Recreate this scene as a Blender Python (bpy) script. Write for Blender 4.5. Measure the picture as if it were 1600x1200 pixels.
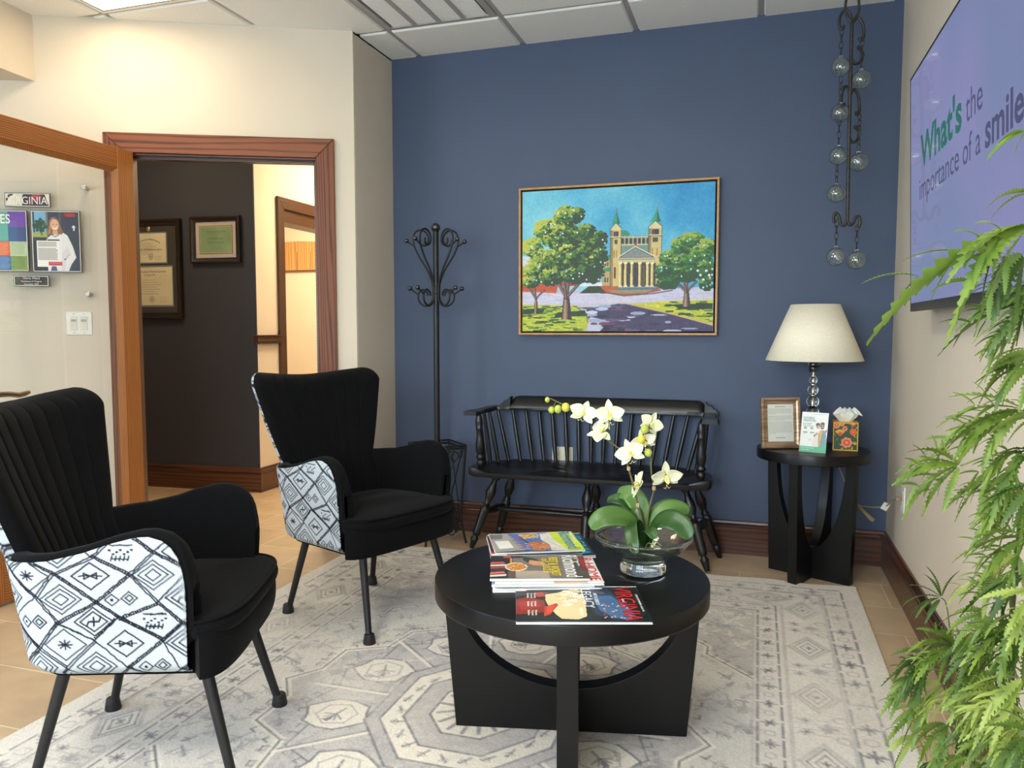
import bpy, bmesh, math, random
import numpy as np
from mathutils import Vector, Matrix, Euler

for o in list(bpy.data.objects):
    bpy.data.objects.remove(o, do_unlink=True)
scene = bpy.context.scene
col = scene.collection
random.seed(7)
RNG = np.random.default_rng(5)
PI = math.pi

# ------------------------------------------------------------------ camera
FPX = 1202.0
YAW = math.atan(385 / 1202 * math.cos(math.atan(86 / 1202)))
PITCH = math.atan(86 / 1202)
CAMZ = 1.15
cam_data = bpy.data.cameras.new('camera')
cam_data.sensor_width = 36.0
cam_data.lens = 36.0 * FPX / 1600.0
cam_data.clip_start = 0.02
cam_data.clip_end = 200
cam = bpy.data.objects.new('camera', cam_data)
cam.location = (0, 0, CAMZ)
cam.rotation_euler = (PI / 2 - PITCH, 0, YAW)
col.objects.link(cam)
scene.camera = cam

# ------------------------------------------------------------------ view
scene.view_settings.view_transform = 'Standard'
scene.view_settings.look = 'None'
scene.view_settings.gamma = 1.0
scene.view_settings.use_curve_mapping = False
scene.view_settings.exposure = 0.0
scene.cycles.max_bounces = 10
scene.cycles.diffuse_bounces = 5
scene.cycles.glossy_bounces = 4
scene.cycles.transmission_bounces = 8
scene.cycles.transparent_max_bounces = 16
scene.cycles.caustics_reflective = False
scene.cycles.caustics_refractive = False
scene.cycles.sample_clamp_indirect = 6.0

# ------------------------------------------------------------------ world: daylight outside, with trees below the sky
world = bpy.data.worlds.new('daylight')
scene.world = world
world.use_nodes = True
wn = world.node_tree
for n_ in list(wn.nodes):
    wn.nodes.remove(n_)
w_out = wn.nodes.new('ShaderNodeOutputWorld')
w_bg = wn.nodes.new('ShaderNodeBackground')
w_tc = wn.nodes.new('ShaderNodeTexCoord')
w_sep = wn.nodes.new('ShaderNodeSeparateXYZ')
w_noise = wn.nodes.new('ShaderNodeTexNoise')
w_noise.inputs['Scale'].default_value = 14
w_noise.inputs['Detail'].default_value = 6
w_add = wn.nodes.new('ShaderNodeMath'); w_add.operation = 'MULTIPLY_ADD'
w_add.inputs[1].default_value = 0.9
w_add.inputs[2].default_value = 0.0
w_sum = wn.nodes.new('ShaderNodeMath'); w_sum.operation = 'SUBTRACT'
w_ramp = wn.nodes.new('ShaderNodeValToRGB')
w_ramp.color_ramp.elements[0].position = 0.0
w_ramp.color_ramp.elements[0].color = (0.9, 0.97, 1.0, 1)
e = w_ramp.color_ramp.elements[1]; e.position = 0.16; e.color = (0.30, 0.42, 0.12, 1)
e = w_ramp.color_ramp.elements.new(0.45); e.color = (0.10, 0.17, 0.05, 1)
wn.links.new(w_tc.outputs['Generated'], w_sep.inputs[0])
wn.links.new(w_tc.outputs['Generated'], w_noise.inputs['Vector'])
wn.links.new(w_noise.outputs['Fac'], w_add.inputs[0])
wn.links.new(w_add.outputs[0], w_sum.inputs[0])
w_mul = wn.nodes.new('ShaderNodeMath'); w_mul.operation = 'MULTIPLY'; w_mul.inputs[1].default_value = 1.5
wn.links.new(w_sep.outputs['Z'], w_mul.inputs[0])
w_off = wn.nodes.new('ShaderNodeMath'); w_off.operation = 'ADD'; w_off.inputs[1].default_value = 0.22
wn.links.new(w_mul.outputs[0], w_off.inputs[0])
wn.links.new(w_off.outputs[0], w_sum.inputs[1])
wn.links.new(w_sum.outputs[0], w_ramp.inputs['Fac'])
wn.links.new(w_ramp.outputs['Color'], w_bg.inputs['Color'])
w_bg.inputs['Strength'].default_value = 6.0
wn.links.new(w_bg.outputs[0], w_out.inputs['Surface'])

# ------------------------------------------------------------------ lights
CEIL = 2.667
def area_light(name, loc, size, power, color, rot=(0, 0, 0), sy=None, portal=False, spread=None):
    l = bpy.data.lights.new(name, 'AREA')
    l.energy = power; l.color = color; l.size = size
    if sy:
        l.shape = 'RECTANGLE'; l.size_y = sy
    if spread: l.spread = spread
    o = bpy.data.objects.new(name, l); col.objects.link(o)
    o.location = loc; o.rotation_euler = rot
    if portal: l.cycles.is_portal = True
    return o
WARM = (1.0, 0.80, 0.52)
NEUT = (1.0, 0.93, 0.80)
COOL = (0.60, 0.78, 1.0)
# window daylight from behind the camera (inside the rear window openings)
area_light('window_light', (-1.35, -1.72, 1.45), 1.95, 100, COOL, (PI / 2 + 0.55, 0, 0), 1.6)
area_light('window_light', (0.0, -1.72, 1.45), 0.5, 26, COOL, (PI / 2 + 0.5, 0, 0), 1.6)
area_light('window_light', (-4.3, -0.4, 1.5), 1.6, 90, COOL, (PI / 2, 0, -PI / 2), 1.6)
# ceiling troffers (their diffusers are modelled below; this is their light)
area_light('troffer_light', (-2.755, 2.755, CEIL + 0.035), 0.56, 9, WARM, (0, 0, 0), 0.56)
area_light('troffer_light', (-0.93, 2.152, CEIL + 0.035), 0.56, 14, NEUT, (0, 0, 0), 0.56)
area_light('troffer_light', (-0.93, -0.276, CEIL + 0.035), 0.56, 70, NEUT, (0, 0, 0), 0.56)
area_light('office_light', (-3.9, 3.6, CEIL - 0.03), 0.5, 18, WARM, (0, 0, 0), 0.5)
area_light('office_light', (-4.2, 6.2, CEIL - 0.03), 1.0, 110, WARM, (0, 0, 0), 1.0)
area_light('office_light', (-2.6, 5.4, CEIL - 0.03), 0.6, 55, WARM, (0, 0, 0), 0.6)

# ------------------------------------------------------------------ helpers
def lin(c):
    if isinstance(c, str):
        c = [int(c[i:i + 2], 16) / 255 for i in (0, 2, 4)]
    elif max(c) > 1.0:
        c = [v / 255 for v in c]
    return tuple((v / 12.92 if v <= 0.04045 else ((v + 0.055) / 1.055) ** 2.4) for v in c[:3])

def new_mat(name):
    m = bpy.data.materials.new(name); m.use_nodes = True
    nt = m.node_tree
    return m, nt, nt.nodes['Principled BSDF']

def setin(b, **k):
    names = dict(rough='Roughness', metal='Metallic', spec='Specular IOR Level', trans='Transmission Weight', ior='IOR',
                 sheen='Sheen Weight', sheenr='Sheen Roughness', coat='Coat Weight', coatr='Coat Roughness', alpha='Alpha', emis='Emission Strength',
                 sss='Subsurface Weight')
    for a, v in k.items():
        b.inputs[names[a]].default_value = v

def mat(name, c, rough=0.5, c2=None, nscale=20.0, bump=0.0, bscale=200.0, emitc=None, stretch=(1, 1, 1), **k):
    m, nt, b = new_mat(name)
    setin(b, rough=rough, **k)
    a = lin(c)
    tc = nt.nodes.new('ShaderNodeTexCoord'); mp = nt.nodes.new('ShaderNodeMapping')
    mp.inputs['Scale'].default_value = stretch
    nt.links.new(tc.outputs['Object'], mp.inputs['Vector'])
    nz = nt.nodes.new('ShaderNodeTexNoise'); nz.inputs['Scale'].default_value = nscale; nz.inputs['Detail'].default_value = 4
    nt.links.new(mp.outputs[0], nz.inputs['Vector'])
    rp = nt.nodes.new('ShaderNodeValToRGB')
    c2l = lin(c2) if c2 else tuple(v * 0.94 for v in a)
    rp.color_ramp.elements[0].position = 0.35; rp.color_ramp.elements[0].color = (*c2l, 1)
    rp.color_ramp.elements[1].position = 0.65; rp.color_ramp.elements[1].color = (*a, 1)
    nt.links.new(nz.outputs['Fac'], rp.inputs['Fac'])
    nt.links.new(rp.outputs['Color'], b.inputs['Base Color'])
    if bump:
        n2 = nt.nodes.new('ShaderNodeTexNoise'); n2.inputs['Scale'].default_value = bscale
        n2.inputs['Detail'].default_value = 3
        nt.links.new(mp.outputs[0], n2.inputs['Vector'])
        bp = nt.nodes.new('ShaderNodeBump'); bp.inputs['Strength'].default_value = bump
        bp.inputs['Distance'].default_value = 0.002
        nt.links.new(n2.outputs['Fac'], bp.inputs['Height']); nt.links.new(bp.outputs['Normal'], b.inputs['Normal'])
    if emitc is not None:
        b.inputs['Emission Color'].default_value = (*lin(emitc), 1)
    return m

def wood(name, dark, light, axis='z', rough=0.35, scale=1.0, ring=8.0, coat=0.2, mid=None, freq=120.0):
    """grain runs along the given object axis"""
    m, nt, b = new_mat(name)
    setin(b, rough=rough, coat=coat, coatr=0.25)
    tc = nt.nodes.new('ShaderNodeTexCoord'); mp = nt.nodes.new('ShaderNodeMapping')
    s = {'x': (0.05, 1, 1), 'y': (1, 0.05, 1), 'z': (1, 1, 0.05)}[axis]
    mp.inputs['Scale'].default_value = [v * scale for v in s]
    nt.links.new(tc.outputs['Object'], mp.inputs['Vector'])
    nz = nt.nodes.new('ShaderNodeTexNoise'); nz.inputs['Scale'].default_value = 9.0; nz.inputs['Detail'].default_value = 3
    nt.links.new(mp.outputs[0], nz.inputs['Vector'])
    sx = nt.nodes.new('ShaderNodeSeparateXYZ'); nt.links.new(mp.outputs[0], sx.inputs[0])
    others = [k_ for k_ in 'XYZ' if k_.lower() != axis]
    ad = nt.nodes.new('ShaderNodeMath'); ad.operation = 'ADD'
    nt.links.new(sx.outputs[others[0]], ad.inputs[0]); nt.links.new(sx.outputs[others[1]], ad.inputs[1])
    fq = nt.nodes.new('ShaderNodeMath'); fq.operation = 'MULTIPLY'; fq.inputs[1].default_value = freq
    nt.links.new(ad.outputs[0], fq.inputs[0])
    mu = nt.nodes.new('ShaderNodeMath'); mu.operation = 'MULTIPLY_ADD'; mu.inputs[1].default_value = ring
    nt.links.new(nz.outputs['Fac'], mu.inputs[0]); nt.links.new(fq.outputs[0], mu.inputs[2])
    fr = nt.nodes.new('ShaderNodeMath'); fr.operation = 'PINGPONG'; fr.inputs[1].default_value = 1.0
    nt.links.new(mu.outputs[0], fr.inputs[0])
    n2 = nt.nodes.new('ShaderNodeTexNoise'); n2.inputs['Scale'].default_value = 90.0; n2.inputs['Detail'].default_value = 4
    nt.links.new(mp.outputs[0], n2.inputs['Vector'])
    mx = nt.nodes.new('ShaderNodeMath'); mx.operation = 'MULTIPLY_ADD'; mx.inputs[1].default_value = 0.6
    nt.links.new(n2.outputs['Fac'], mx.inputs[0]); nt.links.new(fr.outputs[0], mx.inputs[2])
    rp = nt.nodes.new('ShaderNodeValToRGB')
    rp.color_ramp.elements[0].position = 0.25; rp.color_ramp.elements[0].color = (*lin(dark), 1)
    rp.color_ramp.elements[1].position = 1.25 / 1.6 + 0.1; rp.color_ramp.elements[1].color = (*lin(light), 1)
    if mid:
        e_ = rp.color_ramp.elements.new(0.5); e_.color = (*lin(mid), 1)
    nt.links.new(mx.outputs[0], rp.inputs['Fac'])
    nt.links.new(rp.outputs['Color'], b.inputs['Base Color'])
    bp = nt.nodes.new('ShaderNodeBump'); bp.inputs['Strength'].default_value = 0.12; bp.inputs['Distance'].default_value = 0.001
    nt.links.new(mx.outputs[0], bp.inputs['Height']); nt.links.new(bp.outputs['Normal'], b.inputs['Normal'])
    return m

def vmat(name, rough=0.5, bump=0.0, bscale=300.0, **k):
    """colours come from the mesh's own colour layer (printed / painted / woven pattern)"""
    m, nt, b = new_mat(name)
    setin(b, rough=rough, **k)
    at = nt.nodes.new('ShaderNodeVertexColor'); at.layer_name = 'Col'
    nt.links.new(at.outputs['Color'], b.inputs['Base Color'])
    if bump:
        tc = nt.nodes.new('ShaderNodeTexCoord')
        n2 = nt.nodes.new('ShaderNodeTexNoise'); n2.inputs['Scale'].default_value = bscale
        nt.links.new(tc.outputs['Object'], n2.inputs['Vector'])
        bp = nt.nodes.new('ShaderNodeBump'); bp.inputs['Strength'].default_value = bump; bp.inputs['Distance'].default_value = 0.002
        nt.links.new(n2.outputs['Fac'], bp.inputs['Height']); nt.links.new(bp.outputs['Normal'], b.inputs['Normal'])
    return m

def rotm(ax):
    """matrix from three column vectors and an origin"""
    x, y, z, o = ax
    return Matrix(((x[0], y[0], z[0], o[0]), (x[1], y[1], z[1], o[1]), (x[2], y[2], z[2], o[2]), (0, 0, 0, 1)))

def align(p0, p1):
    """matrix taking +Z onto p1-p0 with origin p0"""
    p0, p1 = Vector(p0), Vector(p1)
    q = (p1 - p0).to_track_quat('Z', 'Y')
    return Matrix.Translation(p0) @ q.to_matrix().to_4x4()

class MB:
    def __init__(s):
        s.v = []; s.f = []
    def add(s, vs, fs, M=None):
        k = len(s.v)
        for p in vs:
            p = Vector(p)
            s.v.append(M @ p if M is not None else p)
        for f in fs: s.f.append([i + k for i in f])
        return s
    def box(s, x0, x1, y0, y1, z0, z1, M=None):
        vs = [(x, y, z) for x in (x0, x1) for y in (y0, y1) for z in (z0, z1)]
        fs = [(0, 1, 3, 2), (4, 6, 7, 5), (0, 4, 5, 1), (2, 3, 7, 6), (0, 2, 6, 4), (1, 5, 7, 3)]
        return s.add(vs, fs, M)
    def lathe(s, prof, n=24, M=None, cap=True):
        """prof: list of (radius, z)"""
        vs = []; fs = []
        for r, z in prof:
            for i in range(n):
                a = 2 * PI * i / n
                vs.append((r * math.cos(a), r * math.sin(a), z))
        m = len(prof)
        for j in range(m - 1):
            for i in range(n):
                i2 = (i + 1) % n
                fs.append((j * n + i, j * n + i2, (j + 1) * n + i2, (j + 1) * n + i))
        if cap:
            if prof[0][0] > 1e-6: fs.append(tuple(range(n))[::-1])
            if prof[-1][0] > 1e-6: fs.append(tuple((m - 1) * n + i for i in range(n)))
        return s.add(vs, fs, M)
    def sphere(s, c, r, n=16, m=10, sc=(1, 1, 1), M=None):
        prof = [(max(1e-5, r * math.sin(PI * j / m)), -r * math.cos(PI * j / m)) for j in range(m + 1)]
        T = Matrix.Translation(c) @ Matrix.Diagonal((*sc, 1))
        return s.lathe(prof, n, (M @ T) if M is not None else T, cap=True)
    def tube(s, pts, r, n=8, closed=False, M=None, flat=None):
        P = [Vector(p) for p in pts]; k = len(P)
        rr = r if hasattr(r, '__len__') else [r] * k
        vs = []; fs = []
        up = None
        for i in range(k):
            if closed: t = P[(i + 1) % k] - P[i - 1]
            else: t = P[min(i + 1, k - 1)] - P[max(i - 1, 0)]
            if t.length < 1e-9: t = Vector((0, 0, 1))
            t.normalize()
            if up is None:
                up = Vector((0, 0, 1)) if abs(t.z) < 0.9 else Vector((1, 0, 0))
            a = t.cross(up)
            if a.length < 1e-6: a = t.orthogonal()
            a.normalize(); b = a.cross(t).normalized(); up = b
            for j in range(n):
                th = 2 * PI * j / n
                fa, fb = (flat if flat else (1, 1))
                vs.append(P[i] + (a * math.cos(th) * fa + b * math.sin(th) * fb) * rr[i])
        seg = k if closed else k - 1
        for i in range(seg):
            for j in range(n):
                j2 = (j + 1) % n; i2 = (i + 1) % k
                fs.append((i * n + j, i * n + j2, i2 * n + j2, i2 * n + j))
        if not closed:
            fs.append(tuple(range(n))[::-1]); fs.append(tuple((k - 1) * n + j for j in range(n)))
        return s.add(vs, fs, M)
    def prism(s, poly, z0, z1, M=None):
        n = len(poly)
        vs = [(x, y, z0) for x, y in poly] + [(x, y, z1) for x, y in poly]
        fs = [tuple(range(n))[::-1], tuple(range(n, 2 * n))]
        for i in range(n):
            j = (i + 1) % n; fs.append((i, j, n + j, n + i))
        return s.add(vs, fs, M)
    def grid(s, fn, nu, nv, closed_u=False, M=None, flip=False):
        """fn(u,v)->(x,y,z), u,v in 0..1"""
        vs = []
        NU = nu if closed_u else nu + 1
        for j in range(nv + 1):
            for i in range(NU):
                vs.append(fn(i / nu, j / nv))
        fs = []
        for j in range(nv):
            for i in range(nu):
                i2 = (i + 1) % NU
                q = (j * NU + i, j * NU + i2, (j + 1) * NU + i2, (j + 1) * NU + i)
                fs.append(q[::-1] if flip else q)
        return s.add(vs, fs, M)

def make_mesh(name, mb, m, smooth=False, angle=40):
    me = bpy.data.meshes.new(name)
    me.from_pydata([tuple(v) for v in mb.v], [], [tuple(f) for f in mb.f])
    me.update()
    bm = bmesh.new(); bm.from_mesh(me)
    bmesh.ops.recalc_face_normals(bm, faces=bm.faces)
    if smooth:
        ca = math.radians(angle)
        for e_ in bm.edges:
            if len(e_.link_faces) == 2:
                e_.smooth = e_.calc_face_angle(0) < ca
        for f in bm.faces: f.smooth = True
    bm.to_mesh(me); bm.free()
    if m: me.materials.append(m)
    return me

def obj(name, mb, m, parent=None, smooth=False, bevel=0.0, loc=None, rot=None, label=None, angle=40, M=None, segs=2):
    me = make_mesh(name, mb, m, smooth, angle)
    o = bpy.data.objects.new(name, me); col.objects.link(o)
    if parent is not None: o.parent = parent
    if loc: o.location = loc
    if rot: o.rotation_euler = rot
    if M is not None: o.matrix_basis = M
    if bevel:
        bv = o.modifiers.new('bevel', 'BEVEL'); bv.width = bevel; bv.segments = segs
        bv.limit_method = 'ANGLE'; bv.angle_limit = math.radians(35)
        for p in me.polygons: p.use_smooth = True
        wn_ = o.modifiers.new('wn', 'WEIGHTED_NORMAL')
    if label: o['label'] = label
    return o

def thing(name, label, cat, loc=(0, 0, 0), rz=0.0, group=None, rot=None):
    o = bpy.data.objects.new(name, None); col.objects.link(o)
    o.empty_display_size = 0.05
    o.location = loc; o.rotation_euler = rot if rot else (0, 0, rz)
    tag(o, label, cat, group)
    return o

def tag(o, label, cat, group=None):
    o['label'] = label; o['category'] = cat
    if group: o['group'] = group
    return o

def struct(o, label=None):
    o['kind'] = 'structure'
    if label: o['label'] = label
    return o

def dup(root, label, loc=None, rz=None, group=None):
    def cp(o, parent):
        c = o.copy(); col.objects.link(c); c.parent = parent
        if parent is not None: c.matrix_parent_inverse = o.matrix_parent_inverse.copy()
        for ch in list(o.children): cp(ch, c)
        return c
    r = cp(root, None)
    r['label'] = label
    if group: r['group'] = group
    if loc is not None: r.location = loc
    if rz is not None: r.rotation_euler = (0, 0, rz)
    return r

def txt(s, h, m, M, parent, name='lettering', bold=0.0, width=None, align_x='LEFT', shear=0.0, spacing=1.0):
    """flat raised lettering lying in the local XY plane, cap height about 0.7*h"""
    cu = bpy.data.curves.new(name, 'FONT'); cu.body = s; cu.size = h
    cu.align_x = align_x; cu.offset = bold * h; cu.extrude = 0.0001; cu.resolution_u = 3; cu.shear = shear
    cu.space_character = spacing
    t = bpy.data.objects.new(name, cu); col.objects.link(t)
    dg = bpy.context.evaluated_depsgraph_get(); dg.update()
    me = bpy.data.meshes.new_from_object(t.evaluated_get(dg))
    bpy.data.objects.remove(t, do_unlink=True); bpy.data.curves.remove(cu)
    if width:
        xs = [v.co.x for v in me.vertices]
        if xs:
            w0 = max(xs) - min(xs); c0 = {'LEFT': min(xs), 'CENTER': (max(xs) + min(xs)) / 2, 'RIGHT': max(xs)}[align_x]
            for v in me.vertices: v.co.x = (v.co.x - c0) * width / w0
    me.materials.clear(); me.materials.append(m)
    o = bpy.data.objects.new(name, me); col.objects.link(o)
    o.parent = parent; o.matrix_basis = M
    return o

# ------------------------------------------------------------------ raster painter (for printed, painted and woven patterns)
class Ras:
    def __init__(s, w, h, c):
        s.w, s.h = w, h
        s.a = np.zeros((h, w, 3)); s.a[:] = s.c(c)
    def c(s, c):
        if isinstance(c, str): return np.array([int(c[i:i + 2], 16) / 255 for i in (0, 2, 4)])
        c = np.array(c, float); return c / 255 if c.max() > 1 else c
    def _bb(s, x0, y0, x1, y1):
        x0 = max(0, int(math.floor(x0))); y0 = max(0, int(math.floor(y0)))
        x1 = min(s.w, int(math.ceil(x1)) + 1); y1 = min(s.h, int(math.ceil(y1)) + 1)
        if x1 <= x0 or y1 <= y0: return None
        Y, X = np.mgrid[y0:y1, x0:x1]
        return (slice(y0, y1), slice(x0, x1)), X + 0.5, Y + 0.5
    def _put(s, sl, mk, c, al=1.0):
        reg = s.a[sl]; c = s.c(c)
        mk = mk.astype(float)[..., None] * al
        s.a[sl] = reg * (1 - mk) + c * mk
    def poly(s, pts, c, al=1.0):
        xs = [p[0] for p in pts]; ys = [p[1] for p in pts]
        b = s._bb(min(xs), min(ys), max(xs), max(ys))
        if not b: return s
        sl, X, Y = b
        ins = np.zeros(X.shape, bool); n = len(pts)
        for i in range(n):
            x0, y0 = pts[i]; x1, y1 = pts[(i + 1) % n]
            if y0 == y1: continue
            cnd = (Y > min(y0, y1)) & (Y <= max(y0, y1))
            xi = x0 + (Y - y0) * (x1 - x0) / (y1 - y0)
            ins ^= cnd & (X < xi)
        s._put(sl, ins, c, al); return s
    def rect(s, x0, y0, x1, y1, c, al=1.0):
        return s.poly([(x0, y0), (x1, y0), (x1, y1), (x0, y1)], c, al)
    def ell(s, cx, cy, rx, ry, c, al=1.0, rot=0.0):
        R_ = max(rx, ry); b = s._bb(cx - R_, cy - R_, cx + R_, cy + R_)
        if not b: return s
        sl, X, Y = b
        dx, dy = X - cx, Y - cy
        ca, sa = math.cos(rot), math.sin(rot)
        u = dx * ca + dy * sa; v = -dx * sa + dy * ca
        s._put(sl, (u / rx) ** 2 + (v / ry) ** 2 < 1, c, al); return s
    def line(s, pts, wd, c, al=1.0, dash=None):
        h = wd / 2; acc = 0
        for i in range(len(pts) - 1):
            (x0, y0), (x1, y1) = pts[i], pts[i + 1]
            b = s._bb(min(x0, x1) - h, min(y0, y1) - h, max(x0, x1) + h, max(y0, y1) + h)
            L = math.hypot(x1 - x0, y1 - y0)
            if not b or L < 1e-6: continue
            sl, X, Y = b
            t = ((X - x0) * (x1 - x0) + (Y - y0) * (y1 - y0)) / L ** 2
            tc = np.clip(t, 0, 1)
            d = np.hypot(X - x0 - tc * (x1 - x0), Y - y0 - tc * (y1 - y0))
            mk = np.clip(h + 0.5 - d, 0, 1)
            if dash:
                mk = mk * (((tc * L + acc) % dash[0]) < dash[1])
            s._put(sl, mk, c, al); acc += L
        return s
    def noise(s, amt, k=1):
        n = RNG.normal(0, amt, (s.h // k + 1, s.w // k + 1))
        n = np.repeat(np.repeat(n, k, 0), k, 1)[:s.h, :s.w]
        s.a += n[..., None]; return s
    def clip(s):
        s.a = np.clip(s.a, 0, 1); return s

def value_noise(w, h, cell, seed=0):
    r = np.random.default_rng(seed)
    gx, gy = int(w / cell) + 3, int(h / cell) + 3
    g = r.random((gy, gx))
    X = np.arange(w) / cell; Y = np.arange(h) / cell
    xi = X.astype(int); yi = Y.astype(int)
    fx = X - xi; fy = Y - yi
    fx = fx * fx * (3 - 2 * fx); fy = fy * fy * (3 - 2 * fy)
    a = g[np.ix_(yi, xi)]; b = g[np.ix_(yi, xi + 1)]; c = g[np.ix_(yi + 1, xi)]; d = g[np.ix_(yi + 1, xi + 1)]
    fx = fx[None]; fy = fy[:, None]
    return (a * (1 - fx) + b * fx) * (1 - fy) + (c * (1 - fx) + d * fx) * fy

def srgb2lin(a):
    a = np.clip(a, 0, 1)
    return np.where(a <= 0.04045, a / 12.92, ((a + 0.055) / 1.055) ** 2.4)

def set_col(me, rgb):
    at = me.color_attributes.new('Col', 'BYTE_COLOR', 'POINT')
    rgba = np.ones((len(me.vertices), 4), np.float32); rgba[:, :3] = srgb2lin(rgb)
    at.data.foreach_set('color', rgba.ravel())

def ras_obj(name, ras, w, h, m, parent=None, M=None, zf=None, label=None, thick=0.0):
    """a sheet w x h in the local XY plane (centre at origin, image row 0 at +Y) with its printed colours"""
    H_, W_ = ras.a.shape[:2]
    xs = np.linspace(-w / 2, w / 2, W_); ys = np.linspace(h / 2, -h / 2, H_)
    X, Y = np.meshgrid(xs, ys)
    Z = np.zeros_like(X) if zf is None else zf(X, Y)
    V = np.stack([X, Y, Z], -1).reshape(-1, 3)
    i = np.arange((H_ - 1) * (W_ - 1)); r = i // (W_ - 1); c = i % (W_ - 1)
    a = r * W_ + c
    F = np.stack([a, a + W_, a + W_ + 1, a + 1], -1)
    me = bpy.data.meshes.new(name)
    me.vertices.add(len(V)); me.vertices.foreach_set('co', V.astype(np.float32).ravel())
    me.loops.add(F.size); me.loops.foreach_set('vertex_index', F.ravel().astype(np.int32))
    me.polygons.add(len(F)); me.polygons.foreach_set('loop_start', (np.arange(len(F)) * 4).astype(np.int32))
    me.polygons.foreach_set('use_smooth', np.ones(len(F), bool))
    me.update(calc_edges=True); me.validate()
    set_col(me, ras.a.reshape(-1, 3))
    me.materials.append(m)
    o = bpy.data.objects.new(name, me); col.objects.link(o)
    if parent is not None: o.parent = parent
    if M is not None: o.matrix_basis = M
    if thick:
        sd = o.modifiers.new('solid', 'SOLIDIFY'); sd.thickness = thick; sd.offset = -1
    if label: o['label'] = label
    return o

# ------------------------------------------------------------------ materials
M_beige = mat('beige_wall_paint', (212, 200, 182), 0.85, (209, 197, 179), 3, 0.05, 400)
M_blue = mat('blue_wall_paint', (68, 81, 107), 0.6, (66, 79, 104), 2.5, 0.05, 400)
M_navy = mat('navy_wall_paint', (44, 45, 54), 0.7, (42, 43, 52), 2.5, 0.05, 400)
M_ceil = mat('ceiling_tile', (242, 241, 235), 0.9, (236, 235, 229), 160, 0.25, 500)
M_tbar = mat('ceiling_grid_metal', (168, 166, 162), 0.5)
M_white = mat('white_plastic', (232, 230, 222), 0.35)
M_ivory = mat('ivory_plastic', (222, 216, 196), 0.4)
M_black = mat('black_lacquer', (11, 11, 12), 0.38, (9, 9, 10), 8, 0.02, 300, spec=0.28, coat=0.08, coatr=0.15)
M_bench = mat('black_painted_wood', (18, 18, 18), 0.33, (13, 13, 13), 14, 0.05, 120, spec=.5, coat=0.1, coatr=0.3)
M_metal = mat('black_powder_coated_metal', (33, 33, 34), 0.42, (28, 28, 29), 30, metal=0.3)
M_gloss = mat('glossy_black_enamel', (12, 12, 14), 0.08, coat=1.0)
M_iron = mat('bronzed_iron', (60, 56, 51), 0.45, (44, 41, 38), 60, 0.2, 300, metal=0.3)
M_chrome = mat('polished_chrome', (215, 215, 215), 0.12, metal=1.0)
M_nickel = mat('satin_nickel', (176, 160, 132), 0.28, metal=1.0)
M_velvet = mat('black_velvet', (7, 7, 9), 0.95, (5, 5, 7), 9, 0.15, 500, sheen=0.03, sheenr=0.4, spec=0.15)
M_rubber = mat('black_rubber', (20, 20, 21), 0.5)
M_door = wood('honey_pine', (98, 54, 20), (164, 102, 50), 'z', 0.38, 1.0, 4, freq=190)
M_doorh = wood('honey_pine_rail', (94, 52, 20), (158, 98, 48), 'y', 0.38, 1.0, 6, freq=190)
M_casev = wood('reddish_stained_wood', (44, 19, 7), (118, 60, 24), 'z', 0.55, 1.0, 12, coat=0.0, freq=90)
M_caseh = wood('reddish_stained_wood_head', (58, 25, 8), (128, 66, 24), 'x', 0.5, 1.0, 8, coat=0.0, freq=60)
M_base = wood('dark_walnut_base', (26, 13, 8), (84, 44, 24), 'x', 0.32, 1.0, 8, 0.3, freq=70)
M_basey = wood('dark_walnut_base_side', (26, 13, 8), (78, 44, 26), 'y', 0.32, 1.0, 8, 0.3, freq=70)
M_paper = mat('paper', (240, 238, 230), 0.8)
M_pages = mat('page_edges', (214, 214, 214), 0.7, (188, 188, 192), 30, stretch=(1, 1, 90))
M_ink = mat('dark_ink', (38, 36, 36), 0.7)
M_print = vmat('printed_cover', 0.28, coat=0.3, coatr=0.15)
M_matte = vmat('printed_matte', 0.7)
M_canvas = vmat('painted_canvas', 0.5, 0.3, 400)
M_rug = vmat('woven_rug', 0.95, 0.5, 600, spec=0.1)
M_fab = vmat('woven_pattern_fabric', 0.9, 0.6, 900, spec=0.15)
def glassmat(name, rough=0.0, ior=1.45, c=(1, 1, 1)):
    m, nt, b = new_mat(name)
    setin(b, rough=rough, trans=1.0, ior=ior); b.inputs['Base Color'].default_value = (*c, 1)
    return m
def panemat(name, tint=(0.99, 0.995, 0.992), ior=1.5):
    """thin clear pane: passes light straight through, mirrors a little by Fresnel"""
    m = bpy.data.materials.new(name); m.use_nodes = True; nt = m.node_tree
    for x in list(nt.nodes): nt.nodes.remove(x)
    out = nt.nodes.new('ShaderNodeOutputMaterial'); mx = nt.nodes.new('ShaderNodeMixShader')
    tr = nt.nodes.new('ShaderNodeBsdfTransparent'); tr.inputs[0].default_value = (*tint, 1)
    gl = nt.nodes.new('ShaderNodeBsdfGlossy'); gl.inputs['Roughness'].default_value = 0.0
    fr = nt.nodes.new('ShaderNodeFresnel')
    ge = nt.nodes.new('ShaderNodeNewGeometry'); io = nt.nodes.new('ShaderNodeMath'); io.operation = 'MULTIPLY_ADD'
    io.inputs[1].default_value = 1 / ior - ior; io.inputs[2].default_value = ior
    nt.links.new(ge.outputs['Backfacing'], io.inputs[0]); nt.links.new(io.outputs[0], fr.inputs['IOR'])
    nt.links.new(fr.outputs[0], mx.inputs[0]); nt.links.new(tr.outputs[0], mx.inputs[1]); nt.links.new(gl.outputs[0], mx.inputs[2])
    nt.links.new(mx.outputs[0], out.inputs[0])
    return m
M_glass = glassmat('clear_glass', 0.0, 1.45, (0.95, 0.97, 0.93))
M_crystal = glassmat('crystal', 0.0, 1.5)
M_pane = panemat('glass_pane')
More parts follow.
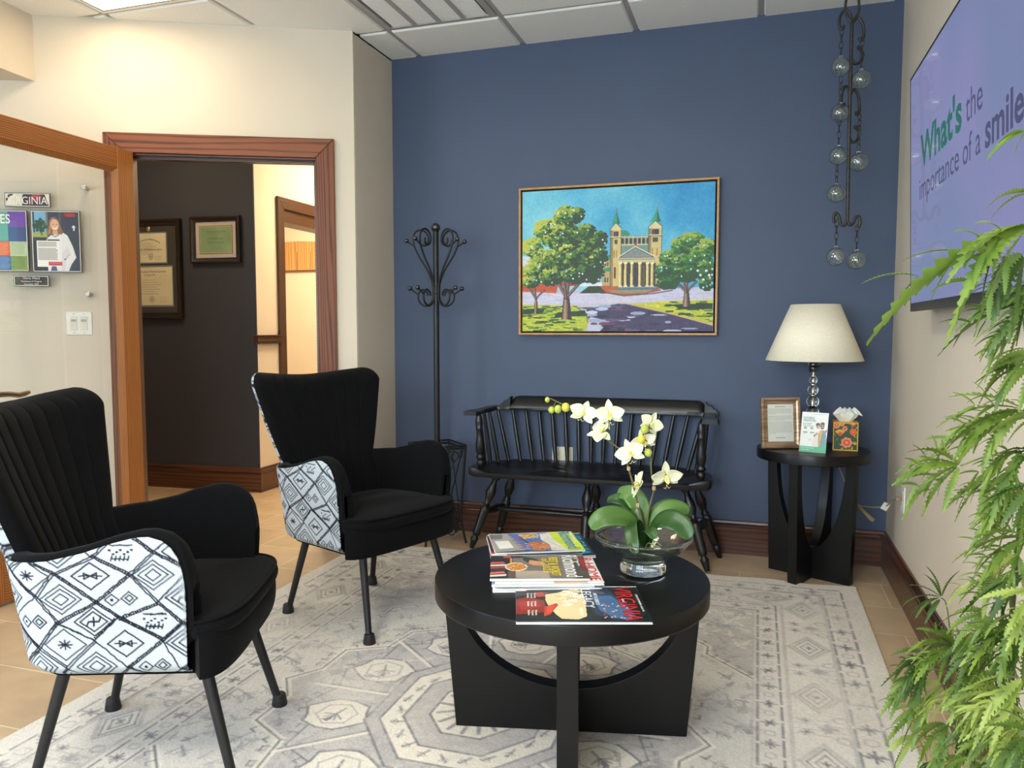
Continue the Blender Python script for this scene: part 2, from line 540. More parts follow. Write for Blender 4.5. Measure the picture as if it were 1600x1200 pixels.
M_acryl = panemat('acrylic_sheet', (0.992, 0.996, 0.994))

# ================================================================== THE ROOM
XR, YB, XL = 0.61, 4.05, -2.008            # right wall, blue wall, return wall
WA = Vector((XL, 3.609, 0)); WU = Vector((-1.373, -0.649, 0)).normalized(); WN = Vector((-WU.y, WU.x, 0))
WALLM = rotm((WU, WN, (0, 0, 1), WA))       # door wall frame: x = along to the left, y = into the room
if WN.dot(-WA) < 0:
    WN = -WN
NA = Vector((-3.308, 4.576, 0)); NU = Vector((-0.998, -0.061, 0)).normalized(); NN = Vector((-NU.y, NU.x, 0))
TOP = CEIL + 0.012

# floor : beige tiles with pale joints
def tile_mat():
    m, nt, b = new_mat('beige_floor_tile')
    setin(b, rough=0.38)
    tc = nt.nodes.new('ShaderNodeTexCoord'); mp = nt.nodes.new('ShaderNodeMapping')
    mp.inputs['Location'].default_value = (0.06, -0.08, 0)
    nt.links.new(tc.outputs['Object'], mp.inputs['Vector'])
    br = nt.nodes.new('ShaderNodeTexBrick')
    br.inputs['Scale'].default_value = 1.0
    br.inputs['Brick Width'].default_value = 0.61; br.inputs['Row Height'].default_value = 0.305
    br.inputs['Mortar Size'].default_value = 0.003; br.inputs['Mortar Smooth'].default_value = 0.1
    br.inputs['Color1'].default_value = (*lin((192, 168, 137)), 1); br.inputs['Color2'].default_value = (*lin((182, 158, 128)), 1)
    br.inputs['Mortar'].default_value = (*lin((216, 198, 166)), 1)
    nt.links.new(mp.outputs[0], br.inputs['Vector'])
    nz = nt.nodes.new('ShaderNodeTexNoise'); nz.inputs['Scale'].default_value = 7; nz.inputs['Detail'].default_value = 6
    nt.links.new(tc.outputs['Object'], nz.inputs['Vector'])
    rp = nt.nodes.new('ShaderNodeValToRGB'); rp.color_ramp.elements[0].position = 0.3; rp.color_ramp.elements[0].color = (0.82, 0.80, 0.78, 1)
    rp.color_ramp.elements[1].position = 0.7; rp.color_ramp.elements[1].color = (1.05, 1.04, 1.02, 1)
    nt.links.new(nz.outputs['Fac'], rp.inputs['Fac'])
    mx = nt.nodes.new('ShaderNodeMixRGB'); mx.blend_type = 'MULTIPLY'; mx.inputs[0].default_value = 1
    nt.links.new(br.outputs['Color'], mx.inputs[1]); nt.links.new(rp.outputs['Color'], mx.inputs[2])
    nt.links.new(mx.outputs[0], b.inputs['Base Color'])
    bp = nt.nodes.new('ShaderNodeBump'); bp.inputs['Strength'].default_value = 0.4; bp.inputs['Distance'].default_value = 0.002; bp.invert = True
    nt.links.new(br.outputs['Fac'], bp.inputs['Height']); nt.links.new(bp.outputs['Normal'], b.inputs['Normal'])
    return m
M_floor = tile_mat()
struct(obj('floor', MB().box(-7.0, XR + 0.1, -1.8, 8.0, -0.1, 0.0), M_floor))

# ceiling : backing plane, lay-in tiles standing below the grid; troffer and vent cells left open
GX0, GY0, G = -1.84, 3.668, 0.607
cells_light = [(-2, -2), (1, -3), (1, -7)]       # (ix, iy) cells: x from GX0+ix*G, y from GY0+iy*G
cell_vent = (0, -1)
bm_t = MB(); bm_g = MB()
for ix in range(-9, 5):
    for iy in range(-9, 8):
        x0 = GX0 + ix * G; x1 = x0 + G; y0 = GY0 + iy * G; y1 = y0 + G
        x1 = min(x1, XR + 0.05)
        if x0 > XR: continue
        if (ix, iy) in cells_light or (ix, iy) == cell_vent: continue
        g = 0.012
        # bevelled tile edge
        vs = [(x0 + g, y0 + g, CEIL + 0.010), (x1 - g, y0 + g, CEIL + 0.010), (x1 - g, y1 - g, CEIL + 0.010), (x0 + g, y1 - g, CEIL + 0.010)]
        k = 0.008
        vs += [(x0 + g + k, y0 + g + k, CEIL), (x1 - g - k, y0 + g + k, CEIL), (x1 - g - k, y1 - g - k, CEIL), (x0 + g + k, y1 - g - k, CEIL)]
        bm_t.add(vs, [(4, 5, 6, 7), (0, 1, 5, 4), (1, 2, 6, 5), (2, 3, 7, 6), (3, 0, 4, 7)])
struct(obj('ceiling', bm_t, M_ceil))
for ix in range(-9, 6):
    x = GX0 + ix * G
    if x < XR: bm_g.box(x - 0.0125, x + 0.0125, -1.7, 8, CEIL + 0.0085, CEIL + 0.014)
for iy in range(-9, 8):
    y = GY0 + iy * G
    bm_g.box(-7, XR, y - 0.0125, y + 0.0125, CEIL + 0.0086, CEIL + 0.0141)
struct(obj('trim_1', bm_g, M_tbar))                       # suspended ceiling grid
struct(obj('ceiling', MB().box(-7, XR + 0.1, -1.8, 8.0, CEIL + 0.15, CEIL + 0.25), M_ceil))

# walls
struct(obj('wall_back', MB().box(XL, XR, YB, YB + 0.12, 0, TOP), M_blue))
struct(obj('wall_right', MB().box(XR, XR + 0.12, -1.8, YB + 0.12, 0, TOP + 0.15), M_beige))
struct(obj('wall_return', MB().box(XL - 0.12, XL, 3.62, 8, 0, TOP), M_beige))
dw = MB()
OS0, OS1, OH = 0.165, 1.14, 2.045                         # rough opening in the door wall
dw.box(0, OS0, -0.12, 0, 0, TOP); dw.box(OS1, 3.2, -0.12, 0, 0, TOP); dw.box(OS0, OS1, -0.12, 0, OH, TOP)
struct(obj('wall_left', dw, M_beige, M=WALLM))
# soffit (dropped bulkhead) at the left
sp = WA + WU * 1.525
SD = Vector((0.10, -1, 0)).normalized()
sq = [sp, sp + SD * 3.2, sp + SD * 3.2 + Vector((-2.4, 0, 0)), sp + Vector((-2.4, 0, 0))]
struct(obj('trim_2', MB().prism([(p.x, p.y) for p in sq], 2.355, TOP), M_beige))
struct(obj('wall_far_left', MB().box(-4.72, -4.60, -1.8, 2.6, 0, 0.75).box(-4.72, -4.60, -1.8, 2.6, 2.3, TOP + .15).box(-4.72, -4.60, -1.8, -1.2, .75, 2.3).box(-4.72, -4.60, 0.5, 2.6, .75, 2.3), M_beige))
# rear wall with two windows
rw = MB().box(-4.72, XR + .12, -1.82, -1.70, 0, 0.6).box(-4.72, XR + .12, -1.82, -1.70, 2.3, TOP + .15)
for a_, b_ in ((-4.72, -2.35), (-0.35, -0.3), (0.3, XR + .12)): rw.box(a_, b_, -1.82, -1.70, 0.6, 2.3)
struct(obj('wall_front', rw, M_beige))
wf = MB()
for x0, x1 in ((-2.35, -0.35), (-0.3, 0.3)):
    for x in np.linspace(x0, x1, 3 if x1 - x0 > 1 else 2): wf.box(x - 0.025, x + 0.025, -1.79, -1.73, 0.6, 2.3)
    for z in (0.625, 1.45, 2.275): wf.box(x0, x1, -1.79, -1.73, z - 0.025, z + 0.025)
struct(obj('window_1', wf, M_white))
wf = MB()
for y in (-1.175, -0.35, 0.475): wf.box(-4.70, -4.64, y - 0.025, y + 0.025, .75, 2.3)
for z in (0.775, 1.5, 2.275): wf.box(-4.70, -4.64, -1.2, 0.5, z - 0.025, z + 0.025)
struct(obj('window_2', wf, M_white))

# office beyond the doorway
NM = rotm((NU, -NN if NN.y > 0 else NN, (0, 0, 1), NA))
struct(obj('wall_office_left', MB().box(0.023, 3.2, -0.10, 0, 0, TOP), M_navy, M=rotm((NU, Vector((NU.y, -NU.x, 0)) * -1, (0, 0, 1), NA))))
XH = -3.33
dh = MB().box(XH - 0.13, XH, 4.585, 4.915, 0, TOP).box(XH - 0.13, XH, 5.75, 8, 0, TOP).box(XH - 0.13, XH, 4.915, 5.75, 2.03, TOP)
struct(obj('wall_hall', dh, M_beige))
struct(obj('wall_office_back', MB().box(-7, XL, 7.5, 7.6, 0, TOP), M_beige))
struct(obj('wall_light_block', MB().box(-7.1, -7.0, -1.8, 8, 0, TOP + .15).box(-7.1, -4.6, -1.8, -1.7, 0, TOP + .15).box(-7.1, XL, 8.0, 8.1, 0, TOP + .15).box(XL, XR + .12, YB + .12, YB + .2, TOP - .02, TOP + .15).box(XL - .12, XL, 3.62, 8.1, TOP - .02, TOP + .15), M_beige))  # unseen outer shell and gap strips, added to keep bright outside light out

# baseboards with a moulded cap
def base_profile(h=0.172, t=0.02):
    return [(0, 0), (t, 0), (t, h - 0.046), (t - 0.003, h - 0.042), (t - 0.003, h - 0.034), (t + 0.004, h - 0.030), (t + 0.004, h - 0.020), (t - 0.006, h - 0.014), (t - 0.008, h - 0.004), (t - 0.012, h), (0, h)]
def baseboard(name, p0, p1, nrm, m, h=0.172):
    """profile swept from p0 to p1, standing out of the wall along nrm"""
    p0 = Vector((*p0, 0)); p1 = Vector((*p1, 0)); d = (p1 - p0); L = d.length; d.normalize()
    nv = Vector((*nrm, 0)).normalized()
    ax = Vector((0, 0, 1))
    b = MB()
    prof = base_profile(h)
    n_ = len(prof)
    vs = [(0, t_, z_) for t_, z_ in prof] + [(L, t_, z_) for t_, z_ in prof]
    fs = [(i, (i + 1) % n_, n_ + (i + 1) % n_, n_ + i) for i in range(n_)] + [tuple(range(n_)), tuple(range(n_, 2 * n_))[::-1]]
    b.add(vs, fs)
    o = obj(name, b, m, M=rotm((d, nv, (0, 0, 1), p0)))
    return struct(o)
baseboard('baseboard_back', (XR, YB), (XL, YB), (0, -1), M_base)
baseboard('baseboard_right', (XR, YB), (XR, -1.7), (-1, 0), M_base)
baseboard('baseboard_return', (XL, YB), (XL, 3.609), (1, 0), M_base)
pw = lambda s: ((WA + WU * s).x, (WA + WU * s).y)
baseboard('baseboard_left', pw(0), pw(0.10), (WN.x, WN.y), M_base)
baseboard('baseboard_left', pw(1.22), pw(3.1), (WN.x, WN.y), M_base)
nn_ = Vector((NU.y, -NU.x, 0)); nn_ = nn_ if nn_.dot(-NA) > 0 else -nn_
baseboard('baseboard_office', (NA.x, NA.y), ((NA + NU * 3).x, (NA + NU * 3).y), (nn_.x, nn_.y), M_base)
baseboard('baseboard_hall', (XH, 4.56), (XH, 4.83), (1, 0), M_basey)
# chair rail stub on the hall wall
cr_ = MB().box(XH - 0.02, XH + 0.022, 4.565, 4.835, 1.055, 1.097).box(XH - 0.02, XH + 0.034, 4.560, 4.838, 1.097, 1.108).box(XH - 0.02, XH + 0.03, 4.562, 4.836, 1.045, 1.055)
struct(obj('trim_3', cr_, M_basey, bevel=0.004))

# door casings (mitred) : main doorway
def casing(name, o0, i0, i1, o1, ztop, zin, M, t=0.022, mh=None, mv=None):
    b1 = MB().add([(o0, 0, 0), (i0, 0, 0), (i0, 0, zin), (o0, 0, ztop), (o0, t, 0), (i0, t, 0), (i0, t, zin), (o0, t, ztop)],
                  [(0, 1, 2, 3), (4, 5, 6, 7), (0, 1, 5, 4), (1, 2, 6, 5), (2, 3, 7, 6), (3, 0, 4, 7)])
    b2 = MB().add([(o1, 0, 0), (i1, 0, 0), (i1, 0, zin), (o1, 0, ztop), (o1, t, 0), (i1, t, 0), (i1, t, zin), (o1, t, ztop)],
                  [(0, 1, 2, 3), (4, 5, 6, 7), (0, 1, 5, 4), (1, 2, 6, 5), (2, 3, 7, 6), (3, 0, 4, 7)])
    b3 = MB().add([(o0, 0, ztop), (o1, 0, ztop), (i1, 0, zin), (i0, 0, zin), (o0, t, ztop), (o1, t, ztop), (i1, t, zin), (i0, t, zin)],
                  [(0, 1, 2, 3), (4, 5, 6, 7), (0, 1, 5, 4), (1, 2, 6, 5), (2, 3, 7, 6), (3, 0, 4, 7)])
    for b_, m_ in ((b1, mv), (b2, mv), (b3, mh)):
        struct(obj(name, b_, m_, M=M, bevel=0.004))
casing('trim_4', 0.101, 0.195, 1.118, 1.218, 2.120, 2.022, WALLM, mh=M_caseh, mv=M_casev)
# jamb lining and stop
jl = MB().box(0.165, 0.198, -0.14, 0.004, 0, 2.03).box(1.112, 1.14, -0.14, 0.004, 0, 2.03).box(0.165, 1.14, -0.14, 0.004, 2.015, 2.045)
jl.box(0.198, 0.21, -0.075, -0.035, 0, 2.015).box(1.10, 1.112, -0.075, -0.035, 0, 2.015).box(0.198, 1.112, -0.075, -0.035, 2.003, 2.015)
struct(obj('trim_5', jl, wood('dark_jamb', (40, 20, 14), (86, 50, 38), 'x', 0.4), M=WALLM))
HM = rotm(((0, 1, 0), (1, 0, 0), (0, 0, 1), (XH, 0, 0)))
M_dkv = wood('dark_hall_wood', (38, 21, 12), (76, 46, 29), 'z', 0.4); M_dkh = wood('dark_hall_wood_head', (38, 21, 12), (80, 50, 31), 'x', 0.4)
casing('trim_6', 4.83, 4.905, 5.76, 5.84, 2.105, 2.02, HM, mh=M_dkh, mv=M_dkv)
jl = MB().box(4.895, 4.92, -0.15, 0.004, 0, 2.03).box(5.745, 5.77, -0.15, 0.004, 0, 2.03).box(4.895, 5.77, -0.15, 0.004, 1.93, 2.045)
struct(obj('trim_7', jl, M_dkh, M=HM))
# arched wooden panel far inside
arc = [(-5.9, 1.80), (-3.9, 1.80), (-3.9, 1.98)] + [(-3.9 - 2.0 * k / 16, 1.98 + 0.135 * math.sin(PI * k / 16)) for k in range(1, 16)] + [(-5.9, 1.98)]
ap = thing('wood_panel', 'arched wooden plank panel on the far wall, seen through the second doorway', 'panel', (0, 7.49, 0))
o_ = obj('arch_board', MB().prism(arc, 0, 0.03), wood('oak_planks', (150, 104, 58), (196, 148, 92), 'y', 0.5, 1.0, 6, freq=60), ap, M=Matrix.Translation((0, 0, 0)) @ Matrix.Rotation(PI / 2, 4, 'X'))
for k in range(1, 12): obj('plank_joint', MB().box(-5.9 + 0.17 * k, -5.9 + 0.17 * k + 0.004, -0.032, -0.0295, 1.80, 2.0), M_dkv, ap)

# ------------------------------------------------------------------ ceiling lights and vent
def diffuser_mat():
    m, nt, b = new_mat('lit_diffuser'); b.inputs['Base Color'].default_value = (1, 1, 1, 1)
    b.inputs['Emission Color'].default_value = (*lin((255, 240, 196)), 1); b.inputs['Emission Strength'].default_value = 1.3
    return m
M_diff = diffuser_mat()
M_darkgap = mat('dark_gap', (40, 34, 34), 0.8)
def troffer(ix, iy, label):
    x0 = GX0 + ix * G; y0 = GY0 + iy * G; cx, cy = x0 + G / 2, y0 + G / 2
    t = thing('ceiling_light', label, 'ceiling light', (cx, cy, CEIL), group=None)
    h = G / 2 - 0.012
    f = MB()
    for a in range(4):
        R_ = Matrix.Rotation(a * PI / 2, 4, 'Z')
        f.add([(-h, -h, 0), (h, -h, 0), (h - .02, -h + .02, 0), (-h + .02, -h + .02, 0), (-h, -h, .02), (h, -h, .02), (h - .02, -h + .02, .05), (-h + .02, -h + .02, .05)],
              [(0, 1, 2, 3), (4, 5, 6, 7), (0, 1, 5, 4), (3, 2, 6, 7)], R_)
    obj('frame', f, M_white, t)
    hh = h - 0.02
    gp = MB()
    for a in range(4):
        R_ = Matrix.Rotation(a * PI / 2, 4, 'Z')
        gp.add([(-hh, -hh, 0.0005), (hh, -hh, 0.0005), (hh - .008, -hh + .008, 0.0005), (-hh + .008, -hh + .008, 0.0005)], [(0, 1, 2, 3)], R_)
    obj('gasket', gp, M_darkgap, t)
    obj('housing', MB().box(-hh, hh, -hh, hh, .06, .12), M_white, t)
    d = MB()
    for k in range(3):
        w = 2 * hh / 3
        d.box(-hh + k * w + .002, -hh + (k + 1) * w - .002, -hh, hh, .045, .05)
    obj('diffuser', d, M_diff, t)
troffer(-2, -2, 'lit square ceiling light panel above the doorway wall')
troffer(1, -3, 'lit square ceiling light panel above the coffee table')
troffer(1, -7, 'lit square ceiling light panel behind the viewer')
vt = thing('ceiling_vent', 'square return air grille with four slotted sections in the ceiling', 'vent', (GX0 + G / 2, GY0 - G / 2, CEIL))
h = G / 2 - 0.014
f = MB()
for a in range(4):
    R_ = Matrix.Rotation(a * PI / 2, 4, 'Z')
    f.add([(-h, -h, 0.004), (h, -h, 0.004), (h - .028, -h + .028, -0.004), (-h + .028, -h + .028, -0.004), (-h, -h, .02), (h, -h, .02), (h - .028, -h + .028, .02), (-h + .028, -h + .028, .02)],
          [(0, 1, 2, 3), (4, 5, 6, 7), (0, 1, 5, 4), (3, 2, 6, 7)], R_)
obj('frame', f, M_tbar, vt)
hh = h - .028
for k in range(1, 4):
    x = -hh + k * 2 * hh / 4
    obj('divider', MB().box(x - .012, x + .012, -hh, hh, -.003, .012), M_tbar, vt)
for k in range(4):
    x0 = -hh + k * 2 * hh / 4 + .012; x1 = -hh + (k + 1) * 2 * hh / 4 - .012
    lv = MB()
    for j in range(46):
        y = -hh + 2 * hh * (j + .5) / 46
        lv.box(x0, x1, y - .0042, y + .0042, .001, .004)
    obj('louvre_panel', lv, M_ceil, vt)
obj('backing', MB().box(-hh, hh, -hh, hh, .02, .026), M_darkgap, vt)

# ------------------------------------------------------------------ open glass door
dr = bpy.data.objects.new('door_1', None); col.objects.link(dr); dr.location = (-2.965, 3.122, 0.012)
dr.rotation_euler = (0, 0, math.radians(0.6)); struct(dr)
DT = 0.044
obj('stile', MB().box(-DT, 0, -0.10, 0, 0, 2.012), M_door, dr, bevel=0.003)
obj('stile', MB().box(-DT, 0, -0.885, -0.785, 0, 2.012), M_door, dr, bevel=0.003)
obj('rail', MB().box(-DT, -0.0005, -0.785, -0.10, 1.915, 2.012), M_doorh, dr, bevel=0.003)
obj('rail', MB().box(-DT, -0.0005, -0.785, -0.10, 0, 0.20), M_doorh, dr, bevel=0.003)
def bead(b):
    w = 0.020
    y0, y1, z0, z1 = -0.785, -0.10, 0.20, 1.915
    b.add([(0, y0, z0), (0, y0, z1), (-.016, y0 + w, z1 - w), (-.016, y0 + w, z0 + w)], [(0, 1, 2, 3)])
    b.add([(0, y1, z0), (0, y1, z1), (-.016, y1 - w, z1 - w), (-.016, y1 - w, z0 + w)], [(0, 1, 2, 3)])
    b.add([(0, y0, z0), (0, y1, z0), (-.016, y1 - w, z0 + w), (-.016, y0 + w, z0 + w)], [(0, 1, 2, 3)])
    b.add([(0, y0, z1), (0, y1, z1), (-.016, y1 - w, z1 - w), (-.016, y0 + w, z1 - w)], [(0, 1, 2, 3)])
    for yy in (y0 + w, y1 - w): b.box(-.028, -.016, yy - .001, yy + .001, z0 + w, z1 - w)
    for zz in (z0 + w, z1 - w): b.box(-.028, -.016, y0 + w, y1 - w, zz - .001, zz + .001)
    return b
obj('glazing_bead', bead(MB()), M_door, dr)
obj('glass_pane', MB().box(-.024, -.020, -0.785 + .019, -0.10 - .019, .219, 1.896), M_pane, dr)
hd = MB()
hd.lathe([(0.027, 0), (0.027, .006), (.022, .01), (.012, .012), (.010, .045), (.012, .05)], 20, M=Matrix.Translation((0, -.84, .87)) @ Matrix.Rotation(PI / 2, 4, 'Y'))
hp = [(.045, -.84, .87), (.048, -.80, .874), (.048, -.76, .872), (.047, -.72, .864), (.046, -.69, .868), (.045, -.668, .874)]
hd.tube(hp, [.010, .0105, .010, .010, .010, .006], 12, flat=(0.7, 1.1))
obj('lever_handle', hd, M_nickel, dr, smooth=True, label='satin nickel lever handle')

# ------------------------------------------------------------------ wall-mounted things on the door wall
def onwall(s, z, off=0.0):
    """matrix on the door wall: local X to the right as seen from the room, Y up, Z out of the wall"""
    p = WA + WU * s + WN * off
    return rotm((-WU, (0, 0, 1), WN, (p.x, p.y, z)))
def empty_at(M, name, label, cat):
    o = bpy.data.objects.new(name, None); col.objects.link(o); o.empty_display_size = .05
    o.matrix_basis = M; return tag(o, label, cat)
sw = empty_at(onwall(1.366, 1.178), 'light_switch', 'white double rocker light switch plate under the acrylic display', 'switch')
obj('switch_plate', MB().box(-.061, .061, -.058, .058, 0, .006), M_white, sw, bevel=.003)
for x in (-.024, .024):
    r_ = obj('rocker', MB().box(x - .017, x + .017, -.034, .034, .004, .009), M_ivory, sw, bevel=.002)
    obj('slider', MB().box(x - .012, x + .012, .008, .020, .009, .0105), M_tbar, r_)
for x in (-.024, .024):
    for y in (-.047, .047): obj('screw', MB().lathe([(.003, .006), (.003, .0072), (.001, .0075)], 10, M=Matrix.Translation((x, y, 0))), M_tbar, sw)

DSP = empty_at(onwall(1.62, 1.58, 0.035), 'award_display', 'clear acrylic wall panel on chrome bolts carrying printed dentistry plaques', 'wall display')
obj('acrylic_sheet', MB().box(-.50, .335, -.285, .285, 0, .006), M_acryl, DSP)
for x, y in ((.317, .262), (.317, -.258), (-.48, .262), (-.48, -.258)):
    obj('standoff', MB().lathe([(.009, -.035), (.009, 0), (.013, .006), (.013, .016), (.011, .018), (.0, .018)], 20, M=Matrix.Translation((x, y, 0))), M_chrome, DSP, smooth=True, label='chrome standoff bolt')
W_ = (240, 238, 232)
def plaque(x0, x1, y0, y1, ras, label, name='plaque'):
    w, h = x1 - x0, y1 - y0; cx, cy = (x0 + x1) / 2, (y0 + y1) / 2
    b = obj(name, MB().box(cx - w / 2, cx + w / 2, cy - h / 2, cy + h / 2, .006, .012), M_gloss, DSP, bevel=.001, label=label)
    rim = MB()
    for k in ((-w / 2 + .003, w / 2 - .003, h / 2 - .006, h / 2 - .003), (-w / 2 + .003, w / 2 - .003, -h / 2 + .003, -h / 2 + .006), (-w / 2 + .003, -w / 2 + .006, -h / 2 + .003, h / 2 - .003), (w / 2 - .006, w / 2 - .003, -h / 2 + .003, h / 2 - .003)):
        rim.box(cx + k[0], cx + k[1], cy + k[2], cy + k[3], .012, .0126)
    obj('border', rim, M_white, b)
    if ras is not None:
        ras_obj('print', ras.clip(), w - .014, h - .014, M_print, b, Matrix.Translation((cx, cy, .0127)))
    return b
# title strip
r = Ras(110, 34, 'd9cfc0'); r.poly([(0, 0), (30, 0), (16, 16), (30, 34), (0, 34)], 'e8dccb')
r.line([(2, 18), (8, 5), (16, 2)], 5, '1c1418'); r.poly([(52, 0), (110, 0), (110, 34), (40, 34)], '3a1626'); r.ell(78, 9, 14, 9, 'a83440'); r.ell(52, 10, 10, 14, '241420'); r.ell(64, 24, 10, 8, '5a2032')
r.rect(92, 4, 110, 34, '30203a'); r.poly([(100, 0), (110, 0), (110, 34), (104, 16)], 'e8dccb')
p_ = plaque(-.046, .161, .162, .230, r, 'small title plaque on the acrylic panel', 'title_plaque')
txt('VIRGINIA', .052, M_paper, Matrix.Translation((-.034, .176, .0133)), p_, width=.182, bold=-.004)
# portrait plaque
r = Ras(150, 172, '1b2434')
r.rect(0, 0, 48, 84, '6fa8cc'); r.rect(44, 0, 50, 172, '7a6a55'); r.rect(50, 0, 150, 172, '222c42')
r.poly([(0, 60), (46, 60), (46, 74), (0, 78)], '9aa54a'); r.rect(0, 74, 46, 84, '2c2b36')
for k in range(60): r.ell(26 + RNG.normal(0, 11), 40 + RNG.normal(0, 9), 5, 4, random.choice(['1f4a2a', '2f6434', '173a24']))
r.line([(28, 48), (30, 68)], 3, '2a2018'); r.line([(4, 0), (6, 58)], 5, '2b3524')
r.rect(0, 84, 50, 172, '161c28')
r.poly([(46, 172), (44, 80), (60, 66), (80, 62), (98, 60), (112, 68), (128, 100), (138, 132), (122, 152), (112, 172)], 'e2dfdf')
r.poly([(112, 100), (122, 124), (104, 140), (100, 172), (88, 172), (92, 120)], 'cfccd2', .7)
r.line([(116, 122), (100, 140)], 1.6, '9a97a2'); r.rect(98, 136, 105, 139, '3b4470')
r.poly([(54, 26), (62, 16), (74, 14), (84, 22), (90, 40), (100, 60), (92, 66), (80, 64), (60, 68), (50, 66)], '7b5232')
r.poly([(56, 30), (64, 18), (70, 16), (60, 40), (58, 62), (50, 66)], 'a27a4c')
r.ell(72, 38, 13, 17, 'd9a685'); r.poly([(66, 52), (80, 52), (82, 66), (64, 66)], 'cf9a7c'); r.ell(67, 36, 2, 1.3, '33241e'); r.ell(79, 36, 2, 1.3, '33241e')
r.line([(66, 46), (73, 49), (80, 46)], 2.2, 'fdf6f0'); r.line([(73, 38), (74, 42)], 1.2, 'b98066'); r.line([(62, 66), (72, 72), (84, 66)], 2, '2a2a30')
r.rect(46, 80, 86, 84, '1a1c26'); r.rect(12, 84, 84, 160, 'efece6')
yy = 88
while yy < 142:
    if int(yy) % 14 != 5:
        r.line([(16, yy), (80 - random.random() * 8, yy)], 1.3, '6f6c66')
    yy += 3.0
r.rect(48, 145, 92, 156, 'c02a38'); r.line([(52, 149), (84, 149)], 1, 'f0c8c8'); r.poly([(58, 158), (72, 158), (76, 172), (54, 172)], '46507a')
r.rect(110, 4, 138, 13, 'c8202c'); r.poly([(126, 44), (133, 38), (140, 44), (136, 46), (136, 54), (131, 54), (131, 46)], 'd8dce4')
p_ = plaque(.068, .294, -.152, .147, r, 'portrait plaque of a smiling person in a white coat', 'photo_plaque')
txt('FACES', .020, mat('red_print', (200, 32, 44), .5), Matrix.Translation((.222, .121, .0135)), p_, width=.045, bold=.02)
# colour-block plaque
r = Ras(150, 172, '4f9488')
r.rect(92, 0, 150, 46, '6a3aa0'); r.rect(0, 0, 92, 84, '5fa293'); r.rect(92, 46, 150, 88, '2e4a80'); r.rect(0, 88, 96, 130, 'd8572c'); r.rect(96, 88, 150, 130, 'b9c9a0'); r.rect(0, 130, 98, 172, '34619c'); r.rect(98, 130, 150, 172, '7f9a4a')
for y0_, y1_, x0_, x1_, cc in ((94, 128, 4, 92, 'f3dcc8'), (134, 170, 4, 94, 'c6d6ec'), (92, 128, 100, 146, '78885a'), (134, 170, 102, 146, '4c6428')):
    yy = y0_
    while yy < y1_:
        r.line([(x0_, yy), (x1_ - random.random() * 8, yy)], 1.1, cc, .8); yy += 4
p_ = plaque(-.172, .052, -.150, .146, r, 'plaque with green, purple, orange and blue colour blocks', 'photo_plaque')
txt('FACES', .062, M_paper, Matrix.Translation((-.160, .082, .0135)), p_, width=.135, bold=.01)
p_ = plaque(-.022, .140, -.222, -.168, None, 'narrow black name plaque', 'name_plaque')
txt('Gloria Ward', .015, M_paper, Matrix.Translation((.059, -.187, .0127)), p_, align_x='CENTER')
txt('Dentistry of Virginia', .0115, M_paper, Matrix.Translation((.059, -.201, .0127)), p_, align_x='CENTER')
txt('November 2023', .010, M_paper, Matrix.Translation((.059, -.214, .0127)), p_, align_x='CENTER')

# ------------------------------------------------------------------ framed certificates in the office
nn3 = Vector((nn_.x, nn_.y, 0))
def onnavy(s, z, off=0.0):
    p = NA + NU * s + nn3 * off
    return rotm((-NU, (0, 0, 1), nn3, (p.x, p.y, z)))
def pic_frame(parent, w, h, fw, d, m, steps=((0, 0), (.5, .6), (1, 1))):
    """mitred moulding, w x h outer"""
    prof = [(0, 0), (0, d), (fw * .35, d), (fw * .55, d * .72), (fw, d * .55), (fw, 0)]
    b = MB()
    cs = [(-1, -1), (1, -1), (1, 1), (-1, 1)]
    vs = []
    for sx, sy in cs:
        for t_, z_ in prof: vs.append((sx * (w / 2 - t_), sy * (h / 2 - t_), z_))
    k = len(prof); fs = []
    for c in range(4):
        c2 = (c + 1) % 4
        for i in range(k):
            j = (i + 1) % k; fs.append((c * k + i, c * k + j, c2 * k + j, c2 * k + i))
    b.add(vs, fs)
    return obj('frame', b, m, parent, bevel=.001)
M_frm = wood('dark_frame_wood', (18, 13, 11), (34, 24, 20), 'x', 0.3)
M_mat = mat('brown_mat_board', (52, 44, 40), .8)
fr1 = empty_at(onnavy(.318, 1.772, .002), 'framed_certificate', 'small dark frame with a green certificate and grey mat on the navy wall', 'picture')
pic_frame(fr1, .395, .322, .036, .028, M_frm)
obj('mat_board', MB().box(-.164, .164, -.128, .128, .004, .008), mat('pale_grey_mat', (190, 182, 184), .8), fr1)
obj('fillet', MB().box(-.133, .133, -.098, .098, .008, .0095), mat('gold_fillet', (176, 140, 70), .35, metal=.6), fr1)
r = Ras(190, 140, '7f9a72')
v_ = value_noise(190, 140, 60, 3)[..., None]; r.a = r.a * (0.93 + .14 * v_)
r.rect(0, 0, 190, 4, 'b9a878'); r.rect(0, 136, 190, 140, 'c3ae7c'); r.rect(0, 0, 4, 140, 'b9a878'); r.rect(186, 0, 190, 140, 'b9a878')
for y_, wd in ((38, 60), (44, 26), (54, 34), (74, 40), (96, 70), (104, 80), (112, 60), (118, 84)):
    r.line([(95 - wd / 2, y_), (95 + wd / 2, y_)], 1.2, '3c5238', .75, (5, 4))
ras_obj('certificate', r.clip(), .254, .186, M_matte, fr1, Matrix.Translation((0, 0, .0102)))
txt('The University of North Carolina', .0125, M_ink, Matrix.Translation((0, .052, .0106)), fr1, width=.15, align_x='CENTER')
txt('Certificate', .013, M_ink, Matrix.Translation((0, .004, .0106)), fr1, width=.115, align_x='CENTER')
txt('General Practice Residency', .011, M_ink, Matrix.Translation((0, -.022, .0106)), fr1, width=.13, align_x='CENTER')
obj('glass', MB().box(-.164, .164, -.128, .128, .0135, .0145), M_pane, fr1)

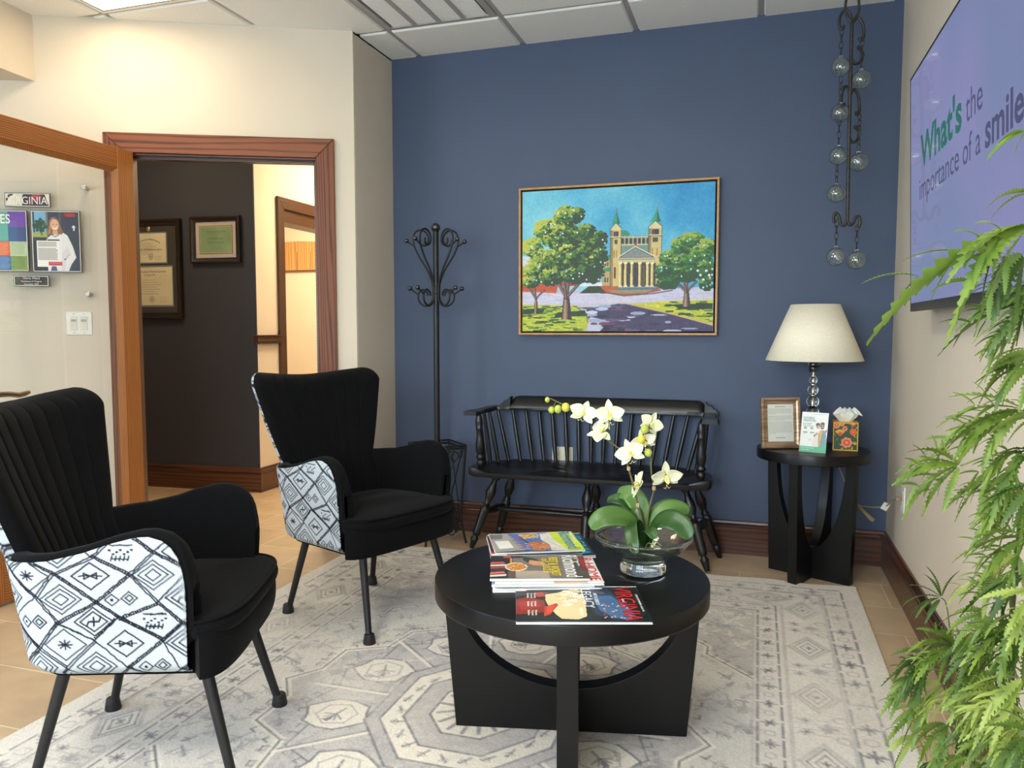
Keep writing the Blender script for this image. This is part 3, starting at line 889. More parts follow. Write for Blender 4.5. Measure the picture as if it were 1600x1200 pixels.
fr2 = empty_at(onnavy(.888, 1.577, .002), 'framed_diplomas', 'large dark frame holding two university diplomas beside the door stile', 'picture')
pic_frame(fr2, .584, .702, .042, .032, M_frm)
obj('mat_board', MB().box(-.252, .252, -.311, .311, .004, .008), M_mat, fr2)
obj('medallion', MB().lathe([(.0, .012), (.011, .0115), (.014, .009), (.014, .008)], 24, M=Matrix.Translation((.02, .285, 0)) @ Matrix.Diagonal((1, 1.35, 1, 1))), mat('gilt_medal', (206, 182, 120), .35, metal=.7), fr2, smooth=True)
def diploma(w, h, seal, arcn):
    r = Ras(int(w * 520), int(h * 520), 'd8cdb0'); W2, H2 = r.w, r.h
    v_ = value_noise(W2, H2, 50, 8)[..., None]; r.a *= (.96 + .07 * v_)
    ys = np.linspace(.34, .70, 7)
    for i, y in enumerate(ys):
        wd = W2 * (.26 + .30 * ((i * 37) % 5) / 5)
        r.line([(W2 / 2 - wd / 2, y * H2), (W2 / 2 + wd / 2, y * H2)], 1.3, '55504a', .8, (6, 5))
    r.ell(W2 * seal[0], H2 * seal[1], 11, 12, '9a978e'); r.ell(W2 * seal[0], H2 * seal[1], 8, 9, 'c5bda4'); r.ell(W2 * seal[0], H2 * seal[1], 5, 5, '9a978e')
    for x in (.12, .78):
        for y in (.80, .86, .91): r.line([(W2 * x - 12, H2 * y), (W2 * x + 16, H2 * y)], 1, '6b665c', .7)
    return r.clip()
b_ = obj('mat_bevel', MB().box(-.185, .172, .040, .262, .008, .010), mat('grey_bevel', (120, 124, 130), .6), fr2)
ras_obj('diploma', diploma(.34, .205, (.62, .80), 1), .34, .205, M_matte, fr2, Matrix.Translation((-.006, .151, .0106)))
for k, ch in enumerate('The University of North Carolina'):
    n_ch = 31; t_ = (k / n_ch - .5)
    if ch != ' ':
        a = t_ * 1.15
        txt(ch, .019, M_ink, Matrix.Translation((.02 + .165 * math.sin(a), .052 + .165 * math.cos(a) - .01, .011)) @ Matrix.Rotation(-a, 4, 'Z'), fr2, align_x='CENTER')
txt('Doctor of Dental Surgery', .0155, M_ink, Matrix.Translation((.02, .135, .011)), fr2, width=.22, align_x='CENTER')
b_ = obj('mat_bevel', MB().box(-.185, .214, -.268, .026, .008, .010), mat('grey_bevel_2', (120, 124, 130), .6), fr2)
ras_obj('diploma', diploma(.385, .270, (.55, .84), 1), .385, .270, M_matte, fr2, Matrix.Translation((.015, -.121, .0106)))
txt('The University of North Carolina', .022, M_ink, Matrix.Translation((.02, -.024, .011)), fr2, width=.28, align_x='CENTER')
txt('at Chapel Hill', .016, M_ink, Matrix.Translation((.02, -.046, .011)), fr2, align_x='CENTER')
obj('glass', MB().box(-.252, .252, -.311, .311, .016, .017), M_pane, fr2)

# ================================================================== RUG
RX0, RX1, RY0, RY1 = -1.985, 0.435, 0.58, 3.63
def make_rug():
    res = 0.0042
    W_, H_ = int((RX1 - RX0) / res), int((RY1 - RY0) / res)
    r = Ras(W_, H_, 'd0cbc2')
    S = 1 / res
    v1 = value_noise(W_, H_, 70, 1); v2 = value_noise(W_, H_, 16, 2); v3 = value_noise(W_, H_, 5, 4)
    r.a *= (0.93 + 0.08 * v1 + 0.05 * v2)[..., None]
    # quarter coordinates: d = distance from the edges; draw using full coordinates mirrored
    ink, gr, lt, md = '6f6e74', '9b989a', 'e2dacb', 'aba7a6'
    rnd = random.Random(3)
    def star(x, y, s, c, al=.85):
        for k in range(4):
            a = k * PI / 4 + (PI / 8 if rnd.random() < .3 else 0)
            L = s * (1.0 if k % 2 == 0 else .72)
            r.line([(x - L * math.cos(a), y - L * math.sin(a)), (x + L * math.cos(a), y + L * math.sin(a))], s * .30, c, al)
        r.ell(x, y, s * .35, s * .35, c, al)
    def bead(x, y, s, c, al=.7):
        n = 8
        r.line([(x + s * (.8 + .25 * (k % 2)) * math.cos(k * 2 * PI / n), y + s * .8 * math.sin(k * 2 * PI / n)) for k in range(n + 1)], s * .28, c, al)
    def rectline(d, wd, c, al=1, dash=None):
        d *= S; 
        r.line([(d, d), (W_ - d, d), (W_ - d, H_ - d), (d, H_ - d), (d, d)], wd, c, al, dash)
    def band(d, kind, step, s):
        """motifs marching round at distance d from the edge"""
        D = d * S; st = step * S; sz = s * S
        pts = []
        nx = round((W_ - 2 * D) / st); ny = round((H_ - 2 * D) / st)
        for i in range(nx + 1):
            x = D + (W_ - 2 * D) * i / nx; pts += [(x, D, i, 0), (x, H_ - D, i, 0)]
        for j in range(1, ny):
            y = D + (H_ - 2 * D) * j / ny; pts += [(D, y, j, 1), (W_ - D, y, j, 1)]
        for x, y, k, o in pts:
            al = .35 + .55 * v1[min(H_ - 1, int(y)), min(W_ - 1, int(x))]
            if k % 2 == 0: star(x, y, sz, ink, al)
            else: bead(x, y, sz * .75, md, al)
    band(.113, 'star', .075, .030)
    rectline(.073, 2.0, ink, .9, (26, 21)); rectline(.150, 2.0, ink, .8, (30, 26)); rectline(.160, 3.2, md, .7)
    rectline(.078, 1, md, .6)
    rectline(.322, 3.0, md, .6); rectline(.345, 1.8, ink, .8, (24, 21)); rectline(.414, 1.8, ink, .8, (30, 27)); rectline(.428, 1.2, md, .6)
    band(.380, 'star', .060, .023)
    # main border: long diamonds, lattice and little trees
    def diamond(x, y, a, b, c, wd, al=.8):
        r.line([(x - a, y), (x, y - b), (x + a, y), (x, y + b), (x - a, y)], wd, c, al)
    def border_side(pos_fn, length, hor):
        step = .42 * S; n = int(length * S / step)
        for k in range(n + 1):
            t = (k + .5) * length * S / (n + 1)
            x, y = pos_fn(t)
            e1, e2 = (.16, .070)
            def P(a, b): return (x + (a if hor else b) * S, y + (b if hor else a) * S)
            f = rnd.random() * .3 + .45
            def dm(a, b, wd, c, al):
                r.line([P(-a, 0), P(0, -b), P(a, 0), P(0, b), P(-a, 0)], wd, c, al)
            dm(.10, .068, 3.4, md, f + .1); dm(.078, .050, 1.6, ink, f); dm(.045, .028, 1.6, ink, f)
            cx_, cy_ = P(0, 0); star(cx_, cy_, 3.6, ink, f + .2)
            for sg in (-1, 1):
                cx_, cy_ = P(sg * .19, .02); star(cx_, cy_, 6, gr, f + .2)
                cx_, cy_ = P(sg * .16, -.04); star(cx_, cy_, 4.5, ink, f)
                r.line([P(sg * .11, .07), P(sg * .15, .02), P(sg * .15, -.07)], 1.5, md, f)
                r.line([P(sg * .21, -.07), P(sg * .21, .07)], 2.0, md, f * .8)
                cx_, cy_ = P(sg * .135, .055); bead(cx_, cy_, 5, gr, f)
    dC = .240 * S
    border_side(lambda t: (W_ - dC, .17 * S + t), (RY1 - RY0) - .34, False)
    border_side(lambda t: (dC, .17 * S + t), (RY1 - RY0) - .34, False)
    border_side(lambda t: (.17 * S + t, dC), (RX1 - RX0) - .34, True)
    border_side(lambda t: (.17 * S + t, H_ - dC), (RX1 - RX0) - .34, True)
    # field
    fx0, fy0, fx1, fy1 = .428 * S, .428 * S, W_ - .428 * S, H_ - .428 * S
    def blob(x, y, s, c, al, rot=0):
        r.ell(x, y, s, s * .5, c, al, rot); r.ell(x + s * .7 * math.cos(rot + .7), y + s * .7 * math.sin(rot + .7), s * .5, s * .3, c, al, rot + 1)
    def leafmotif(x, y, s, c, al):
        a0 = rnd.random() * PI
        for k in range(5):
            a = a0 + (k - 2) * .55
            r.line([(x, y), (x + s * math.cos(a), y + s * math.sin(a))], s * .16, c, al)
        blob(x + s * .9 * math.cos(a0), y + s * .9 * math.sin(a0), s * .5, c, al, a0)
        r.line([(x - s * math.cos(a0), y - s * math.sin(a0)), (x, y)], 2, c, al)
    cx, cy = W_ / 2, H_ / 2
    hw, hh = (fx1 - fx0) / 2, (fy1 - fy0) / 2
    # field motifs first (mirrored for symmetry)
    for k in range(210):
        u, v = rnd.random(), rnd.random()
        x, y = u * hw, v * hh
        s = (.014 + .024 * rnd.random()) * S; al = .40 + .4 * rnd.random(); c = rnd.choice([gr, md, md, '8d8b90'])
        for sx in (-1, 1):
            for sy in (-1, 1):
                st = rnd.getstate(); leafmotif(cx + sx * x, cy + sy * y, s, c, al)
                rnd.setstate(st)
        rnd.random(); rnd.random()
    def sym(pts, fn):
        for sx in (-1, 1):
            for sy in (-1, 1):
                fn([(cx + sx * a * hw, cy + sy * b * hh) for a, b in pts])
    def toothed(pts, out, n, c, wd):
        """outline with little hooks along it"""
        r.line(pts, wd, c, .85)
        for i in range(len(pts) - 1):
            (x0, y0), (x1, y1) = pts[i], pts[i + 1]
            L = math.hypot(x1 - x0, y1 - y0)
            if L < 14: continue
            nx, ny = -(y1 - y0) / L * out, (x1 - x0) / L * out
            m = int(L / n)
            for k in range(m):
                t = (k + .5) / m; px, py = x0 + (x1 - x0) * t, y0 + (y1 - y0) * t
                r.line([(px, py), (px + nx, py + ny), (px + nx + (x1 - x0) / L * out * .7, py + ny + (y1 - y0) / L * out * .7)], wd * .8, c, .75)
    # corner spandrels
    def spandrel(p): r.poly(p, md, .55)
    sp_ = [(1, 1), (1, .42), (.80, .56), (.80, .62), (.62, .74), (.62, .80), (.42, 1)]
    sym(sp_, spandrel)
    sym([(1, .42), (.80, .56), (.80, .62), (.62, .74), (.62, .80), (.42, 1)], lambda p: (r.line(p, 6, lt, .9), toothed(p, 6, 13, ink, 1.6)))
    for k in range(60):
        a, b = .55 + .42 * rnd.random(), .62 + .36 * rnd.random()
        if a + b * .9 < 1.38: continue
        s = (.014 + .02 * rnd.random()) * S
        for sx in (-1, 1):
            for sy in (-1, 1):
                st = rnd.getstate(); leafmotif(cx + sx * a * hw, cy + sy * b * hh, s, rnd.choice([lt, lt, gr]), .7); rnd.setstate(st)
        rnd.random()
    # central medallion: nested stepped octagons with pendants
    def octa(a, b, k=.45):
        return [(a, b * k), (a * k, b), (-a * k, b), (-a, b * k), (-a, -b * k), (-a * k, -b), (a * k, -b), (a, -b * k), (a, b * k)]
    def stepped(a, b):
        q = [(0, b * 1.28), (a * .16, b * 1.10), (a * .16, b), (a * .46, b * .94), (a * .50, b * .78), (a * .74, b * .66), (a * .78, b * .46), (a, b * .36), (a * 1.0, b * .14), (a * 1.12, 0)]
        out = [(x, y) for x, y in q] + [(x, -y) for x, y in q[::-1][1:]]
        out += [(-x, -y) for x, y in q[1:]] + [(-x, y) for x, y in q[::-1][1:]]
        return out
    def P(pts): return [(cx + x * S, cy + y * S) for x, y in pts]
    m1 = P(stepped(.60, .72)); r.poly(m1, gr, .55); toothed(m1 + m1[:1], 8, 15, ink, 1.7)
    r.line(m1 + m1[:1], 7, lt, .8); r.line(m1 + m1[:1], 1.6, ink, .8)
    zz = []
    for k in range(32):
        a = k * 2 * PI / 32; q_ = 1.0 if k % 2 else .90
        zz.append((.53 * q_ * math.cos(a), .63 * q_ * math.sin(a)))
    toothed(P(zz + zz[:1]), -6, 10, ink, 1.4)
    for ang in range(10):
        a = ang * PI / 5 + PI / 10
        x, y = .415 * math.cos(a), .50 * math.sin(a)
        o = P([(x + .088 * math.cos(a + t) * (1 + .25 * (k % 2)), y + .088 * math.sin(a + t)) for k, t in enumerate(np.linspace(0, 2 * PI, 13))])
        r.poly(o[:-1], lt, .85); r.line(o, 1.8, ink, .85)
        o2 = P([(x + .062 * math.cos(a + t), y + .062 * math.sin(a + t)) for t in np.linspace(0, 2 * PI, 7)])
        r.line(o2, 1.4, gr, .8)
        leafmotif(cx + x * S, cy + y * S, .036 * S, ink, .75); r.line(P([(.30 * math.cos(a + .31), .36 * math.sin(a + .31)), (.56 * math.cos(a + .31), .66 * math.sin(a + .31))]), 3, lt, .9); r.line(P([(.31 * math.cos(a + .34), .37 * math.sin(a + .34)), (.55 * math.cos(a + .33), .65 * math.sin(a + .33))]), 1.2, ink, .8)
    for a_, b_, c_, al in ((.30, .36, md, .8), (.26, .315, lt, .9), (.20, .24, gr, .6), (.13, .16, lt, .9)):
        o = P(octa(a_, b_)); r.poly(o[:-1], c_, al); r.line(o, 1.8, ink, .8)
    for k in range(16):
        a = k * PI / 8; r.line(P([(.07 * math.cos(a), .08 * math.sin(a)), (.12 * math.cos(a), .145 * math.sin(a))]), 3, ink, .7)
    for k in range(24):
        a = k * PI / 12; leafmotif(cx + .232 * S * math.cos(a), cy + .28 * S * math.sin(a), .018 * S, ink, .6)
    star(cx, cy, .05 * S, ink)
    # connecting branches, pendants
    for sy in (-1, 1):
        o = P([(0, sy * .90), (.10, sy * 1.0), (.05, sy * 1.06), (0, sy * 1.12), (-.05, sy * 1.06), (-.10, sy * 1.0), (0, sy * .90)])
        r.poly(o, gr, .6); r.line(o, 2, ink, .8)
    for k in range(40):
        a = rnd.random() * 2 * PI; rr_ = .33 + .25 * rnd.random()
        leafmotif(cx + rr_ * S * math.cos(a), cy + rr_ * 1.15 * S * math.sin(a), .022 * S, rnd.choice([lt, '8d8b90', ink]), .55)
    # worn look : patches where the pattern fades back to the ground
    base = np.array([0xd3, 0xcd, 0xc3]) / 255
    fade = np.clip((value_noise(W_, H_, 90, 11) - .45) * 1.6, 0, .75) * .6 + .10 + .22 * (v3 > .62)
    r.a = r.a * (1 - fade[..., None]) + base * fade[..., None]
    r.a += (RNG.normal(0, .022, (H_, W_)))[..., None]
    d = int(.012 * S)
    return r.clip()
rg = make_rug()
def rug_z(X, Y):
    # slight ripple along the far edge
    yy = Y + (RY1 - RY0) / 2
    e_ = np.clip((yy - (RY1 - RY0) + .12) / .12, 0, 1)
    return 0.008 + 0.007 * e_ * (0.5 + 0.5 * np.sin(X * 16 + 1.0)) 
rug = ras_obj('area_rug', rg, RX1 - RX0, RY1 - RY0, M_rug, None, Matrix.Translation(((RX0 + RX1) / 2, (RY0 + RY1) / 2, 0.0)), zf=rug_z, thick=0.007)
tag(rug, 'large pale grey and cream distressed oriental area rug on the tile floor', 'rug')
M_bind = mat('rug_binding', (214, 206, 190), .95, (190, 184, 170), 300)
bd = MB()
rcx, rcy = (RX0 + RX1) / 2, (RY0 + RY1) / 2
def edge_pts(n=60):
    P_ = []
    w, h = (RX1 - RX0) / 2, (RY1 - RY0) / 2
    for i in range(n): x = -w + 2 * w * i / n; P_.append((x, h, float(rug_z(np.array(x), np.array(h))) - .004))
    for i in range(n): P_.append((w, h - 2 * h * i / n, .0045))
    for i in range(n): P_.append((w - 2 * w * i / n, -h, .0045))
    for i in range(n): P_.append((-w, -h + 2 * h * i / n, .0045))
    return P_
bd.tube(edge_pts(), .0042, 6, closed=True)
bo = obj('binding', bd, M_bind, rug, smooth=True)

# ================================================================== ARMCHAIRS
def fabric_tile():
    """cream woven cloth with black hand-drawn diamonds and glyphs ; 0.60 m wide, 0.48 m high, 2 mm per px"""
    W_, H_ = 360, 288
    r = Ras(W_, H_, 'b6bec3'); rnd = random.Random(11); k_ = '1c1c26'
    def wob(p, q, wd=1.7, amp=1.7, dash=None, off=0):
        wd *= 1.45
        L = math.hypot(q[0] - p[0], q[1] - p[1]); n = max(2, int(L / 7)); nx, ny = -(q[1] - p[1]) / L, (q[0] - p[0]) / L
        pts = [(p[0] + (q[0] - p[0]) * i / n + nx * (off + rnd.uniform(-amp, amp)), p[1] + (q[1] - p[1]) * i / n + ny * (off + rnd.uniform(-amp, amp))) for i in range(n + 1)]
        for ox in (-W_, 0, W_):
            for oy in (-H_, 0, H_):
                if all(not (-20 < x + ox < W_ + 20 and -20 < y + oy < H_ + 20) for x, y in pts): continue
                r.line([(x + ox, y + oy) for x, y in pts], wd, k_, .95, dash)
    DX, DY = 60, 48   # half-diagonals of the lattice
    nodes = {}
    for i in range(-1, 8):
        for j in range(-1, 8):
            i2, j2 = i % 6, j % 6
            rs = random.Random(i2 * 31 + j2)
            nodes[(i, j)] = (i * DX + rs.uniform(-14, 14), j * DY + rs.uniform(-11, 11))
    for i in range(0, 7):
        for j in range(0, 7):
            if (i + j) % 2: continue
            for di in (-1, 1):
                if (i + di, j + 1) in nodes:
                    rs = random.Random((i % 6) * 7 + (j % 6) * 13 + di)
                    a, b = nodes[(i, j)], nodes[(i + di, j + 1)]
                    wob(a, b, 1.8)
                    m_ = rs.random()
                    if m_ < .55: wob(a, b, 1.8, 1.0, None, 4.5); 
                    if m_ < .35: wob(a, b, 2.6, .6, (5, 2.6), 2.3)
                    elif m_ > .7: wob(a, b, 3.0, .6, (5, 2.6), -3.2)
    def dia(x, y, a, b, wd=1.6):
        P_ = [(x - a, y), (x, y - b), (x + a, y), (x, y + b)]
        for q in range(4): wob(P_[q], P_[(q + 1) % 4], wd, .7)
    for i in range(0, 7):
        for j in range(0, 7):
            if (i + j) % 2 == 0: continue
            x, y = i * DX, j * DY
            q = ((i % 6) * 5 + (j % 6) * 3) % 7
            if q in (0, 3): dia(x, y, 40, 31); dia(x, y, 29, 22); dia(x, y, 15, 12)
            elif q == 1: dia(x, y, 38, 30); dia(x, y, 27, 21); wob((x - 10, y), (x + 10, y), 2.2, .5); wob((x, y - 9), (x, y + 9), 2.2, .5); wob((x - 14, y - 8), (x - 10, y), 2, .4); wob((x + 14, y + 8), (x + 10, y), 2, .4)
            elif q == 2:
                for k in range(4): a = k * PI / 4; wob((x - 14 * math.cos(a), y - 10 * math.sin(a)), (x + 14 * math.cos(a), y + 10 * math.sin(a)), 2, .5)
                dia(x, y, 42, 33)
            elif q == 4: dia(x - 12, y, 16, 14); dia(x - 12, y, 8, 7); dia(x + 22, y + 3, 14, 12); r.ell(x + 22, y + 3, 3, 3, k_)
            elif q == 5:
                for k in range(-3, 4): r.ell(x + k * 7, y + (k % 3) * 4 - 4, 2.6, 2.2, k_); 
                wob((x - 22, y - 14), (x + 22, y - 14), 1.8); wob((x - 12, y + 14), (x + 18, y + 12), 1.8)
                for k in range(5): wob((x - 16 + k * 8, y + 8), (x - 13 + k * 8, y + 17), 1.8, .3)
            else:
                dia(x, y, 36, 28, 2.0); wob((x - 22, y), (x + 22, y), 1.8, 1.0); wob((x - 12, y - 6), (x + 12, y + 6), 2, .5); wob((x - 12, y + 6), (x + 12, y - 6), 2, .5); wob((x - 12, y - 6), (x - 12, y + 6), 2, .5); wob((x + 12, y - 6), (x + 12, y + 6), 2, .5)
    yy, xx = np.mgrid[0:H_, 0:W_]
    r.a *= (0.965 + .05 * ((xx + yy) % 2))[..., None]
    r.a += RNG.normal(0, .02, (H_, W_))[..., None]
    return r.clip().a
FAB = fabric_tile()
def fab_sample(U, V):
    """U, V in metres"""
    H_, W_ = FAB.shape[:2]
    x = (U / .42 * W_) % W_; y = (V / .336 * H_) % H_
    x0 = np.floor(x).astype(int) % W_; y0 = np.floor(y).astype(int) % H_
    x1 = (x0 + 1) % W_; y1 = (y0 + 1) % H_; fx = (x - np.floor(x))[..., None]; fy = (y - np.floor(y))[..., None]
    return (FAB[y0, x0] * (1 - fx) + FAB[y0, x1] * fx) * (1 - fy) + (FAB[y1, x0] * (1 - fx) + FAB[y1, x1] * fx) * fy

def np_grid_obj(name, P, colr, m, parent, closed=False, label=None, thick=0):
    """P : array (nv, nu, 3)"""
    nv, nu = P.shape[:2]
    V = P.reshape(-1, 3)
    i = np.arange((nv - 1) * (nu - 1)); r_ = i // (nu - 1); c_ = i % (nu - 1); a = r_ * nu + c_
    F = np.stack([a, a + 1, a + nu + 1, a + nu], -1)
    me = bpy.data.meshes.new(name)
    me.vertices.add(len(V)); me.vertices.foreach_set('co', V.astype(np.float32).ravel())
    me.loops.add(F.size); me.loops.foreach_set('vertex_index', F.ravel().astype(np.int32))
    me.polygons.add(len(F)); me.polygons.foreach_set('loop_start', (np.arange(len(F)) * 4).astype(np.int32))
    me.polygons.foreach_set('use_smooth', np.ones(len(F), bool))
    me.update(calc_edges=True)
    if colr is not None: set_col(me, colr.reshape(-1, 3))
    me.materials.append(m)
    o = bpy.data.objects.new(name, me); col.objects.link(o); o.parent = parent
    if thick:
        sd = o.modifiers.new('solid', 'SOLIDIFY'); sd.thickness = thick; sd.offset = 0
    return o

ZB = 0.318
ATX = np.array([-.40, -.24, -.14, -.06, 0, .06, .09, .12, .14, .155, .165, .171])
ATZ = np.array([.612, .612, .620, .638, .658, .673, .674, .664, .647, .622, .585, .54])
def plan(u, z, off=0.0):
    """u: -1 (right front) .. 0 (back) .. 1 (left front) ; outer plan curve of the lower shell"""
    z = np.asarray(z, float)
    k = np.clip((z - ZB) / .30, 0, 1)
    hw_ = .272 + .028 * k - off
    xb = -.268 - .052 * k + off
    xf = .171 - .012 * (1 - k)
    a = np.abs(u); s = np.sign(u)
    st = .46                                   # share of the straight side
    t = np.clip((1 - a) / st, 0, 1)            # 0 front .. 1 where the curve starts
    xs = -.12
    th = np.clip((1 - st - a) / (1 - st), 0, 1) * PI / 2
    e_ = .80
    xq = xs + (xb - xs) * np.sin(th) ** e_
    yq = hw_ * np.cos(th) ** .72
    x = np.where(a > 1 - st, xf + (xs - xf) * t, xq)
    y = np.where(a > 1 - st, hw_ + 0 * a, yq) * np.where(s == 0, 1, s)
    return x, y
def make_chair(label):
    t = thing('armchair', label, 'chair', group='black velvet armchairs with patterned shells')
    # patterned outer shell
    nu, nv = 760, 170
    u = np.linspace(-1, 1, nu)[None, :] * np.ones((nv, 1)); v = np.linspace(0, 1, nv)[:, None] * np.ones((1, nu))
    x0, _ = plan(u, .62)
    zt = np.interp(x0, ATX, ATZ) - .010
    z = ZB + (zt - ZB) * v
    off = .035 * np.clip(1 - (z - ZB) / .035, 0, 1) ** 2
    x, y = plan(u, z, off)
    ds = np.hypot(np.diff(x, axis=1), np.diff(y, axis=1)); arc = np.concatenate([np.zeros((nv, 1)), np.cumsum(ds, 1)], 1); arc = arc[nv // 2][None, :] * np.ones((nv, 1))
    c = fab_sample(arc * 1.0, .48 - (z - ZB) * 1.0)
    np_grid_obj('patterned_shell', np.stack([x, y, z], -1), c, M_fab, t, thick=.004).__setitem__('label', 'cream fabric shell with black diamond pattern')
    # bottom pan
    bp = MB(); pts = [(float(a), float(b)) for a, b in (plan(np.array(q), ZB, .03) for q in np.linspace(-1, 1, 40))]
    obj('underside', MB().prism(pts, ZB - .004, ZB + .01), M_velvet, t)
    # arm pads : black velvet with a soft rim standing just above the shell
    for sg in (-1, 1):
        def f(a, b, sg=sg):
            # a: along from front (0) to back (1) ; b: around the section
            uu = 1 - .80 * max(0, (a - .04) / .96)
            x_, _ = plan(np.array(uu), .62); x_ = float(x_)
            zt_ = float(np.interp(x_, ATX, ATZ)) + .002
            th = b * 2 * PI
            ct, st_ = math.cos(th), math.sin(th)
            sx = abs(ct) ** .5 * (1 if ct > 0 else -1); sz = abs(st_) ** .55 * (1 if st_ > 0 else -1)
            zl_ = .345 + .085 * max(0, 1 - a / .16); zmid = (zt_ + zl_) / 2; hz = (zt_ - zl_) / 2
            shr = 1 if a > .04 else max(.02, math.sin(a / .04 * PI / 2))
            zz = zmid + hz * sz * (1 - .04 * (1 - shr))
            bulge = .006 * math.sin(PI * min(1, max(0, (zz - .4) / .25)))
            offc = .031; ho = .027 * (.25 + .75 * shr)
            px, py = plan(np.array(uu), zz, offc + ho * sx - .0)
            px = float(px) + (.006 + .012 * shr if a <= .3 else 0) * (1 - min(1, a / .3))
            return (px, sg * float(py), zz)
        obj('armrest', MB().grid(f, 64, 40, M=None, flip=False).add([], []), M_velvet, t, smooth=True, angle=80)
    # backrest
    z0, z1 = .40, .953
    nb, nz = 241, 150
    seams = np.array([-.70, -.50, -.31, -.12, .08, .27, .46, .66])
    def back(front):
        s = np.linspace(-1, 1, nb)[None, :] * np.ones((nz, 1)); tt = np.linspace(0, 1, nz)[:, None] * np.ones((1, nb))
        zc = z0 + (z1 - z0) * tt
        w = np.where(zc < .60, .222, .222 + .096 * np.clip((zc - .60) / .30, 0, 1) ** .85)
        r_ = .055; zr = np.clip(zc - (z1 - r_), 0, r_ * .999)
        w = w - r_ + np.sqrt(r_ ** 2 - zr ** 2)
        yy = s * w
        zz = zc + .016 * (np.abs(yy) / .3) ** 2 * tt ** 2 - .004 * np.cos(yy * 12) * tt ** 4
        xc = -.224 - (zc - z0) * .325
        wing = .075 * (np.abs(yy) / .3) ** 2.2
        if front:
            edge = (1 - np.abs(s) ** 10) ** .5 * (1 - np.clip((tt - .90) / .10, 0, 1) ** 2.5) ** .5
            puff = .050 * edge
            g = np.zeros_like(s)
            for q in seams:
                g += np.exp(-np.abs((s - q) * w / .0045) ** 1.3)
            cell = np.interp(s, np.concatenate([[-1], seams, [1]]), np.arange(len(seams) + 2)) % 1
            chan = .0025 * np.sin(PI * cell) ** .7 * (np.abs(s) < .70)
            xx = xc + wing + puff + (chan - .0035 * np.clip(g, 0, 1)) * np.clip(edge, 0, 1) * np.clip((1 - tt) / .04, 0, 1)
        else:
            edge = (1 - np.abs(s) ** 12) ** .5 * (1 - np.clip((tt - .93) / .07, 0, 1) ** 3) ** .5
            xx = xc + wing - .044 * edge
        return np.stack([xx, yy, zz], -1)
    np_grid_obj('backrest', back(True), None, M_velvet, t)
    B = back(False); Yc = B[..., 1]; Zc = B[..., 2]
    np_grid_obj('patterned_back', B[:, ::-1], fab_sample(Yc + .3, .48 - (Zc - ZB))[:, ::-1], M_fab, t).__setitem__('label', 'cream fabric back with black diamond pattern')
    # pattern strip wrapping the edge of the back
    # seat
    def seat_out(th, grow=0.0):
        """T-shaped rounded outline"""
        c_, s_ = math.cos(th), math.sin(th)
        x = .022 + (.240 + grow) * abs(c_) ** .45 * (1 if c_ > 0 else -1)
        w = .246 if x < .150 else .246 + .040 * min(1, (x - .150) / .03)
        y = (w + grow) * abs(s_) ** .55 * (1 if s_ > 0 else -1)
        return x, y
    def seatf(a, b):
        th = a * 2 * PI
        # b 0..1 : from the middle of the top outwards, down round the edge
        if b < .7:
            k = (b / .7) ** .8; x, y = seat_out(th); x = .022 + (x - .022) * k; y *= k
            return (x, y, .452 + .014 * (1 - k ** 3) - .010 * max(0, -(x) / .2) + .006 * (1 - k) * math.sin(x * 30))
        k = (b - .7) / .3; g = .010 * math.sin(PI * min(1, k * 1.0)); x, y = seat_out(th, g)
        return (x, y, .452 - .045 * k)
    obj('seat_cushion', MB().grid(seatf, 120, 26, closed_u=True), M_velvet, t, smooth=True, angle=180)
    pts = []
    for k in range(140):
        x, y = seat_out(2 * PI * k / 140, .004); pts.append((x, y, .4515))
    obj('piping', MB().tube(pts, .0038, 8, closed=True), M_velvet, t, smooth=True)
    # front rail
    def railf(a, b):
        th = a * 2 * PI; c_, s_ = math.cos(th), math.sin(th)
        k = math.sin(PI * (.10 + .86 * b)) ** .30
        x = .105 + .138 * abs(c_) ** .30 * (1 if c_ > 0 else -1)
        w = .240 if x < .176 else .240 + .044 * min(1, (x - .176) / .006)
        y = w * abs(s_) ** .5 * (1 if s_ > 0 else -1)
        if x > .176:
            fr_ = (x - .176) / .067
            x = .176 + (x - .176) * (.60 + .40 * k) + .016 * (1 - s_ ** 2) * k
            y *= (.965 + .035 * k)
        return (x, y, .312 + b * .130)
    rb = MB().grid(railf, 96, 14, closed_u=True)
    n0 = 96
    rb.f.append(list(range(n0))); rb.f.append(list(range(14 * n0, 15 * n0)))
    obj('front_rail', rb, M_velvet, t, smooth=True, angle=60)
    # legs
    for sx in (-1, 1):
        for sy in (-1, 1):
            p0 = Vector((.165 * sx, .180 * sy, .322)); p1 = Vector((.247 * sx, .221 * sy, .004))
            d = (p1 - p0)
            lg = obj('leg', MB().tube([p0, p0 + d * .97], [.0155, .0115], 16), M_metal, t, smooth=True)
            cp = MB().lathe([(.0225, 0), (.0235, .004), (.0205, .026), (.0165, .032), (.0135, .033)], 20, M=align(p1, p0))
            obj('foot_cap', MB().lathe([(.0, 0), (.0225, 0), (.0235, .004), (.0185, .034), (.0165, .036), (.012, .036)], 20, M=Matrix.Translation(p1 - Vector((0, 0, .004)))), M_rubber, lg, smooth=True, angle=25)
    return t
chair = make_chair('black velvet armchair with diamond-patterned cream sides, farther one near the coat rack')
chair.location = (-1.476, 2.735, 0.008); chair.rotation_euler = (0, 0, math.radians(-21))
chair_b = dup(chair, 'black velvet armchair with diamond-patterned cream sides, nearest to the viewer at left', (-1.518, 1.652, 0.008), math.radians(20.8))

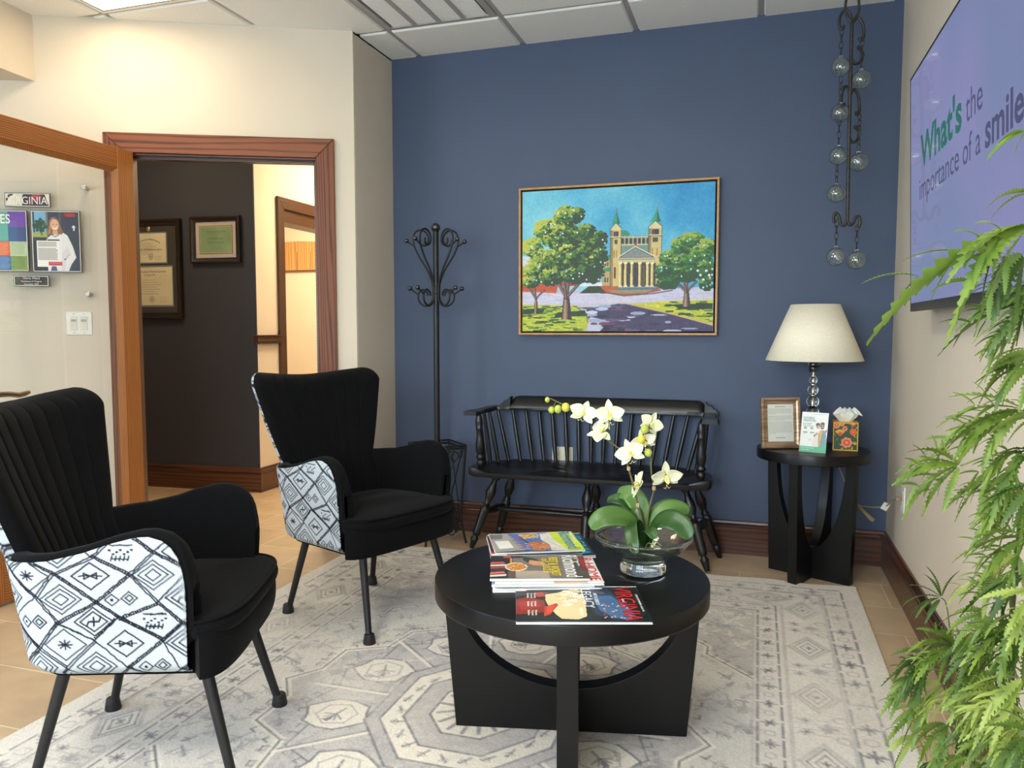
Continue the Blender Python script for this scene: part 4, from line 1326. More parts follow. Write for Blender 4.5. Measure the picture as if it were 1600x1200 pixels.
# ================================================================== TURNED BENCH
bn = thing('wooden_bench', 'black painted spindle-back bench against the blue wall', 'bench', (-.80, 3.84, 0))
def bl(x, y, z): return (x + .80, y - 3.84, z)
SX0, SX1, SYF, SYB = -1.405, -.195, 3.640, 4.005
def seat_outline(n=96):
    pts = []
    cx_, hx = (SX0 + SX1) / 2, (SX1 - SX0) / 2
    for k in range(n):
        th = 2 * PI * k / n; c_, s_ = math.cos(th), math.sin(th)
        e1 = .13 if s_ < 0 else .5
        x = cx_ + hx * abs(c_) ** e1 * (1 if c_ > 0 else -1)
        yc = SYF + .10
        y = yc + (SYB - yc) * abs(s_) ** .8 if s_ > 0 else yc - (yc - SYF) * abs(s_) ** .22
        pts.append((x, y))
    return pts
def bench_seat():
    out = seat_outline(160); n = len(out)
    cx_, cy_ = (SX0 + SX1) / 2, 3.80
    b = MB(); rings = []
    def dish(x, y):
        # three scooped places along the front
        t_ = (x - SX0) / (SX1 - SX0) * 3
        w = abs(math.sin(PI * t_)) ** .7 if 0 < t_ < 3 else 0
        f = max(0, min(1, (3.97 - y) / .12)); edge = 1
        ends = min(1, max(0, (min(x - SX0, SX1 - x) - .02) / .09))
        return .030 * w * f * ends
    zt = .442
    vs = []; fs = []
    levels = [0.02, .2, .4, .6, .75, .86, .93, .97, 1.0]
    for k in levels:
        for x, y in out:
            px, py = cx_ + (x - cx_) * k, cy_ + (y - cy_) * k
            vs.append(bl(px, py, zt - dish(px, py)))
    for (k, z) in ((1.006, .434), (1.008, .42), (.998, .402), (.985, .396), (.3, .396)):
        for x, y in out:
            px, py = cx_ + (x - cx_) * k, cy_ + (y - cy_) * k
            vs.append(bl(px, py, (z - dish(px, py) * .9) if z > .43 else z))
    L = len(levels) + 5
    for j in range(L - 1):
        for i in range(n):
            i2 = (i + 1) % n; fs.append((j * n + i, j * n + i2, (j + 1) * n + i2, (j + 1) * n + i))
    fs.append(tuple(range(n))); fs.append(tuple((L - 1) * n + i for i in range(n)))
    b.add(vs, fs)
    return b
obj('seat', bench_seat(), M_bench, bn, smooth=True, angle=50)
def turned(p0, p1, prof, n=16):
    """prof: (t along 0..1, radius)"""
    p0, p1 = Vector(p0), Vector(p1); L = (p1 - p0).length
    return MB().lathe([(r_, t_ * L) for t_, r_ in prof], n, M=align(p0, p1))
LEGP = [(0, .012), (.03, .014), (.10, .019), (.125, .022), (.15, .016), (.165, .013), (.18, .019), (.20, .022), (.23, .022), (.50, .024), (.53, .024), (.545, .019), (.56, .015), (.575, .021), (.59, .017), (.60, .013), (.66, .020), (.72, .0265), (.76, .026), (.86, .015), (.90, .013), (.905, .018), (.94, .024), (.975, .020), (1.0, .016)]
legs = [((-1.405, 3.700, .008), (-1.285, 3.775, .40)), ((-.800, 3.665, .001), (-.800, 3.765, .40)), ((-.205, 3.675, .008), (-.325, 3.765, .40)),
        ((-1.345, 3.960, .0), (-1.235, 3.895, .40)), ((-.790, 3.975, .0), (-.790, 3.895, .40)), ((-.160, 3.945, .0), (-.290, 3.890, .40))]
for a, b_ in legs:
    obj('leg', turned(bl(*a), bl(*b_), LEGP), M_bench, bn, smooth=True, angle=60)
def lerp(a, b, t): return tuple(a[i] + (b[i] - a[i]) * t for i in range(3))
STP = [(0, .008), (.06, .010), (.2, .012), (.42, .016), (.5, .0175), (.58, .016), (.8, .012), (.94, .010), (1, .008)]
mids = []
for i in range(3):
    f_, k_ = legs[i], legs[i + 3]
    a = lerp(f_[0], f_[1], .46); b_ = lerp(k_[0], k_[1], .50)
    obj('stretcher', turned(bl(*a), bl(*b_), [(0, .009), (.15, .012), (.45, .021), (.55, .021), (.85, .012), (1, .009)]), M_bench, bn, smooth=True)
    mids.append(lerp(a, b_, .5))
for i in range(2):
    obj('stretcher', turned(bl(*mids[i]), bl(*mids[i + 1]), STP), M_bench, bn, smooth=True)
# arm rail (flat U), posts, crest and spindles
def railcurve(t):
    """t 0 (left front) .. 1 (right front): centre line of the arm/back rail"""
    xl, xr, yf, yb = -1.395, -.205, 3.66, 4.003
    s = abs(2 * t - 1); sg = -1 if t < .5 else 1
    # s=1 front of the arm ; s small = back
    if s > .66:
        k = (s - .66) / .34; y = yb - .055 - (yb - .055 - yf) * k; hx = (xr - xl) / 2 - .018 * (1 - k)
    else:
        k = s / .66; th = k * PI / 2; y = yb - .055 * (1 - math.cos(th) ** .6) ; hx = ((xr - xl) / 2 - .018) * math.sin(th) ** .55 if k < 1 else (xr - xl) / 2 - .018
        hx = ((xr - xl) / 2 - .018) * (k if k < .8 else .8 + .2 * math.sin((k - .8) / .2 * PI / 2))
        y = yb - .055 * max(0, (k - .72) / .28) ** 2
    return ((xl + xr) / 2 + sg * hx, y)
def armrail():
    b = MB(); N_ = 80
    secs = []
    for i in range(N_ + 1):
        t = i / N_; x, y = railcurve(t); s = abs(2 * t - 1)
        x2, y2 = railcurve(min(1, t + .004)); x1, y1 = railcurve(max(0, t - .004))
        d = Vector((x2 - x1, y2 - y1, 0)); d = d.normalized() if d.length > 0 else Vector((0, -1, 0)); nr = Vector((-d.y, d.x, 0))
        w = .026 + (.020 * max(0, (s - .86) / .14) ** .8 if s > .86 else 0) + (.010 * max(0, 1 - abs(s - .60) / .05))
        w *= (1 if s < .985 else .75)
        c = Vector((x, y, 0))
        secs.append([c + nr * w + Vector((0, 0, .708)), c + nr * (w + .002) + Vector((0, 0, .718)), c + nr * (w - .003) + Vector((0, 0, .730)), c - nr * (w - .003) + Vector((0, 0, .730)), c - nr * (w + .002) + Vector((0, 0, .718)), c - nr * w + Vector((0, 0, .708))])
    vs = [bl(*p) for s_ in secs for p in s_]; fs = []
    for i in range(N_):
        for j in range(6):
            j2 = (j + 1) % 6; fs.append((i * 6 + j, i * 6 + j2, (i + 1) * 6 + j2, (i + 1) * 6 + j))
    fs.append(tuple(range(6))); fs.append(tuple(N_ * 6 + j for j in range(6)))
    return b.add(vs, fs)
obj('arm_rail', armrail(), M_bench, bn, smooth=True, angle=50)
def crest():
    b = MB(); N_ = 60; xl, xr = -1.285, -.245; secs = []
    for i in range(N_ + 1):
        t = i / N_; x = xl + (xr - xl) * t; s = abs(2 * t - 1)
        h = .052 * (1 - max(0, (s - .93) / .07) ** 2 * .5)
        y = 4.008 - .014 * s ** 4
        # rolled crest: leaning face with a rounded lip
        sec = [(-.026, .712), (-.030, .722), (-.023, .738), (-.010, .757), (.004, .772), (.010, .780), (.020, .785), (.028, .779), (.028, .768), (.020, .75), (.018, .712)]
        secs.append([(x, y + a, .712 + (z - .712) * (h / .052)) for a, z in sec])
    k = len(secs[0]); vs = [bl(*p) for s_ in secs for p in s_]; fs = []
    for i in range(N_):
        for j in range(k):
            j2 = (j + 1) % k; fs.append((i * k + j, i * k + j2, (i + 1) * k + j2, (i + 1) * k + j))
    fs.append(tuple(range(k))); fs.append(tuple(N_ * k + j for j in range(k)))
    b.add(vs, fs)
    return b
cr = obj('crest_rail', crest(), M_bench, bn, smooth=True, angle=60)
for sg, xe in ((-1, -1.285), (1, -.245)):
    # scooped volute block stepping down from the crest to the arm
    vb = MB()
    prof = [(0, .712), (0, .783), (.006, .783), (.012, .770), (.022, .762), (.034, .763), (.040, .756), (.044, .748), (.056, .745), (.062, .736), (.070, .730), (.070, .712)]
    vb.prism([(-sg * 0 + sg * (a - .006), z) for a, z in prof], -.026, .020, M=Matrix.Translation(Vector(bl(xe, 3.994, 0))) @ Matrix.Rotation(PI / 2, 4, 'X'))
    obj('volute', vb, M_bench, bn, bevel=.002)
POSTP = [(0, .015), (.04, .020), (.10, .021), (.13, .015), (.15, .0175), (.17, .022), (.20, .023), (.23, .016), (.26, .019), (.33, .024), (.42, .0245), (.55, .018), (.66, .0155), (.72, .017), (.735, .019), (.75, .016), (.84, .020), (.90, .0185), (1, .011)]
for x0, x1 in ((-1.350, -1.357), (-.243, -.246)):
    obj('arm_post', turned(bl(x0, 3.700, .440), bl(x1, 3.688, .712), POSTP), M_bench, bn, smooth=True, angle=60)
# spindles : (seat x, y) -> (rail x, y)
spl = []
for (xs, ys, xt, yt) in ((-1.352, 3.762, -1.378, 3.748), (-1.342, 3.825, -1.376, 3.820), (-1.318, 3.885, -1.372, 3.890), (-1.275, 3.935, -1.345, 3.955)):
    spl.append((xs, ys, xt, yt)); spl.append((-1.6 - xs, ys, -1.6 - xt, yt))
nb_ = 14
for k in range(nb_):
    f = k / (nb_ - 1) * 2 - 1
    spl.append((-.80 + f * .415, 3.982 - .028 * abs(f) ** 3, -.80 + f * .470, 4.008 - .02 * abs(f) ** 4))
for xs, ys, xt, yt in spl:
    obj('spindle', turned(bl(xs, ys, .436), bl(xt, yt, .714), [(0, .0095), (.3, .0120), (.6, .0115), (1, .0085)], 10), M_bench, bn, smooth=True)

# ================================================================== ROUND TABLES
def cross_table(name, label, cat, loc, ang, R_, ztop, tk, half_top, half_bot, th, arc_hw, arc_z, ang2=None, open_top=False):
    t = thing(name, label, cat, loc)
    tb = MB().lathe([(0, ztop), (R_ - .004, ztop), (R_ - .001, ztop - .0012), (R_, ztop - .004), (R_, ztop - tk + .003), (R_ - .002, ztop - tk), (0, ztop - tk)], 128)
    obj('tabletop', tb, M_black, t, smooth=True, angle=30)
    zu = ztop - tk
    a0 = math.radians(ang)
    arc = [(arc_hw * math.cos(k * PI / 40), zu - (zu - arc_z) * math.sin(k * PI / 40)) for k in range(41)]
    full = [(half_top, zu)] + [(x, z) for x, z in arc] + [(-half_top, zu), (-half_bot, 0), (half_bot, 0)]
    M1 = Matrix.Rotation(a0, 4, 'Z') @ Matrix.Rotation(PI / 2, 4, 'X')
    obj('leg_panel', MB().prism(full, -th / 2, th / 2, M=M1), M_black, t, bevel=.002)
    M2 = Matrix.Rotation(a0 + PI / 2, 4, 'Z') @ Matrix.Rotation(PI / 2, 4, 'X')
    # second panel as two halves meeting the first
    for sg in (-1, 1):
        hp_ = [(x, z) for x, z in arc if x * sg >= 0]
        if sg > 0:
            poly = [(half_top, zu)] + hp_ + [(th / 2, arc_z), (th / 2, 0), (half_bot, 0)]
            poly = [(half_top, zu)] + [p for p in hp_ if p[0] > th / 2] + [(th / 2, arc_z), (th / 2, 0), (half_bot, 0)]
        else:
            poly = [(-th / 2, arc_z)] + [p for p in hp_ if p[0] < -th / 2] + [(-half_top, zu), (-half_bot, 0), (-th / 2, 0)]
        obj('leg_panel', MB().prism(poly, -th / 2, th / 2, M=M2), M_black, t, bevel=.002)
    return t
CT = (-.492, 2.088)
cross_table('coffee_table', 'low round black coffee table with arched crossed panels on the rug', 'table', (CT[0], CT[1], .008), 12.2, .384, .449, .052, .362, .327, .052, .318, .125)
ST = (.250, 3.772)
cross_table('side_table', 'small tall round black side table in the corner by the lamp', 'table', (ST[0], ST[1], 0), -26, .2445, .602, .046, .205, .190, .042, .160, .135)

# ================================================================== COAT RACK
ck = thing('coat_rack', 'black metal coat rack with scroll hooks and umbrella stand base', 'coat rack', (-1.64, 3.805, 0))
cp = MB().tube([(0, 0, .10), (0, 0, 1.665)], .0155, 20)
for z in (.62, 1.06, 1.34): cp.lathe([(.0155, z - .002), (.0163, z), (.0155, z + .002)], 20)
obj('pole', cp, M_metal, ck, smooth=True)
obj('finial', MB().sphere((0, 0, 1.685), .0245, 24, 14), M_gloss, ck, smooth=True)
obj('collar', MB().lathe([(.0155, 1.335), (.0185, 1.338), (.0185, 1.372), (.0155, 1.376)], 24), M_metal, ck, smooth=True)
def bez(P, n=40):
    """Catmull-Rom through points"""
    P = [Vector(p) for p in P]; out = []
    Q = [P[0]] + P + [P[-1]]
    m = len(P) - 1
    for i in range(m):
        for k in range(n // m + 1):
            t = k / (n // m + 1)
            a, b_, c, d = Q[i], Q[i + 1], Q[i + 2], Q[i + 3]
            out.append(.5 * ((2 * b_) + (c - a) * t + (2 * a - 5 * b_ + 4 * c - d) * t * t + (3 * b_ - a - 3 * c + d) * t ** 3))
    out.append(P[-1]); return out
for k, an in enumerate((200, 250, -20, 30)):
    a = math.radians(an); R2 = Matrix.Rotation(a, 4, 'Z')
    # upper arm: rises outwards, then curls back in a loop ; lower: curls under
    up = [(.018, 0, 1.335), (.020, 0, 1.39), (.045, 0, 1.46), (.088, 0, 1.53), (.118, 0, 1.60), (.112, 0, 1.655), (.078, 0, 1.672), (.046, 0, 1.650), (.040, 0, 1.612), (.060, 0, 1.590), (.082, 0, 1.602), (.082, 0, 1.625)]
    lo = [(.018, 0, 1.375), (.017, 0, 1.33), (.024, 0, 1.295), (.055, 0, 1.272), (.088, 0, 1.292), (.096, 0, 1.330), (.076, 0, 1.358), (.050, 0, 1.345), (.045, 0, 1.325)]
    hk = obj('hook_scroll', MB().tube(bez(up, 60), .0052, 8, M=R2).tube(bez(lo, 48), .0052, 8, M=R2), M_metal, ck, smooth=True)
    pg = MB().tube([(.112, 0, 1.585), (.150, 0, 1.612)], .0042, 8, M=R2).tube([(.092, 0, 1.33), (.135, 0, 1.362)], .0042, 8, M=R2)
    obj('peg', pg, M_metal, hk, smooth=True)
    obj('peg_ball', MB().sphere((.154, 0, 1.615), .0125, 16, 10, M=R2).sphere((.139, 0, 1.365), .0125, 16, 10, M=R2), M_gloss, hk, smooth=True)
# umbrella stand
hs = .165
cn = [(hs, 0), (0, hs), (-hs, 0), (0, -hs)]
ur = MB()
for z, rr_ in ((.530, 1), (.515, .96), (.12, .80)):
    for i in range(4):
        p, q = cn[i], cn[(i + 1) % 4]
        ur.tube([(p[0] * rr_, p[1] * rr_, z), (q[0] * rr_, q[1] * rr_, z)], .0058, 8)
obj('stand_ring', ur, M_metal, ck, smooth=True)
for p in cn:
    pts = [(p[0], p[1], .532), (p[0] * .93, p[1] * .93, .40), (p[0] * .84, p[1] * .84, .22), (p[0] * .84, p[1] * .84, .12), (p[0] * 1.0, p[1] * 1.0, .0)]
    obj('leg', MB().tube(bez(pts, 24), .0070, 8), M_metal, ck, smooth=True)
for i in range(4):
    p, q = Vector((*cn[i], 0)), Vector((*cn[(i + 1) % 4], 0))
    c0 = (p + q) / 2; d = (q - p).normalized()
    def L(a, z): 
        k = .80 + .18 * (z - .12) / .4
        v = c0 * k + d * a; return (v.x, v.y, z)
    o_ = MB()
    for sg in (-1, 1):
        o_.tube(bez([L(sg * .085, .50), L(sg * .04, .42), L(0, .33), L(-sg * .05, .22), L(-sg * .075, .13)], 24), .0036, 6)
        o_.tube(bez([L(sg * .045, .505), L(sg * .07, .49), L(sg * .072, .465), L(sg * .05, .452), L(sg * .032, .468), L(sg * .038, .49)], 24), .0036, 6)
        o_.tube(bez([L(sg * .01, .12), L(sg * .015, .07), L(sg * .045, .045), L(sg * .07, .07), L(sg * .055, .10), L(sg * .035, .09)], 24), .0036, 6)
    obj('scrollwork', o_, M_metal, ck, smooth=True)
obj('pole_seat', MB().tube([(-.13, 0, .12), (.13, 0, .12)], .006, 8).tube([(0, -.13, .12), (0, .13, .12)], .006, 8).lathe([(0, .10), (.03, .10), (.03, .14), (.0165, .16)], 16), M_metal, ck, smooth=True)

# ================================================================== PAINTING
PX0, PX1, PZ0, PZ1 = -1.243, -.199, 1.118, 1.903
pt = thing('framed_painting', 'framed landscape painting of a domed church with two green spires and trees', 'painting', ((PX0 + PX1) / 2, YB, (PZ0 + PZ1) / 2), rot=(PI / 2, 0, 0))
def painting():
    W_, H_ = 430, 320
    r = Ras(W_, H_, '3fa0c8'); rnd = random.Random(5)
    v1 = value_noise(W_, H_, 70, 21); v2 = value_noise(W_, H_, 20, 22)
    X = np.linspace(0, 1, W_)[None, :]; Y = np.linspace(0, 1, H_)[:, None]
    a = np.array([0x8c, 0xd2, 0xdc]) / 255; b = np.array([0x1f, 0x8c, 0xc4]) / 255
    t = np.clip(.15 + .75 * X - .25 * Y + .5 * (v1 - .5) + .2 * (v2 - .5), 0, 1)[..., None]
    r.a = a * (1 - t) + b * t
    def q(x, y):
        u = (x - 157) / 1285; yt = 170 - 78 * u
        return (u * W_, (y - yt) / (1110 - yt) * H_)
    def Q(*p): return [q(*i) for i in p]
    def poly(c, *p): r.poly(Q(*p), c)
    def ln(c, w, *p): r.line(Q(*p), w, c)
    def el(x, y, rx, ry, c, al=1): 
        x, y = q(x, y); r.ell(x, y, rx * W_ / 1285, ry * H_ / 980, c, al)
    # ground
    poly('b8b4cc', (150, 830), (1450, 810), (1450, 1120), (150, 1120))
    poly('c4c0d8', (150, 845), (700, 850), (1440, 800), (1440, 895), (860, 915), (150, 925))
    for k in range(40): 
        x, y = rnd.uniform(150, 1440), rnd.uniform(850, 905); ln(rnd.choice(['d2cee2', 'b0acc6', 'c9c3d2']), 1.5, (x, y), (x + rnd.uniform(40, 120), y + rnd.uniform(-4, 4)))
    poly('2c3a20', (640, 790), (560, 850), (760, 850), (800, 800))
    poly('b5532e', (690, 792), (1080, 800), (1110, 830), (960, 862), (800, 860), (740, 840))
    poly('8a8a6c', (760, 828), (1060, 822), (1000, 848), (790, 848)); ln('3a2a24', 2, (740, 845), (860, 866), (1060, 850), (1180, 828))
    # dark road with light patches
    poly('3b3558', (610, 950), (780, 918), (900, 925), (1100, 970), (1440, 1070), (1440, 1118), (560, 1118), (620, 1040))
    poly('b9bcd2', (520, 935), (700, 918), (860, 915), (640, 950)); poly('b9bcd2', (600, 1060), (640, 1010), (760, 1040), (700, 1112), (590, 1112))
    for k in range(46):
        x, y = rnd.uniform(620, 1400), rnd.uniform(935, 1110)
        if y < 930 + (x - 900) * .25: continue
        el(x, y, rnd.uniform(18, 60), rnd.uniform(4, 12), rnd.choice(['b4b9d4', '9aa0c4', '5a5078', '241f3a', '6d3a50', 'c6cbe0', '2b2748']))
    # grass
    poly('a9b83a', (150, 930), (520, 935), (610, 990), (628, 1040), (600, 1112), (150, 1112))
    poly('b4bc34', (905, 925), (1180, 900), (1440, 890), (1440, 1060))
    ln('caa25c', 2.5, (520, 933), (605, 985), (626, 1040), (600, 1112)); ln('2a2418', 1.2, (530, 938), (612, 990), (618, 1050))
    ln('d3a860', 2.5, (905, 925), (1180, 990), (1440, 1062)); ln('d8c090', 1.6, (150, 924), (520, 928), (860, 915), (1440, 890))
    for k in range(230):
        x = rnd.uniform(155, 600); y = rnd.uniform(938, 1108)
        c = rnd.choice(['1d3a1c', '24491f', '3e6a25', 'c4c83e', 'd2cc48', '8aa032']) if y < 1010 or rnd.random() < .7 else 'c9c83c'
        if x + 60 < 615: ln(c, rnd.uniform(1.2, 3.2), (x, y), (x + rnd.uniform(20, 70), y + rnd.uniform(-3, 3)))
    for k in range(130):
        x = rnd.uniform(960, 1430); y = rnd.uniform(905, 1050)
        if y > 915 + (x - 905) * .25: continue
        c = rnd.choice(['1d3a1c', '24491f', '16301a', 'c4c83e', '3e6a25']) if x > 1120 else rnd.choice(['c4c83e', 'd8d04a', '9cae34'])
        ln(c, rnd.uniform(1.2, 3.6), (x, y), (min(1436, x + rnd.uniform(20, 70)), y + rnd.uniform(-3, 3)))
    poly('1c3a1c', (400, 985), (600, 965), (612, 1000), (380, 1020)); poly('1f3c1e', (160, 960), (330, 950), (300, 985), (160, 990)); poly('17301a', (1180, 925), (1435, 915), (1435, 955), (1230, 960))
    # distant houses behind the trees
    poly('cfd4dc', (158, 600), (330, 610), (330, 680), (158, 670)); poly('c9552c', (158, 670), (300, 700), (420, 760), (400, 850), (158, 840))
    for k in range(18): x = 165 + k * 14; ln('7a2c1c', 1, (x, 700), (x, 835))
    poly('b23c2c', (400, 720), (700, 745), (700, 800), (400, 800)); poly('d8dce8', (560, 780), (720, 775), (715, 800), (560, 802))
    # church
    poly('2d8a6c', (700, 600), (768, 588), (768, 630), (706, 630)); poly('b89c62', (722, 630), (770, 625), (770, 800), (716, 800)); poly('2d8a6c', (726, 680), (770, 672), (770, 700), (722, 702))
    for x in (738, 754): poly('5a2a24', (x - 5, 640), (x + 5, 640), (x + 5, 666), (x - 5, 666)); poly('4a4a3c', (x - 6, 745), (x + 4, 740), (x + 4, 775), (x - 6, 775))
    poly('a39464', (835, 520), (1070, 520), (1070, 640), (835, 640)); poly('6b8a80', (835, 530), (1035, 520), (1030, 600), (835, 606))
    el(862, 458, 36, 36, '2b8a70'); poly('6a7468', (830, 462), (1030, 458), (1030, 520), (830, 522))
    for k in range(7): x = 850 + k * 28; poly('2e3438', (x - 8, 478), (x + 8, 478), (x + 8, 515), (x - 8, 515)); ln('b4ae90', 2, (x + 14, 460), (x + 14, 522))
    ln('d6caa0', 2.2, (830, 470), (1030, 465)); ln('d6caa0', 2.2, (830, 520), (1030, 516))
    for x0, x1, yt_, sp_ in ((770, 842, 385, (808, 290)), (1022, 1108, 370, (1077, 275))):
        poly('cdb87c', (x0, yt_ + 30), (x1, yt_ + 28), (x1 - 4, 800), (x0 + 2, 800)); poly('8d7c50', (x0, yt_ + 30), (x0 + 16, yt_ + 30), (x0 + 18, 800), (x0 + 2, 800))
        poly('2c9a76', (x0 + 8, yt_), sp_, (x1 - 8, yt_ - 8)); poly('1c6a54', (sp_[0], sp_[1]), (x1 - 8, yt_ - 8), ((x0 + x1) / 2 + 8, yt_))
        poly('d8c890', (x0 - 2, yt_ + 30), ((x0 + x1) / 2, yt_ - 12), (x1 + 2, yt_ + 25), (x1 + 2, yt_ + 36), (x0 - 2, yt_ + 38)); ln('3a2e20', 1.2, (x0 - 2, yt_ + 30), ((x0 + x1) / 2, yt_ - 12), (x1 + 2, yt_ + 25))
        poly('2a3446', (x0 + 20, yt_ + 45), (x1 - 18, yt_ + 44), (x1 - 18, yt_ + 82), (x0 + 20, yt_ + 82)); poly('7e3a2a', (x0 + 30, yt_ + 50), (x0 + 36, yt_ + 50), (x0 + 36, yt_ + 82), (x0 + 30, yt_ + 82))
        ln('3b3020', 1.5, (x0 - 4, yt_ + 90), (x1 + 4, yt_ + 88)); ln('e6d8a4', 2, (x0 - 4, yt_ + 84), (x1 + 4, yt_ + 82)); ln('4a3c28', 1.2, (x0, yt_ + 30), (x0, 798)); ln('4a3c28', 1.2, (x1, yt_ + 30), (x1 - 3, 640))
        poly('3c4440', (x0 + 26, yt_ + 100), (x1 - 26, yt_ + 100), (x1 - 26, yt_ + 130), (x0 + 26, yt_ + 130))
        for x in (x0 + 24, x1 - 32): poly('caa23c', (x, yt_ + 175), (x + 9, yt_ + 173), (x + 9, yt_ + 218), (x, yt_ + 220)); ln('4a3420', 1, (x, yt_ + 172), (x, yt_ + 222))
        ln('c23a30', 1.6, (sp_[0], sp_[1] - 12), (sp_[0], sp_[1] + 6))
    poly('7c3a28', (793, 672), (808, 672), (808, 750), (793, 750)); 
    # portico
    poly('34343c', (830, 640), (1070, 640), (1070, 805), (830, 805)); poly('5c4a34', (985, 660), (1000, 660), (1000, 800), (985, 800))
    poly('9ba39a', (826, 602), (936, 530), (1066, 600), (1064, 616), (826, 618)); poly('7b8482', (850, 598), (936, 545), (1040, 596)); ln('d8d0b0', 2, (826, 602), (936, 530), (1066, 600)); ln('37302a', 1.3, (836, 604), (936, 540), (1056, 602), (836, 604))
    poly('c6ba90', (828, 612), (1064, 606), (1062, 634), (828, 640)); ln('5a4e3a', 1.2, (828, 620), (1064, 615)); el(938, 512, 8, 14, '9a3a3a')
    for x in (838, 872, 914, 967, 1017, 1047):
        poly('e4cf86', (x - 8, 648), (x + 8, 646), (x + 9, 800), (x - 9, 802)); poly('a98a48', (x + 3, 648), (x + 8, 646), (x + 9, 800), (x + 4, 801)); poly('efe0ac', (x - 13, 638), (x + 13, 636), (x + 10, 650), (x - 10, 652)); poly('efe0ac', (x - 13, 798), (x + 13, 796), (x + 13, 808), (x - 13, 808))
    poly('5d6c7c', (815, 806), (1075, 802), (1095, 825), (830, 828)); poly('7f8fa0', (822, 806), (1070, 803), (1074, 810), (824, 813))
    # trees
    def trunk(x, y0, y1, w, lean, br):
        c = '7d6257'
        poly('3a2a30', (x - w, y0), (x - w * .5, y1), (x + w * .6, y1), (x + w * 1.1, y0)); poly(c, (x - w * .8, y0), (x - w * .4, y1), (x + w * .2, y1), (x + w * .3, y0)); poly('a88a78', (x - w * .5, y0), (x - w * .2, y1), (x, y1), (x - w * .1, y0))
        for (dx, dy, bw) in br:
            ln('3a2a30', bw * .5, (x, y1 + 10), (x + dx * .4, y1 + dy * .35), (x + dx, y1 + dy)); ln(c, bw * .3, (x - 3, y1 + 10), (x - 3 + dx * .4, y1 + dy * .35), (x - 3 + dx, y1 + dy))
    def crown(blobs, n, lightdir, pal):
        dark, mid, light, yel = pal
        for (cx_, cy_, rx, ry) in blobs: el(cx_, cy_, rx * .9, ry * .9, dark)
        for k in range(n):
            cx_, cy_, rx, ry = rnd.choice(blobs); a_ = rnd.uniform(0, 2 * PI); d = rnd.random() ** .5
            x, y = cx_ + rx * d * math.cos(a_), cy_ + ry * d * math.sin(a_)
            x = max(160, min(1435, x))
            f = -(x - cx_) / rx * .6 - (y - cy_) / ry * .8 + rnd.uniform(-.5, .5) + lightdir(x, y)
            c = yel if f > .9 else light if f > .45 else mid if f > -.1 else dark
            s = rnd.uniform(5, 12); el(x, y, s * 1.3, s * .9, c)
        for k in range(n // 70):
            cx_, cy_, rx, ry = rnd.choice(blobs); x, y = cx_ + rnd.uniform(-.75, .75) * rx, cy_ + rnd.uniform(-.75, .75) * ry
            el(max(165, min(1430, x)), y, 5, 6, rnd.choice(['cfe4ea', '8cc8dc', 'dfe8e4']))
    trunk(255, 985, 880, 15, 0, [(-45, -60, 9), (60, -50, 8), (-10, -80, 9)])
    trunk(470, 1030, 870, 36, 0, [(-75, -130, 16), (20, -150, 17), (110, -110, 14), (-20, -120, 13)])
    pal1 = ('223c22', '3f6a2a', '86a03a', 'b8bc4c')
    crown([(470, 330, 90, 70), (540, 320, 50, 50), (360, 440, 110, 90), (300, 420, 60, 60), (230, 540, 75, 60), (450, 480, 130, 110), (600, 450, 80, 70), (640, 560, 95, 90), (700, 480, 45, 50), (500, 620, 140, 100), (330, 620, 130, 70), (230, 700, 70, 50), (640, 690, 90, 90), (360, 740, 90, 60), (540, 730, 110, 55), (220, 770, 60, 40), (700, 600, 50, 60)], 3400, lambda x, y: .5 - (x - 300) / 420 - max(0, y - 640) / 300, pal1)
    for k in range(30): x, y = rnd.uniform(200, 700), rnd.uniform(560, 780); ln('2a2420', 1.3, (x, y), (x + rnd.uniform(-30, 30), y + rnd.uniform(-50, -10)))
    trunk(1270, 940, 830, 26, 0, [(-70, -60, 12), (60, -60, 11), (5, -110, 12), (-30, -110, 9)])
    crown([(1300, 480, 70, 45), (1240, 520, 70, 60), (1390, 540, 60, 60), (1160, 610, 60, 50), (1330, 610, 100, 80), (1220, 660, 110, 70), (1120, 700, 50, 60), (1390, 690, 60, 70), (1150, 780, 70, 40), (1400, 780, 50, 45), (1260, 720, 90, 50)], 2000, lambda x, y: .25 - (y - 560) / 330 + (x - 1300) / 700, ('1f4420', '2f6a2c', '5f9036', '9cac44'))
    for k in range(5): poly('e6e2e8', *[(x_ + 1330 + k * 18, y_ + 690 + (k % 3) * 30) for x_, y_ in ((0, 0), (14, -4), (18, 10), (4, 14))])
    # canvas strokes
    r.a += (RNG.normal(0, .02, (H_, W_)))[..., None] + (.05 * (value_noise(W_, H_, 4, 31) - .5))[..., None]
    return r.clip()
pw_, ph_ = PX1 - PX0, PZ1 - PZ0
M_goldw = mat('pale_gold_wood', (188, 142, 84), .4, (170, 124, 70), 40, stretch=(1, 1, 1))
fb = MB()
for x0, x1, y0, y1 in ((-pw_ / 2, pw_ / 2, ph_ / 2 - .011, ph_ / 2), (-pw_ / 2, pw_ / 2, -ph_ / 2, -ph_ / 2 + .011), (-pw_ / 2, -pw_ / 2 + .011, -ph_ / 2 + .011, ph_ / 2 - .011), (pw_ / 2 - .011, pw_ / 2, -ph_ / 2 + .011, ph_ / 2 - .011)):
    fb.box(x0, x1, y0, y1, .001, .042)
obj('frame', fb, M_goldw, pt, bevel=.0015)
obj('backing', MB().box(-pw_ / 2 + .011, pw_ / 2 - .011, -ph_ / 2 + .011, ph_ / 2 - .011, .002, .010), M_darkgap, pt)
